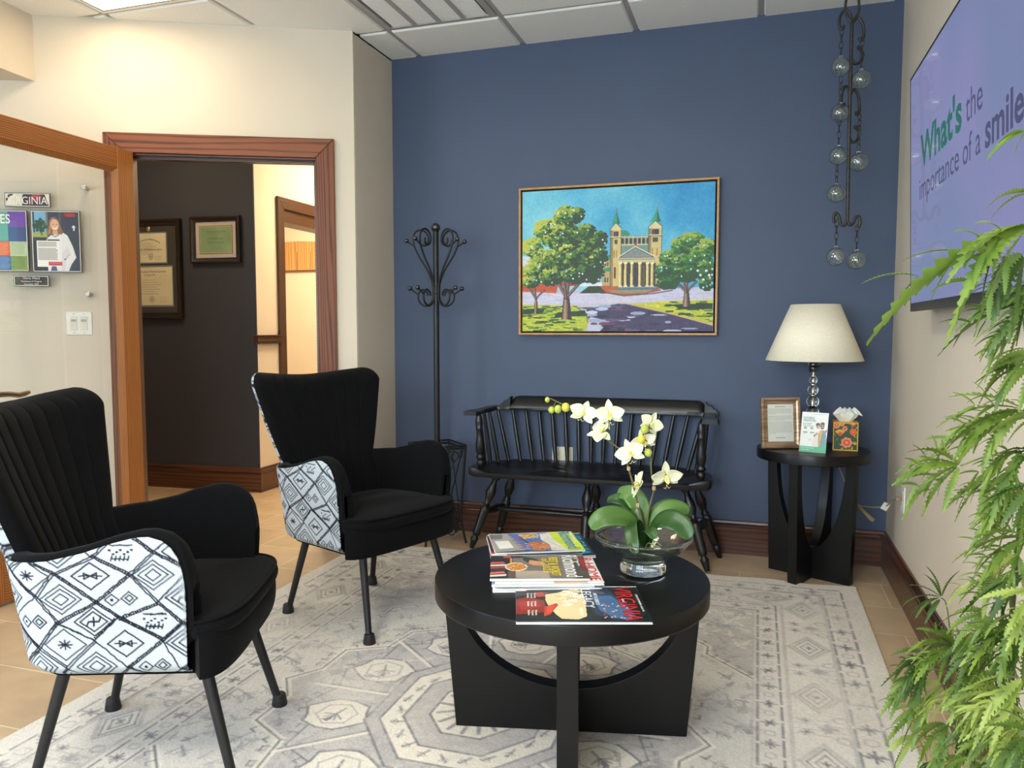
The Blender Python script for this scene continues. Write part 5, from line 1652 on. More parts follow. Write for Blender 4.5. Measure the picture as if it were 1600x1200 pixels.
obj('stretcher', MB().box(-pw_ / 2 + .020, pw_ / 2 - .020, -ph_ / 2 + .020, ph_ / 2 - .020, .010, .0345), M_canvas if False else mat('canvas_edge', (36, 34, 34), .7), pt)
ras_obj('canvas', painting(), pw_ - .040, ph_ - .040, M_canvas, pt, Matrix.Translation((0, 0, .035)))

# ================================================================== TELEVISION
TP0 = Vector((.530, 3.140, 1.213)); TV_ = (Vector((.502, 3.14, 2.043)) - TP0).normalized(); TU = Vector((0, -1, 0)); TN = TU.cross(TV_)
TW, TH = 1.46, .832
tv = empty_at(rotm((TU, TV_, TN, TP0)), 'television', 'large wall-mounted flat television showing a lavender slide with text', 'television')
obj('bezel', MB().box(0, TW, 0, .030, -.012, .0015).box(0, TW, TH - .007, TH, -.012, .0015).box(0, .007, .030, TH - .007, -.012, .0015).box(TW - .007, TW, .030, TH - .007, -.012, .0015), mat('satin_black_bezel', (16, 16, 18), .35), tv, bevel=.0008)
obj('back_cover', MB().box(.003, TW - .003, .003, TH - .003, -.030, -.012).box(.3, TW - .3, .08, .5, -.05, -.030), M_rubber, tv, bevel=.003)
obj('wall_bracket', MB().box(.45, TW - .45, .30, .34, -.068, -.05).box(.45, TW - .45, .52, .56, -.085, -.03), M_metal, tv)
def screen_mat():
    m, nt, b = new_mat('lit_screen'); b.inputs['Base Color'].default_value = (.01, .01, .015, 1); setin(b, rough=.04, spec=1.0, ior=2.1, emis=.88)
    tc = nt.nodes.new('ShaderNodeTexCoord'); nz = nt.nodes.new('ShaderNodeTexNoise'); nz.inputs['Scale'].default_value = 1.4; nz.inputs['Detail'].default_value = 1
    rp = nt.nodes.new('ShaderNodeValToRGB'); rp.color_ramp.elements[0].position = .35; rp.color_ramp.elements[0].color = (*lin((118, 130, 168)), 1); rp.color_ramp.elements[1].position = .65; rp.color_ramp.elements[1].color = (*lin((136, 134, 180)), 1)
    nt.links.new(tc.outputs['Object'], nz.inputs['Vector']); nt.links.new(nz.outputs['Fac'], rp.inputs['Fac']); nt.links.new(rp.outputs[0], b.inputs['Emission Color'])
    return m
scr = obj('screen', MB().box(.007, TW - .007, .030, TH - .007, -.010, .0), screen_mat(), tv, label='lit lavender screen')
def emtxt(name, c, s=.75):
    m, nt, b = new_mat(name); b.inputs['Base Color'].default_value = (.01, .01, .01, 1); setin(b, rough=.06, emis=s)
    b.inputs['Emission Color'].default_value = (*lin(c), 1); return m
M_tg = emtxt('green_screen_text', (34, 112, 98)); M_tp = emtxt('grey_screen_text', (82, 80, 118)); M_tp2 = emtxt('faint_screen_text', (122, 134, 176))
T = Matrix.Translation
txt("What's", .150, M_tg, T((.185, .482, .0006)), scr, bold=.028, width=.555)
txt("the", .118, M_tp, T((.784, .482, .0006)), scr, width=.160)
txt("importance", .108, M_tp, T((.165, .376, .0006)), scr, width=.545)
txt("of", .108, M_tp, T((.752, .376, .0006)), scr, width=.095)
txt("a", .108, M_tp, T((.882, .376, .0006)), scr, width=.045)
txt("smile?", .122, M_tp, T((.968, .376, .0006)), scr, bold=.022, width=.335)

# ================================================================== GLASS BALL MOBILE
MX, MY = .357, 3.72
mo = thing('hanging_mobile', 'long iron scroll mobile with chains of clear glass balls hanging from the ceiling', 'mobile', (MX, MY, CEIL))
def mz(z): return z - CEIL
fr_ = MB()
fr_.tube([(0, 0, mz(2.475)), (.002, 0, mz(2.05)), (.006, 0, mz(1.63))], .0078, 10)
obj('rod', fr_, M_iron, mo, smooth=True)
def scroll(pts, r=.0055, yaw=0):
    R_ = Matrix.Rotation(math.radians(yaw), 4, 'Z')
    return MB().tube(bez([(x, 0, mz(z)) for x, z in pts], 44), r, 8, M=R_)
# top lyre and ceiling hook
obj('lyre', scroll([(0, 2.470), (-.022, 2.505), (-.028, 2.55), (-.018, 2.60), (0, 2.622), (.018, 2.60), (.026, 2.55), (.024, 2.51), (0, 2.475)]), M_iron, mo, smooth=True)
obj('ceiling_hook', MB().tube(bez([(0, 0, mz(2.60)), (.006, 0, mz(2.592)), (.012, 0, mz(2.605)), (.004, 0, mz(2.625)), (0, 0, mz(2.645)), (0, 0, 0)], 30), .003, 8).lathe([(.018, 0), (.018, -.004), (.010, -.010), (.004, -.012)], 20), M_iron, mo, smooth=True)
SC = [([(0, 2.470), (-.010, 2.515), (-.030, 2.530), (-.048, 2.505), (-.050, 2.470), (-.044, 2.452), (-.034, 2.455), (-.034, 2.466)], -4), ([(0, 2.470), (.022, 2.492), (.042, 2.470), (.050, 2.430), (.046, 2.402), (.036, 2.396), (.033, 2.408)], 6),
      ([(.002, 2.165), (-.008, 2.200), (-.030, 2.212), (-.044, 2.190), (-.048, 2.150), (-.042, 2.128), (-.032, 2.130), (-.032, 2.142)], -50), ([(.002, 2.165), (.018, 2.190), (.038, 2.170), (.048, 2.120), (.044, 2.090), (.034, 2.086), (.032, 2.098)], 25),
      ([(.003, 2.320), (.018, 2.300), (.040, 2.308), (.052, 2.335), (.042, 2.358), (.030, 2.366), (.034, 2.374)], 18), ([(.004, 1.985), (.018, 1.965), (.038, 1.972), (.050, 1.998), (.042, 2.020), (.030, 2.028), (.034, 2.036)], 22),
      ([(.006, 1.635), (-.004, 1.608), (-.020, 1.612), (-.028, 1.645), (-.042, 1.662), (-.050, 1.645), (-.048, 1.625), (-.040, 1.628)], 0), ([(.006, 1.635), (.016, 1.608), (.030, 1.616), (.040, 1.640), (.054, 1.640), (.058, 1.615), (.054, 1.598), (.046, 1.604)], 0)]
for pts, yw in SC: obj('scroll', scroll(pts, .0066, yw), M_iron, mo, smooth=True)
def chain(x, y, za, zb, seed=0):
    b = MB(); n = max(2, int(round((za - zb) / .0285))); st = (za - zb) / n
    for k in range(n):
        zc = za - st * (k + .5); ring = []
        for j in range(14):
            a = 2 * PI * j / 14; ring.append((.0085 * math.cos(a), 0, (st * .5 + .004) * math.sin(a)))
        b.tube(ring, .0017, 6, closed=True, M=T((x, y, mz(zc))) @ Matrix.Rotation((k % 2) * PI / 2 + seed, 4, 'Z'))
    return obj('chain', b, M_iron, mo, smooth=True)
BR = .0405
M_blown = panemat('blown_glass', (.95, .96, .94), 1.75)
for (x, y, z, zt, sd) in ((-.040, 0, 2.290, 2.452, .2), (-.037, 0, 2.092, 2.249, .5), (-.036, .03, 1.915, 2.128, .1), (-.040, .03, 1.750, 1.874, .9),
                        (.043, 0, 2.228, 2.398, .3), (.044, .015, 1.880, 2.088, .7), (-.037, 0, 1.470, 1.630, .2), (.047, 0, 1.452, 1.604, .1)):
    chain(x, y, zt, z + BR + .010, sd)
    bo_ = obj('glass_ball', MB().sphere((x, y, mz(z)), BR, 32, 20), M_blown, mo, smooth=True)
    sd_ = bo_.modifiers.new('wall', 'SOLIDIFY'); sd_.thickness = .0012
    obj('cap', MB().lathe([(0, .0), (.009, 0), (.010, .004), (.006, .010), (.003, .013), (0, .013)], 14, M=T((x, y, mz(z + BR - .003)))), M_crystal, bo_, smooth=True)
    lf = MB(); rr_ = random.Random(int(z * 1000))
    for k in range(7):
        a = rr_.uniform(0, 6.28); p0_ = Vector((x, y, mz(z) + .02)); p1_ = Vector((x + .022 * math.cos(a), y + .022 * math.sin(a), mz(z) + rr_.uniform(-.025, .01)))
        lf.tube([p0_, (p0_ + p1_) / 2 + Vector((0, 0, .004)), p1_], .0011, 5)
    obj('glass_threads', lf, mat('tinted_glass_thread', rr_.choice([(190, 190, 120), (150, 170, 120), (200, 190, 180), (210, 190, 120)]), .2, trans=.4), bo_, smooth=True)

# ================================================================== LAMP
TZ = .602
lp = thing('table_lamp', 'crystal ball table lamp with a cream linen shade on the side table', 'lamp', (.247, 3.806, TZ))
def hz(z): return z - TZ
sb = MB().lathe([(0, 0), (.058, 0), (.060, .004), (.058, .010), (.03, .016), (.012, .022), (.006, .026), (.006, hz(.955))], 40)
obj('stem', sb, M_chrome, lp, smooth=True, angle=50)
for zc, rr_ in ((.66, .030), (.712, .026), (.763, .030), (.815, .0275), (.868, .0235), (.914, .018)):
    obj('crystal_ball', MB().sphere((0, 0, hz(zc)), rr_, 28, 18), M_crystal, lp, smooth=True)
    obj('collar', MB().lathe([(.006, -.004), (.011, -.003), (.012, 0), (.011, .003), (.006, .004)], 20, M=T((0, 0, hz(zc + rr_ + .001)))), M_chrome, lp, smooth=True)
obj('socket', MB().lathe([(.006, hz(.950)), (.018, hz(.953)), (.021, hz(.965)), (.021, hz(.975)), (.0185, hz(.980)), (.0195, hz(.990)), (.0205, hz(1.03)), (.016, hz(1.04)), (0, hz(1.04))], 28).tube([(.02, 0, hz(.98)), (.032, 0, hz(.98))], .003, 8), M_gloss, lp, smooth=True, angle=50)
obj('harp', MB().tube(bez([(-.02, 0, hz(.985)), (-.042, 0, hz(1.06)), (-.035, 0, hz(1.2)), (0, 0, hz(1.255)), (.035, 0, hz(1.2)), (.042, 0, hz(1.06)), (.02, 0, hz(.985))], 40), .002, 8), M_chrome, lp, smooth=True)
obj('bulb', MB().lathe([(.012, hz(1.03)), (.014, hz(1.05)), (.028, hz(1.09)), (.030, hz(1.11)), (.022, hz(1.135)), (0, hz(1.145))], 24), M_white, lp, smooth=True)
def linen():
    m, nt, b = new_mat('cream_linen'); setin(b, rough=.9); b.inputs['Base Color'].default_value = (*lin((232, 220, 192)), 1)
    tc = nt.nodes.new('ShaderNodeTexCoord'); outs = []
    for sc_ in ((60, 60, 700), (600, 600, 40)):
        mp = nt.nodes.new('ShaderNodeMapping'); mp.inputs['Scale'].default_value = sc_; mp.inputs['Rotation'].default_value = (0, .5, 0)
        nz = nt.nodes.new('ShaderNodeTexNoise'); nz.inputs['Scale'].default_value = 1; nz.inputs['Detail'].default_value = 2
        nt.links.new(tc.outputs['Object'], mp.inputs[0]); nt.links.new(mp.outputs[0], nz.inputs[0]); outs.append(nz)
    ad = nt.nodes.new('ShaderNodeMath'); ad.operation = 'ADD'; nt.links.new(outs[0].outputs['Fac'], ad.inputs[0]); nt.links.new(outs[1].outputs['Fac'], ad.inputs[1])
    rp = nt.nodes.new('ShaderNodeValToRGB'); rp.color_ramp.elements[0].position = .30; rp.color_ramp.elements[0].color = (*lin((228, 216, 188)), 1); rp.color_ramp.elements[1].position = .7; rp.color_ramp.elements[1].color = (*lin((248, 241, 222)), 1)
    hf = nt.nodes.new('ShaderNodeMath'); hf.operation = 'MULTIPLY'; hf.inputs[1].default_value = .5; nt.links.new(ad.outputs[0], hf.inputs[0]); nt.links.new(hf.outputs[0], rp.inputs[0]); nt.links.new(rp.outputs[0], b.inputs['Base Color'])
    return m
sh = obj('lamp_shade', MB().lathe([(.2135, hz(1.006)), (.107, hz(1.262))], 96, cap=False), linen(), lp, smooth=True)
sh.modifiers.new('s', 'SOLIDIFY').thickness = .002
obj('shade_spider', MB().tube([(-.106, 0, hz(1.255)), (.106, 0, hz(1.255))], .0015, 6).tube([(0, -.106, hz(1.255)), (0, .106, hz(1.255))], .0015, 6), M_chrome, lp)

# ------------------------------------------------------------------ picture frame, flyer, tissue box
def lean(x, y, z, rz, back):
    """local X right, Y up, Z towards the viewer side ; leaning back by 'back' radians, bottom edge at origin"""
    return T((x, y, z)) @ Matrix.Rotation(rz, 4, 'Z') @ Matrix.Rotation(PI / 2 - back, 4, 'X')
ff = empty_at(lean(.108, 3.722, TZ + .001, math.radians(22), .12), 'photo_frame', 'bronze metallic frame holding a typed letter on the side table', 'picture frame')
M_bronze = mat('brushed_bronze', (196, 166, 136), .30, (140, 112, 88), 8, stretch=(1, 14, 1), metal=.6)
o_ = pic_frame(ff, .182, .232, .030, .020, M_bronze); o_.location = (0, .116, 0)
obj('back_board', MB().box(-.075, .075, .015, .217, .002, .006), M_darkgap, ff)
r = Ras(122, 168, 'f1efe6'); yy = 18
r.line([(38, 12), (84, 12)], 2, '44423e')
for n_, y0_ in ((5, 22), (4, 54), (10, 80)):
    for k in range(n_):
        r.line([(8, y0_ + k * 5.6), ((114 if k < n_ - 1 else 40 + 10 * n_ % 50), y0_ + k * 5.6)], 1.4, '7d7b74', .8, (5, 4.2))
r.line([(40, 150), (82, 150)], 1.8, '55534e')
ras_obj('letter', r.clip(), .124, .172, M_matte, ff, T((0, .116, .0075)))
obj('glass', MB().box(-.062, .062, .030, .202, .009, .010), M_pane, ff)
obj('easel_leg', MB().box(-.02, .02, .004, .15, -.0, .002, M=T((0, 0.0, 0)) @ Matrix.Rotation(-.22, 4, 'X')), M_darkgap, ff)

fl = empty_at(lean(.2375, 3.614, TZ + .001, math.radians(-19), .22), 'flyer_holder', 'white and green financing flyer in a slanted acrylic stand with a smiling couple', 'flyer')
r = Ras(132, 206, 'f4f3ee')
r.poly([(0, 176), (70, 176), (96, 172), (118, 156), (132, 120), (132, 206), (0, 206)], '48b98a')
# couple
r.poly([(62, 170), (66, 130), (76, 102), (92, 92), (100, 100), (98, 176), (64, 176)], 'efe2dc'); r.poly([(92, 176), (88, 108), (104, 88), (122, 92), (128, 120), (122, 156), (104, 176)], '7d93ae'); r.poly([(96, 90), (108, 88), (104, 130), (98, 172), (92, 172), (92, 110)], 'dcb02c')
r.ell(86, 70, 11, 14, 'c08a6c'); r.ell(84, 62, 11, 9, '3a2a24'); r.ell(88, 74, 8, 10, 'c99474'); r.ell(106, 66, 10, 15, '9a6446'); r.ell(106, 56, 10, 7, '2a201c'); r.poly([(97, 72), (115, 72), (112, 84), (100, 84)], '35241e'); r.ell(106, 67, 7, 8, 'a9714f'); r.line([(102, 75), (110, 75)], 2, 'f6efe8'); r.line([(84, 79), (91, 79)], 2, 'f6efe8')
r.poly([(120, 96), (128, 82), (130, 92), (126, 102)], 'a9714f'); r.poly([(64, 120), (84, 100), (86, 108), (70, 128)], 'c08a6c')
r.ell(22, 82, 8, 7, '9aa89c'); r.ell(54, 82, 8, 7, 'b9b3a0'); r.rect(12, 102, 34, 107, '4a6a5a'); r.rect(46, 102, 68, 107, '2f9a70'); r.line([(10, 112), (36, 112)], 1, '9a9a94'); r.line([(46, 112), (68, 112)], 1, '9a9a94'); r.line([(62, 10), (120, 10)], 1.6, '8e8e8a', .8, (7, 5.5))
for y_ in (62, 66): r.line([(8, y_), (46, y_)], 1.4, '8a8f8a', .8, (6, 5))
r.line([(44, 138), (56, 138)], 1.3, '9aa09c'); r.line([(44, 144), (58, 144)], 1.3, '9aa09c')
obj('acrylic_stand', MB().box(-.058, .058, 0, .182, -.004, -.0022).box(-.058, .058, 0, .182, .0008, .0018).box(-.058, .058, -.0005, .003, -.004, .0018), M_acryl, fl)
ras_obj('printed_flyer', r.clip(), .113, .178, M_print, fl, T((0, .092, 0)), thick=.001)
M_gtx = mat('green_print', (44, 120, 96), .5); M_ltx = mat('grey_print', (140, 146, 142), .5)
for s_, h_, y_, m_, w_ in (('FLEXIBLE', .0145, .150, M_gtx, .046), ('FINANCING', .0145, .139, M_gtx, .053), ('for health', .0125, .127, M_ltx, .037), ('and wellness', .0125, .116, M_ltx, .046)):
    txt(s_, h_, m_, T((-.048, y_, .0004)), fl, width=w_, bold=.01 if m_ is M_gtx else 0)
txt('Learn more and apply', .0075, M_paper, T((-.050, .020, .0004)), fl, width=.055); txt('today online', .0075, M_paper, T((-.050, .012, .0004)), fl, width=.036)

tb_ = thing('tissue_box', 'floral cube tissue box with a white tissue sticking out, right on the side table', 'tissue box', (.386, 3.776, TZ + .001), math.radians(-3))
def floral(seed):
    W_, H_ = 120, 142; r = Ras(W_, H_, '2b4a30'); rnd = random.Random(seed)
    def leaf(x, y, a, L, c):
        p = [(x, y), (x + L * .5 * math.cos(a + .35), y + L * .5 * math.sin(a + .35)), (x + L * math.cos(a), y + L * math.sin(a)), (x + L * .5 * math.cos(a - .35), y + L * .5 * math.sin(a - .35))]; r.poly(p, c)
    def flower(x, y, s, c, c2, c3):
        for k in range(7): a = k * 2 * PI / 7; r.ell(x + s * .62 * math.cos(a), y + s * .62 * math.sin(a), s * .40, s * .40, c)
        for k in range(7): a = k * 2 * PI / 7 + .4; r.ell(x + s * .34 * math.cos(a), y + s * .34 * math.sin(a), s * .24, s * .24, c2)
        r.ell(x, y, s * .25, s * .25, c3)
    for k in range(26): leaf(rnd.uniform(0, W_), rnd.uniform(0, H_), rnd.uniform(0, 6.3), rnd.uniform(14, 30), rnd.choice(['3e7a3c', '2f6a3a', '4f8a44', 'd9a832']))
    flower(66, 100, 27, 'e8846c', 'd84a2c', 'e8b030'); flower(16, 14, 17, 'e8846c', 'c8402c', 'e8b030'); flower(96, 46, 17, 'e0602c', 'c83c20', 'e8a030'); flower(56, 30, 12, 'ee9078', 'd85a40', 'b03020'); flower(42, 6, 12, 'e0a83c', 'd88a2c', '8a3a20'); flower(94, 4, 14, 'd84a30', 'e8846c', 'e8b030')
    for k in range(6): a = -2.4 + k * .32; r.line([(34, 64), (34 + 26 * math.cos(a), 64 + 26 * math.sin(a))], 8, 'e2a02c')
    for k in range(4): a = -2.2 + k * .4; r.line([(34, 66), (34 + 15 * math.cos(a), 66 + 15 * math.sin(a))], 6, 'd8482c')
    for k in range(5): r.line([(104, 108), (104 + 12 * math.cos(k * .6 - 2.6), 108 + 14 * math.sin(k * .6 - 2.6))], 3, 'e2b03c')
    r.rect(0, 0, W_, 5, 'dca92c'); r.rect(0, H_ - 6, W_, H_, 'dca92c'); r.rect(0, 0, 5, H_, 'dca92c'); r.rect(W_ - 5, 0, W_, H_, 'dca92c')
    return r.clip()
bs = .0525; bh = .128
obj('box', MB().box(-bs, bs, -bs, bs, 0, bh), mat('yellow_card', (220, 170, 48), .5), tb_, bevel=.0008)
for k in range(4):
    ras_obj('printed_side', floral(3 + k), bs * 2 - .001, bh - .001, M_print, tb_, Matrix.Rotation(k * PI / 2, 4, 'Z') @ T((0, -bs - .0006, bh / 2)) @ Matrix.Rotation(PI / 2, 4, 'X'))
def tissue(a, b):
    th = a * 2 * PI; k = b
    rx = .020 + .040 * math.sin(min(1, k * 1.25) * PI / 2) if k < .8 else .060 + .006 * (k - .8) / .2
    fold = 1 + .16 * math.sin(5 * th + 1) * k + .08 * math.sin(11 * th) * k
    x = rx * math.cos(th) * fold; y = rx * .50 * math.sin(th) * fold
    z = bh - .004 + .066 * math.sin(min(1.0, k / .62) * PI / 2) - (max(0, k - .62) / .38) ** 1.2 * (.030 + .020 * abs(math.cos(th)))
    if k < .62: x *= (.45 + .55 * (k / .62)); 
    return (x, y, z)
def tissue2(a, b):
    th = a * 2 * PI
    prof_r = [.016, .022, .030, .034, .030, .012]; 
    i = b * 5; k = int(min(4, i)); f = i - k
    rr_ = prof_r[k] * (1 - f) + prof_r[k + 1] * f
    fold = 1 + .14 * math.sin(6 * th + 1) + .06 * math.sin(13 * th)
    return (rr_ * 1.35 * math.cos(th) * fold, rr_ * .6 * math.sin(th) * fold, bh - .004 + .062 * b)
M_tiss = mat('white_tissue', (240, 238, 232), .9, (230, 228, 222), 60, sss=.1)
obj('tissue', MB().grid(tissue2, 72, 18, closed_u=True), M_tiss, tb_, smooth=True, angle=180)
def flap(a, b):
    x = -.058 + .124 * a; hang = .026 * b ** 1.3 * (abs(2 * a - 1) * .9 + .35)
    y = -.004 - .026 * b + .006 * math.sin(9 * a * PI) * b
    return (x * (.55 + .45 * b) + .004, y, bh + .061 - hang + .004 * math.sin(7 * a * PI) * (1 - b))
obj('tissue_fold', MB().grid(flap, 40, 12).grid(lambda a, b: (flap(a, b)[0], -flap(a, b)[1] + .004, flap(a, b)[2]), 40, 12), M_tiss, tb_, smooth=True, angle=180)

# ================================================================== MAGAZINES on the coffee table
TT = .008 + .449
def magazine(label, cx, cy, ang, w, h, z, th, ras, curl=0.0, grp='magazines on the coffee table', crease=0.0):
    t = thing('magazine', label, 'magazine', (cx, cy, z), math.radians(ang - 90), group=grp)
    obj('pages', MB().box(-w / 2 + .001, w / 2 - .002, -h / 2 + .0015, h / 2 - .0015, 0.0004, th - .0012), M_pages, t)
    obj('back_cover', MB().box(-w / 2, w / 2, -h / 2, h / 2, 0, .0004), M_paper, t)
    obj('spine', MB().box(-w / 2 - .0004, -w / 2 + .0008, -h / 2, h / 2, 0, th - .0004), M_paper, t)
    def zf(X, Y):
        return th - .0006 + curl * np.clip((X / w + .5), 0, 1) ** 2 * (0.5 + 0.5 * np.cos(Y / h * 2 * PI * .8 + 1)) + .0006 * np.sin(X * 60)
    ras_obj('cover', ras.clip(), w, h, M_print, t, None, zf=zf, thick=.0004)
    return t, (lambda x, y, dz=.0006: T((x, y, th + dz)))
M_red = mat('red_ink', (206, 34, 40), .35); M_wht = mat('white_ink', (244, 242, 238), .35); M_yel = mat('yellow_ink', (236, 210, 40), .35); M_teal = mat('teal_ink', (60, 180, 200), .35); M_blk = mat('black_ink', (22, 22, 26), .4)
# --- front: VIRGINIA Living cover
W_, H_ = 190, 244
r = Ras(W_, H_, '14161a')
# image coords: col 0 = far edge (top of picture), row 0 = right in picture
def C(h, w): return (w * W_, (1 - h) * H_)          # h: 0 left..1 right in the picture ; w: 0 far..1 near
def PC(*p): return [C(*i) for i in p]
r.poly(PC((0, .40), (.10, .30), (.22, .42), (.24, .75), (.12, .78), (0, .80)), '8a2420'); r.poly(PC((.02, .45), (.16, .42), (.2, .6), (.04, .7)), 'b23a2c', .7)
r.poly(PC((.24, .25), (.34, .20), (.42, .12), (.52, .30), (.54, .55), (.53, .85), (.46, .95), (.34, .93), (.30, .80), (.27, .66), (.25, .55), (.235, .40)), 'e9d3a0')
for k in range(60):
    h_, w_ = RNG.normal(.45, .055), RNG.normal(.30, .16); x, y = C(h_, w_); r.ell(x, y, 6, 7, random.choice(['f4ead0', 'efe0b8', 'fbf6e6', 'd9c28a'])); 
for k in range(14): x, y = C(RNG.normal(.45, .05), RNG.normal(.30, .14)); r.ell(x, y, 1.8, 1.8, 'b0884a')
r.poly(PC((.15, .20), (.22, .18), (.24, .30), (.18, .32)), 'b8382c'); r.line(PC((.14, .34), (.2, .24), (.26, .2)), 4, 'a83028'); r.poly(PC((.22, .62), (.32, .50), (.33, .56), (.26, .80), (.21, .86)), 'c03a2a'); r.poly(PC((.24, .60), (.30, .56), (.28, .74), (.23, .78)), 'd85038')
r.poly(PC((.53, 0), (.72, 0), (.80, .30), (.86, .55), (.90, .82), (.84, .94), (.74, .96), (.60, .80), (.55, .5)), '22304e'); r.poly(PC((.60, .30), (.76, .28), (.86, .60), (.89, .84), (.82, .95), (.72, .86), (.64, .70)), '3f6690')
for k in range(36): x, y = C(RNG.uniform(.66, .86), RNG.uniform(.45, .9)); r.ell(x, y, 1.8, 1.8, random.choice(['f0e4d0', 'e87a50', 'f6c890', 'ffffff', 'd8482c']))
r.poly(PC((.0, .0), (.085, .0), (.085, .15), (0, .15)), 'f0eeea'); r.poly(PC((.085, .0), (.10, .0), (.10, .15), (.085, .15)), 'c03038')
mg, at = magazine('large glossy magazine titled VIRGINIA, nearest to the table edge', -.412, 1.850, 17.7, .250, .322, TT + .0005, .006, r, .002)
txt('VIRGINIA', .062, M_red, at(-.118, .098), mg, width=.236, bold=-.001)
txt('LIVING', .008, M_wht, at(-.03, .108, .0009), mg)
txt('LEGACY', .036, M_wht, at(-.100, .010, .0012), mg, width=.135); txt('ART & LIBERTY', .013, M_wht, at(-.070, .040, .0009), mg, width=.085); txt('INSPIRATION', .009, M_wht, at(.035, -.004, .0009), mg, width=.05)
for k in range(3):
    for j in range(3): txt(('Gardens', 'Travel', 'Homes')[j], .008, M_wht, at(-.07 + .06 * k, -.132 - .0 + .009 * j, .0009), mg, width=.034)
txt('DECEMBER ISSUE', .007, M_wht, at(-.06, .148, .0009), mg, width=.12)
# --- middle stack
def blankcover(c): return Ras(24, 30, c)
magazine('white magazine at the bottom of the near magazine stack', -.552, 2.022, 20, .215, .290, TT + .0005, .007, blankcover('eceae6'), 0)[0]
magazine('blue-edged magazine, second from bottom of the near magazine stack', -.560, 2.030, 17, .210, .275, TT + .0085, .006, blankcover('c4ccd8'), 0)[0]
r = Ras(100, 130, 'f2efe8'); r.rect(60, 20, 100, 60, 'c8a888')
mg, at = magazine('white home magazine with red title letters, second from top of the near stack', -.548, 2.030, 20, .225, .290, TT + .0155, .008, r, 0)
txt('R·HOME', .040, M_red, at(-.105, .112, .0006), mg, width=.20)
W_, H_ = 170, 214
r = Ras(W_, H_, '7a7068')
r.poly(PC((0, 0), (.24, 0), (.24, 1), (0, 1)), '2a2422'); 
for k, c in enumerate(['c8584a', 'e8dccc', 'b84a3c', '3a4048', 'd86a50', 'e4ddd2']): r.poly(PC((0, .30 + k * .11), (.14 + .03 * (k % 2), .28 + k * .11), (.16, .36 + k * .11), (0, .38 + k * .11)), c)
r.poly(PC((.12, .0), (.34, .0), (.36, .12), (.14, .16)), '3a3634'); r.poly(PC((.14, .02), (.22, .02), (.22, .12), (.14, .12)), 'c04a3a')
r.poly(PC((.36, .06), (.50, .18), (.54, .34), (.48, .42), (.40, .34), (.34, .20)), '2e3a38'); r.poly(PC((.42, .22), (.56, .30), (.55, .42), (.46, .46), (.40, .34)), 'c98c66')
for k in range(5): r.line(PC((.46, .28 + .035 * k), (.57, .34 + .035 * k)), 4, 'd29a74')
x, y = C(.27, .52); r.ell(x, y, 34, 25, 'efe6d8'); r.ell(x, y, 29, 21, 'd8913c')
for k in range(30): r.ell(x + RNG.normal(0, 13), y + RNG.normal(0, 9), 4, 3, random.choice(['e8b45c', 'b8562c', 'c87838', 'e8cc8a']))
r.line(PC((.22, .15), (.22, .34)), 5, 'd8a03c'); r.poly(PC((.24, .72), (.60, .70), (.60, 1), (.24, 1)), 'b0a294'); r.poly(PC((.18, .72), (.26, .70), (.26, 1), (.18, 1)), '6a5244')
r.poly(PC((.86, 0), (1, 0), (1, 1), (.86, 1)), '4a3e34')
mg, at = magazine('magazine with a red soup bowl photo on its cover, on top of the near stack', -.572, 2.032, 18.6, .210, .268, TT + .024, .007, r, .003)
txt('Richmond', .062, M_wht, at(-.100, .072, .0012), mg, width=.198, bold=.008); txt('BEST & WORST', .034, M_yel, at(-.080, .034, .0012), mg, width=.165, bold=.012); txt('of 2023', .03, M_yel, at(-.07, .012, .0012), mg, width=.13)
txt('OUR BEST BURGERS', .014, M_red, at(-.09, .122, .0012), mg, width=.12, bold=.02); txt('PLUS: Dining guide', .009, M_wht, at(-.09, .112, .0012), mg, width=.09)
# --- far stack
magazine('thick magazine at the bottom of the far magazine stack', -.650, 2.292, 22, .225, .300, TT + .0005, .009, blankcover('6a2030'), 0)
r = Ras(120, 150, '141c34'); r.poly([(0, 110), (120, 100), (120, 150), (0, 150)], '50202c'); r.rect(0, 0, 20, 150, '1c2a50')
for k in range(30): r.ell(RNG.uniform(0, 120), RNG.uniform(112, 150), 4, 4, random.choice(['7a2030', 'a83040', '3a1420']))
r.rect(96, 128, 120, 150, 'eceae6')
mg, at = magazine('navy magazine with teal title letters, second from top of the far stack', -.640, 2.280, 24, .250, .310, TT + .010, .009, r, 0)
txt('VIRGINIA', .055, M_teal, at(-.115, .108, .0006), mg, width=.230)
W_, H_ = 170, 218
r = Ras(W_, H_, '4a80c8')
r.poly(PC((.70, 0), (1, 0), (1, 1), (.80, 1), (.74, .6), (.72, .3)), 'd2e23a'); r.poly(PC((0, 0), (.22, 0), (.30, .5), (.34, 1), (0, 1)), 'a8a49c')
for k in range(7): r.poly(PC((.22 + k * .01, .1 + k * .12), (.36 + k * .012, .12 + k * .12), (.37 + k * .012, .17 + k * .12), (.23 + k * .01, .15 + k * .12)), 'c8484a' if k % 2 else '5a6ab0')
r.poly(PC((.04, .40), (.20, .40), (.22, .82), (.06, .84)), 'f2efe8'); r.poly(PC((0, .05), (.16, .05), (.14, .3), (0, .3)), '75726c')
r.poly(PC((.34, .06), (.56, .04), (.58, .20), (.40, .34), (.36, .3)), 'd8a864'); r.poly(PC((.40, .55), (.52, .45), (.62, .60), (.64, .85), (.52, 1), (.42, 1)), 'c8784a')
for k in range(90): h_, w_ = RNG.uniform(.35, .62), RNG.uniform(.05, .95); x, y = C(h_, w_); (r.rect(x - 3, y - 3, x + 2, y + 2, random.choice(['e8bc7a', '8a4a34', 'c89058', '6a3a30', 'f0d8a8'])) if (w_ < .3 or w_ > .55) else None)
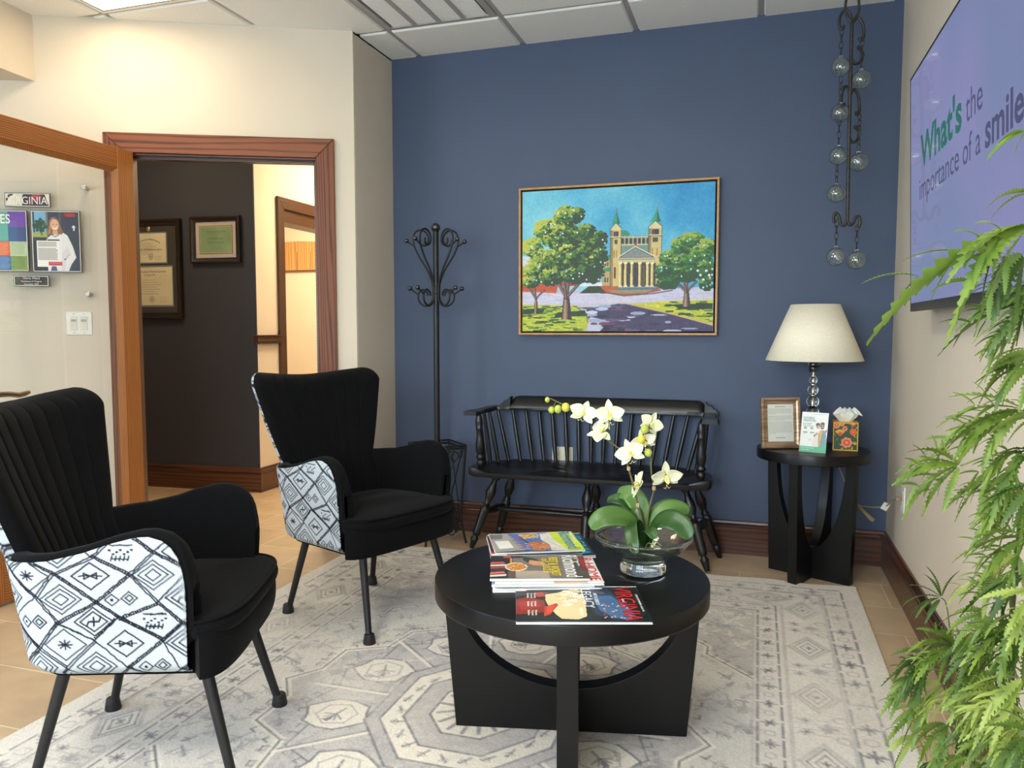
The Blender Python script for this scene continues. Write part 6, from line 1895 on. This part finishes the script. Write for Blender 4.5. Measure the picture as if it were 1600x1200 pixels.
r.poly(PC((.34, .2), (.36, .2), (.42, .6), (.40, .62)), '2a3a2a')
r.poly(PC((.60, .10), (.72, .02), (.72, .3), (.76, .7), (.82, 1), (.62, 1), (.64, .7), (.58, .4)), 'e2e0d4')
for k in range(22): a_, b__ = RNG.uniform(.62, .76), RNG.uniform(.3, .95); r.line(PC((a_, b__), (a_ + RNG.uniform(-.04, .05), b__ + RNG.uniform(-.08, .08))), 1.2, '8a8a84')
mg, at = magazine('magazine with a blue city map and lime green masthead, on top of the far stack', -.655, 2.292, 25, .215, .275, TT + .0195, .005, r, .006)
txt('Richmond', .055, mat('blue_ink', (40, 120, 190), .35), at(-.100, .088, .0030), mg, width=.195, bold=.004); txt('SOURCEBOOK 2023', .012, M_wht, at(-.09, .122, .0030), mg, width=.12)

# ================================================================== GLASS BOWL AND ORCHID
bx, by = -.300, 2.172
gb = thing('glass_bowl', 'clear footed glass bowl with a wide rim on the coffee table', 'bowl', (bx, by, TT + .0005))
fprof = [(0, 0), (.058, 0), (.064, .003), (.066, .010), (.064, .022), (.059, .029), (.060, .034), (.058, .036), (0, .036)]
bprof = [(.0, .0365), (.060, .0365), (.075, .040), (.080, .046), (.086, .050), (.094, .060), (.112, .070), (.120, .080), (.131, .092), (.140, .101), (.140, .105), (.134, .105), (.124, .094), (.113, .084), (.104, .072), (.084, .058), (.060, .050), (.035, .046), (0, .045)]
obj('foot', MB().lathe(fprof, 96, cap=False), M_glass, gb, smooth=True, angle=180)
obj('bowl', MB().lathe(bprof, 96, cap=False), panemat('thin_bowl_glass', (.90, .92, .88), 2.1), gb, smooth=True, angle=50)
obj('rim', MB().tube([(.1365 * math.cos(k * PI / 48), .1365 * math.sin(k * PI / 48), .1045) for k in range(96)], .0042, 10, closed=True), M_glass, gb, smooth=True)
M_water = panemat('water', (.93, .95, .88), 1.33)
obj('water', MB().lathe([(0, .0465), (.035, .0475), (.060, .0515), (.086, .0595), (.104, .070), (.104, .0705), (0, .0705)], 64), M_water, gb, smooth=True, angle=40)

oc = thing('orchid', 'white artificial orchid with two stems, green leaves and yellow buds in the glass bowl', 'plant', (-.296, 2.168, TT + .055))
ox, oy, oz = -.296, 2.168, TT + .055
def ol(x, y, z): return Vector((x - ox, y - oy, z - oz))
M_stem = mat('brown_green_stem', (104, 84, 60), .6, (84, 92, 48), 30)
M_leaf = mat('orchid_leaf', (52, 88, 36), .35, (34, 66, 28), 6, stretch=(1, 1, 1), spec=.5)
M_leafl = mat('orchid_leaf_light', (84, 118, 50), .4, (64, 98, 40), 6)
M_petal = mat('cream_white_petal', (232, 228, 202), .6, (224, 222, 178), 14, sss=.15)
M_lip = mat('pale_yellow_lip', (232, 218, 120), .55, (222, 224, 150), 40)
M_bud = mat('yellow_green_bud', (186, 190, 82), .5, (160, 172, 66), 20)
M_budy = mat('yellow_bud', (220, 200, 70), .5, (196, 186, 70), 20)
s1 = [(-.296, 2.168, .52), (-.301, 2.166, .587), (-.315, 2.16, .651), (-.326, 2.155, .702), (-.341, 2.15, .756), (-.354, 2.15, .799), (-.385, 2.15, .823), (-.404, 2.15, .838), (-.404, 2.15, .865), (-.415, 2.15, .890), (-.437, 2.15, .911), (-.472, 2.15, .922), (-.503, 2.15, .926), (-.534, 2.15, .934), (-.570, 2.15, .949)]
s2 = [(-.294, 2.17, .52), (-.291, 2.17, .592), (-.283, 2.17, .649), (-.271, 2.165, .701), (-.278, 2.16, .743), (-.281, 2.16, .794), (-.285, 2.15, .828), (-.300, 2.14, .852), (-.290, 2.14, .878), (-.275, 2.14, .872)]
def smooth_path(P, n=70): return bez([ol(*p) for p in P], n)
st1 = smooth_path(s1); st2 = smooth_path(s2)
o1 = obj('stem', MB().tube(st1, [.0034 * (1 - .55 * k / len(st1)) for k in range(len(st1))], 8), M_stem, oc, smooth=True)
o2 = obj('stem', MB().tube(st2, [.0032 * (1 - .5 * k / len(st2)) for k in range(len(st2))], 8), M_stem, oc, smooth=True)
for p, o_ in ((s1[2], o1), (s1[4], o1), (s2[3], o2)):
    obj('node', MB().lathe([(.003, -.006), (.0055, -.004), (.0050, 0), (.0058, .004), (.003, .007)], 10, M=T(ol(*p))), mat('stem_node', (176, 150, 120), .7), o_, smooth=True)
def petal(L, w, cup=.2, tipc=.0, ruffle=0.0):
    def f(a, b):
        s = 2 * b - 1; wd = w * (math.sin(PI * min(1, a ** .72)) ** .75 if 0 < a < 1 else 0) + .0004
        x = L * a; y = s * wd * .5
        z = cup * L * (a * a) * .5 - .28 * wd * (s * s) * (-1) * .5 + ruffle * L * math.sin(6 * s + 4 * a) * a
        return (x, y, z - tipc * L * a ** 3)
    return f
def orchid_flower(pos, yaw, pitch, size=.037, seed=0, roll=0.0):
    """faces local +Z; sepals 3, broad petals 2, lip"""
    rnd = random.Random(seed)
    M0 = T(ol(*pos)) @ Matrix.Rotation(yaw, 4, 'Z') @ Matrix.Rotation(pitch, 4, 'X') @ Matrix.Rotation(roll, 4, 'Z')
    b = MB()
    for an in (90, 215, 325):
        b.grid(petal(size * .92, size * .52, rnd.uniform(-.15, .35)), 14, 8, M=M0 @ Matrix.Rotation(math.radians(an), 4, 'Z') @ Matrix.Rotation(rnd.uniform(-.25, .1), 4, 'Y') @ T((.003, 0, -.001)))
    for an in (12, 168):
        b.grid(petal(size * 1.0, size * .92, rnd.uniform(-.1, .3), ruffle=.02), 16, 10, M=M0 @ Matrix.Rotation(math.radians(an), 4, 'Z') @ Matrix.Rotation(rnd.uniform(-.3, 0), 4, 'Y') @ T((.003, 0, .001)))
    fl_ = obj('flower', b, M_petal, oc, smooth=True, angle=180, label='cream white orchid blossom')
    fl_.modifiers.new('s', 'SOLIDIFY').thickness = .0006
    l = MB()
    l.grid(petal(size * .55, size * .34, .9), 10, 6, M=M0 @ Matrix.Rotation(math.radians(270), 4, 'Z') @ Matrix.Rotation(-.5, 4, 'Y') @ T((0, 0, .003)))
    for sg in (-1, 1): l.grid(petal(size * .34, size * .26, .6), 8, 6, M=M0 @ Matrix.Rotation(math.radians(270 + sg * 60), 4, 'Z') @ Matrix.Rotation(-.9, 4, 'Y') @ T((0, 0, .003)))
    l.sphere((0, 0, .007), size * .10, 10, 8, (1, 1, 1.4), M=M0)
    l.tube([(0, -size * .5, .012), (.004, -size * .68, .018), (.010, -size * .62, .016)], .0007, 5, M=M0).tube([(0, -size * .5, .012), (-.004, -size * .68, .018), (-.010, -size * .62, .016)], .0007, 5, M=M0)
    obj('lip', l, M_lip, fl_, smooth=True, angle=180)
    return M0
FL = [((-.468, 2.135, .910), .1, 1.15, .041, 1, -.25), ((-.394, 2.135, .913), .2, 1.75, .043, 2, .1), ((-.417, 2.135, .858), -.2, .75, .043, 3, 1.9), ((-.333, 2.138, .803), -.15, 1.45, .043, 4, .4), ((-.300, 2.145, .838), .3, 1.8, .036, 5, .3), ((-.281, 2.150, .886), .6, 1.5, .036, 6, -.5), ((-.309, 2.150, .712), -1.1, 1.35, .041, 7, 1.0), ((-.238, 2.150, .742), .5, 1.9, .045, 8, .1)]
for i_, (p, yw, pi_, sz, sd, rl) in enumerate(FL):
    M0 = orchid_flower(p, yw, pi_, sz, sd, rl)
    src = st1 if i_ in (0, 1, 2, 3, 6) else st2
    c = M0 @ Vector((0, 0, -.002)); q_ = min(src, key=lambda s_: (s_ - c).length)
    obj('pedicel', MB().tube(bez([q_, (q_ + c) / 2 + Vector((0, .004, .006)), c], 12), .0013, 6), mat('green_pedicel', (150, 160, 90), .6), oc, smooth=True)
for (p, r_, m_, k) in (((-.579, 2.15, .945), .0075, M_bud, 0), ((-.566, 2.148, .916), .0095, M_bud, 0), ((-.546, 2.146, .919), .0110, M_bud, 0), ((-.523, 2.145, .925), .0120, M_budy, 0), ((-.294, 2.128, .873), .0115, M_bud, 1), ((-.303, 2.126, .845), .0115, M_budy, 1), ((-.285, 2.140, .806), .0105, M_bud, 1)):
    obj('bud', MB().sphere(tuple(ol(*p)), r_, 14, 10, (1, 1, 1.12)), m_, oc, smooth=True)
    src = st2 if k else st1; c = ol(*p); q_ = min(src, key=lambda s_: (s_ - c).length)
    if (q_ - c).length > r_ * .6: obj('pedicel', MB().tube([q_, (q_ + c) / 2 + Vector((0, 0, -.004)), c], .0012, 6), M_stem, oc, smooth=True)
def strap(P, wmax, roll=0.0, fold=.25):
    """strap leaf along a path"""
    pth = bez([ol(*p) for p in P], 36); n = len(pth); b = MB(); vs = []; m = 8
    for i, p in enumerate(pth):
        t = i / (n - 1); d = (pth[min(n - 1, i + 1)] - pth[max(0, i - 1)]).normalized()
        side = d.cross(Vector((0, 0, 1))); side = side.normalized() if side.length > 1e-4 else Vector((1, 0, 0)); nr = side.cross(d).normalized()
        side = (Matrix.Rotation(roll, 3, d) @ side); nr = side.cross(d).normalized()
        wd = wmax * (.30 + .70 * math.sin(PI * min(1, t * .92 + .04) ** 1.1) ** .8) * (1 if t < .9 else max(.03, math.sqrt(max(0, 1 - ((t - .9) / .1) ** 2))))
        for j in range(m + 1):
            s = 2 * j / m - 1; vs.append(p + side * s * wd / 2 + nr * (fold * wd * abs(s) * .5))
    fs = [(i * (m + 1) + j, i * (m + 1) + j + 1, (i + 1) * (m + 1) + j + 1, (i + 1) * (m + 1) + j) for i in range(n - 1) for j in range(m)]
    return b.add(vs, fs)
B0 = (-.296, 2.168, TT + .062)
for P, w_, rl, m_ in (([B0, (-.325, 2.15, .598), (-.368, 2.12, .622), (-.408, 2.10, .618), (-.436, 2.09, .592)],   .066, -.75, M_leafl),
                  ([B0, (-.320, 2.18, .610), (-.352, 2.20, .645), (-.385, 2.20, .655), (-.412, 2.205, .648)], .045, -.6, M_leaf),
                  ([B0, (-.308, 2.19, .62), (-.325, 2.20, .655), (-.350, 2.21, .672), (-.385, 2.22, .668)], .058, -.9, M_leafl),
                  ([B0, (-.312, 2.13, .600), (-.322, 2.09, .605), (-.312, 2.05, .575), (-.300, 2.035, .548)], .040, .5, M_leaf),
                  ([B0, (-.265, 2.18, .612), (-.235, 2.19, .638), (-.202, 2.20, .642), (-.176, 2.205, .630)], .052, .7, M_leafl),
                  ([B0, (-.262, 2.15, .600), (-.225, 2.13, .622), (-.190, 2.12, .612), (-.166, 2.11, .580)], .064, .75, M_leaf),
                  ([B0, (-.270, 2.20, .612), (-.240, 2.22, .638), (-.205, 2.23, .636), (-.172, 2.235, .612)], .052, .6, M_leaf),
                  ([B0, (-.286, 2.13, .585), (-.270, 2.10, .595), (-.255, 2.08, .580)], .036, .4, M_leaf)):
    lf_ = obj('leaf', strap(P, w_, rl), m_, oc, smooth=True, angle=180); lf_.modifiers.new('s', 'SOLIDIFY').thickness = .0012
M_root = mat('white_green_root', (196, 206, 176), .5, (150, 170, 120), 30)
rr_ = random.Random(4)
for k in range(9):
    a = rr_.uniform(0, 6.28); L_ = rr_.uniform(.04, .075)
    pts = [ol(*B0)] + [Vector((L_ * t * math.cos(a + .6 * math.sin(4 * t + k)), L_ * t * math.sin(a + .6 * math.sin(4 * t + k)), .014 + .022 * math.sin(PI * t) * rr_.uniform(.6, 1.2))) for t in (.35, .7, 1.0)]
    obj('root', MB().tube(bez(pts, 20), .0016, 6), M_root, oc, smooth=True)

# ================================================================== OUTLETS, CORD
wo = thing('wall_outlet', 'ivory double wall outlet plate behind the bench spindles', 'outlet', (-1.003, YB, .452), rot=(PI / 2, 0, 0))
obj('plate', MB().box(-.058, .058, -.057, .057, 0, .006), M_ivory, wo, bevel=.002)
for x in (-.023, .023):
    for y in (-.020, .020):
        rc = obj('receptacle', MB().lathe([(.0165, .005), (.0165, .0075), (0, .0075)], 24, M=T((x, y, 0))), M_ivory, wo)
        obj('slot', MB().box(x - .007, x - .005, y - .004, y + .006, .007, .0078).box(x + .005, x + .007, y - .003, y + .005, .007, .0078).lathe([(.0022, .007), (.0022, .0078), (0, .0078)], 10, M=T((x, y - .009, 0))), M_darkgap, rc)
ro = thing('wall_outlet', 'white wall outlet on the right wall with a lamp plug in it', 'outlet', (XR, 3.615, .420), rot=(PI / 2, 0, -PI / 2))
obj('plate', MB().box(-.035, .035, -.057, .057, 0, .006), M_white, ro, bevel=.002)
for y in (-.020, .020):
    rc = obj('receptacle', MB().lathe([(.0165, .005), (.0165, .0075), (0, .0075)], 24, M=T((0, y, 0))), M_ivory, ro)
    obj('slot', MB().box(-.007, -.005, y - .004, y + .006, .007, .0078).box(.005, .007, y - .003, y + .005, .007, .0078), M_darkgap, rc)
M_cord = mat('clear_brown_cord', (150, 132, 100), .35)
cd = thing('lamp_cord', 'thin translucent lamp cord running from the side table to the right wall outlet', 'cord', (.45, 3.85, .35))
def cl(p): return (p[0] - .45, p[1] - 3.85, p[2] - .35)
c1_ = [(.300, 3.84, .625), (.345, 3.95, .600), (.355, 3.985, .56), (.372, 3.975, .515), (.392, 3.965, .465), (.418, 3.955, .40), (.425, 3.94, .37), (.440, 3.90, .345), (.463, 3.86, .331), (.505, 3.80, .338), (.540, 3.75, .352), (.560, 3.72, .366), (.575, 3.67, .398), (.586, 3.63, .418)]
cord_ = obj('cord', MB().tube(bez([cl(p) for p in c1_], 110), .0030, 8), M_cord, cd, smooth=True)
c2_ = [(.463, 3.86, .334), (.480, 3.84, .315), (.510, 3.81, .290), (.522, 3.80, .282), (.512, 3.80, .284), (.490, 3.82, .305), (.466, 3.85, .328)]
obj('cord_bundle', MB().tube(bez([cl(p) for p in c2_], 50), .0045, 8).tube(bez([cl((p[0] - .003, p[1], p[2] - .006)) for p in c2_], 50), .0035, 8), M_cord, cd, smooth=True)
obj('paper_tag', MB().box(-.018, .014, -.0008, .0008, -.016, .018, M=T(cl((.556, 3.722, .360))) @ Matrix.Rotation(.5, 4, 'Y') @ Matrix.Rotation(.4, 4, 'Z')), M_white, cd)
obj('plug', MB().box(-.014, .006, -.010, .010, -.008, .008, M=T(cl((.594, 3.620, .420)))), M_cord, cd, bevel=.003)

# ================================================================== FOREGROUND PLANT
LEAVES = [(0.279, 1.0, 1.368, 215, 30, 3, 0.048), (0.229, 0.8, 1.242, 222, 38, 5, 0.163), (0.239, 0.85, 1.222, 240, 40, 4, 0.095), (0.256, 0.9, 1.286, 205, 20, 2, 0.07), (0.29, 1.0, 1.181, 215, 50, 5, 0.108), (0.298, 1.05, 1.161, 235, 60, 5, 0.086), (0.317, 1.1, 1.126, 240, 60, 6, 0.086), (0.308, 1.1, 1.102, 230, 80, 6, 0.076), (0.331, 1.15, 1.045, 200, 50, 5, 0.129), (0.323, 1.2, 1.023, 215, 50, 5, 0.114), (0.346, 1.2, 0.988, 235, 70, 6, 0.125), (0.272, 1.2, 0.96, 200, 75, 6, 0.115), (0.332, 1.25, 0.943, 240, 60, 5, 0.097), (0.358, 1.2, 0.927, 225, 60, 6, 0.115), (0.368, 1.3, 0.879, 235, 70, 6, 0.084), (0.356, 1.2, 0.865, 210, 60, 6, 0.115), (0.375, 1.3, 0.816, 230, 70, 6, 0.096), (0.334, 1.25, 0.789, 205, 90, 7, 0.081), (0.355, 1.2, 0.812, 235, 70, 6, 0.104), (0.341, 1.3, 0.72, 225, 90, 7, 0.089), (0.349, 1.2, 0.757, 240, 80, 7, 0.114), (0.366, 1.2, 0.723, 220, 70, 6, 0.125), (0.368, 1.35, 0.679, 260, 80, 6, 0.128), (0.33, 1.3, 0.669, 235, 80, 6, 0.089), (0.307, 1.35, 0.646, 190, 90, 8, 0.109), (0.286, 1.4, 0.601, 200, 70, 7, 0.113), (0.317, 1.35, 0.636, 60, 80, 4, 0.046), (0.273, 1.4, 0.566, 225, 70, 6, 0.095), (0.307, 1.4, 0.56, 250, 90, 7, 0.095), (0.336, 1.35, 0.597, 250, 90, 7, 0.104), (0.357, 1.3, 0.632, 240, 90, 7, 0.107), (0.361, 1.2, 0.667, 235, 80, 7, 0.115), (0.357, 1.25, 0.616, 220, 90, 7, 0.108), (0.285, 1.45, 0.488, 230, 80, 6, 0.086), (0.325, 1.45, 0.471, 250, 90, 7, 0.099), (0.286, 1.5, 0.416, 235, 80, 6, 0.076), (0.361, 1.4, 0.502, 260, 100, 7, 0.102), (0.377, 1.3, 0.545, 240, 90, 7, 0.113), (0.371, 1.2, 0.614, 210, 70, 6, 0.115), (0.347, 1.45, 0.418, 265, 100, 7, 0.087), (0.368, 1.35, 0.466, 250, 100, 7, 0.105), (0.381, 1.25, 0.524, 240, 90, 7, 0.098), (0.319, 1.5, 0.374, 250, 90, 6, 0.077), (0.334, 1.1, 1.043, 190, 60, 5, 0.067), (0.353, 1.15, 0.946, 230, 70, 6, 0.09), (0.363, 1.15, 0.802, 220, 80, 6, 0.1), (0.374, 1.45, 0.703, 40, 60, 3, 0.044), (0.294, 1.0, 1.21, 255, 50, 5, 0.095), (0.319, 1.05, 1.116, 215, 60, 6, 0.082), (0.367, 1.15, 0.612, 200, 80, 6, 0.09)]
PB = Vector((.400, 1.22, 0.0))
pl = thing('potted_plant', 'tall feathery green aralia plant with serrated drooping leaves by the right wall', 'plant', tuple(PB))
M_pot = mat('dark_planter', (58, 52, 48), .5, (48, 44, 40), 12, .1, 60)
pot = obj('pot', MB().lathe([(0, .0), (.11, 0), (.12, .01), (.15, .26), (.16, .27), (.16, .295), (.145, .295), (.135, .26), (0, .255)], 48), M_pot, pl, smooth=True, angle=40)
obj('soil', MB().lathe([(0, .262), (.07, .266), (.134, .260)], 32, cap=False), mat('potting_soil', (50, 36, 26), .95, (30, 22, 16), 60, .8, 90), pl, smooth=True)
M_bark = mat('green_brown_bark', (74, 66, 44), .7, (52, 56, 34), 40, .3, 150)
def mkgreen(name, a, b_):
    m = mat(name, a, .45, b_, 22, sss=.0, spec=.4)
    nt = m.node_tree; b = nt.nodes['Principled BSDF']
    out = [n for n in nt.nodes if n.type == 'OUTPUT_MATERIAL'][0]
    trn = nt.nodes.new('ShaderNodeBsdfTranslucent'); mx = nt.nodes.new('ShaderNodeMixShader'); mx.inputs[0].default_value = .20
    src = b.inputs['Base Color'].links[0].from_socket
    nt.links.new(src, trn.inputs[0]); nt.links.new(b.outputs[0], mx.inputs[1]); nt.links.new(trn.outputs[0], mx.inputs[2]); nt.links.new(mx.outputs[0], out.inputs[0])
    return m
GREENS = [mkgreen('leaf_green', (112, 134, 50), (84, 110, 38)), mkgreen('leaf_deep_green', (76, 102, 38), (56, 82, 30)), mkgreen('leaf_light_green', (150, 164, 80), (122, 142, 60))]
stems = [[(0, 0, .25), (-.02, .06, .38), (-.06, .17, .46), (-.085, .18, .56), (-.092, .16, .66)],
         [(0, 0, .25), (.02, .01, .50), (.00, -.01, .75), (-.02, -.03, .95), (-.05, -.09, 1.10), (-.08, -.16, 1.22), (-.10, -.26, 1.34)],
         [(.02, -.02, .25), (.03, -.05, .5), (.00, -.08, .8), (-.05, -.22, 1.10), (-.11, -.38, 1.27), (-.13, -.42, 1.32)],
         [(-.01, .03, .25), (.01, .10, .42), (-.01, .14, .62), (-.02, .10, .80), (-.03, .06, .92)]]
sps = []
for P in stems:
    pp = bez(P, 50); sps += pp
    obj('stem', MB().tube(pp, [.0065 * (1 - .65 * i / len(pp)) for i in range(len(pp))], 8), M_bark, pl, smooth=True)
E1 = Vector((math.cos(YAW), math.sin(YAW), 0)); E2 = Vector((0, 0, 1)); E3 = E2.cross(E1) * 1.0
rnd = random.Random(12)
def leaflet(b, p, d, L, w, droop, seed):
    """serrated narrow blade from p along d"""
    rn = random.Random(seed)
    side = d.cross(Vector((0, 0, 1)))
    if side.length < .1: side = d.cross(E3)
    side.normalize(); tw = rn.uniform(-.9, .9); side = Matrix.Rotation(tw, 3, d) @ side
    n = 26; vs = []
    q_ = Vector(p); dd = Vector(d)
    for i in range(n + 1):
        t = i / n
        env = (math.sin(PI * min(1, t ** .8)) ** .7) * (1 - .25 * t) if 0 < t < 1 else 0.0
        tooth = 1.0 if i % 2 else .42
        wd = w * env * tooth + .0005
        fwd = dd * (L / n) * (.75 if i % 2 else 0)
        nr = side.cross(dd).normalized()
        vs += [q_ - side * wd + fwd + nr * wd * .35, q_.copy(), q_ + side * wd + fwd + nr * wd * .35]
        q_ = q_ + dd * (L / n)
        dd = (dd + Vector((0, 0, -droop / n))).normalized()
    fs = []
    for i in range(n):
        a = i * 3
        fs += [(a, a + 1, a + 4, a + 3), (a + 1, a + 2, a + 5, a + 4)]
    b.add(vs, fs)
def compound(c, ang, spread, n, L, k):
    c = Vector(c) - PB
    b = MB()
    st_ = min(sps, key=lambda s: (s - c).length + (0 if s.z < c.z + .03 else .25))
    mid = (st_ + c) / 2 + Vector((0, 0, .018))
    obj_m = GREENS[0 if rnd.random() < .5 else (1 if rnd.random() < .6 else 2)]
    b.tube(bez([st_, mid, c], 10), .0011, 5)
    for i in range(n):
        f = (i / (n - 1) - .5) if n > 1 else 0
        a = math.radians(ang + f * 2 * spread * .62 + rnd.uniform(-6, 6)); a -= .30 * (1 if math.cos(a) < 0 else -1)
        d = (E1 * math.cos(a) + E2 * math.sin(a) + E3 * rnd.uniform(-.45, .45)).normalized()
        Ln = L * (1 - .45 * abs(f) * 1.3) * rnd.uniform(.82, 1.05)
        base = c + d * .004
        leaflet(b, base, d, Ln, Ln * rnd.uniform(.060, .085) + .0022, rnd.uniform(.7, 1.4), k * 50 + i)
        # lateral lobes on the larger leaflets
        if Ln > .075:
            for sg in (-1, 1):
                for fr in (.30, .52):
                    dl = (Matrix.Rotation(sg * .62, 3, E3) @ d); leaflet(b, base + d * Ln * fr + Vector((0, 0, -.5 * fr * fr * Ln * .6)), dl, Ln * .30, Ln * .030, .8, k * 90 + i)
    return obj('leaf', b, obj_m, pl, smooth=True, angle=180)
for k, (x, y, z, a, sp_, n, L) in enumerate(LEAVES):
    compound((x, y, z), a, sp_, n, L, k)
# second leaves filling the crown a little deeper and to the sides
for k in range(10):
    x, y, z, a, sp_, n, L = LEAVES[17 + (k * 7) % 29]
    x2, y2, z2 = x + rnd.uniform(.00, .07), y + rnd.uniform(-.06, .12), z + rnd.uniform(-.05, .05)
    if x2 > .55: x2 = .53
    compound((x2, y2, z2), a + rnd.uniform(-40, 40), sp_ + 20, n, L * rnd.uniform(.6, .95), 200 + k)
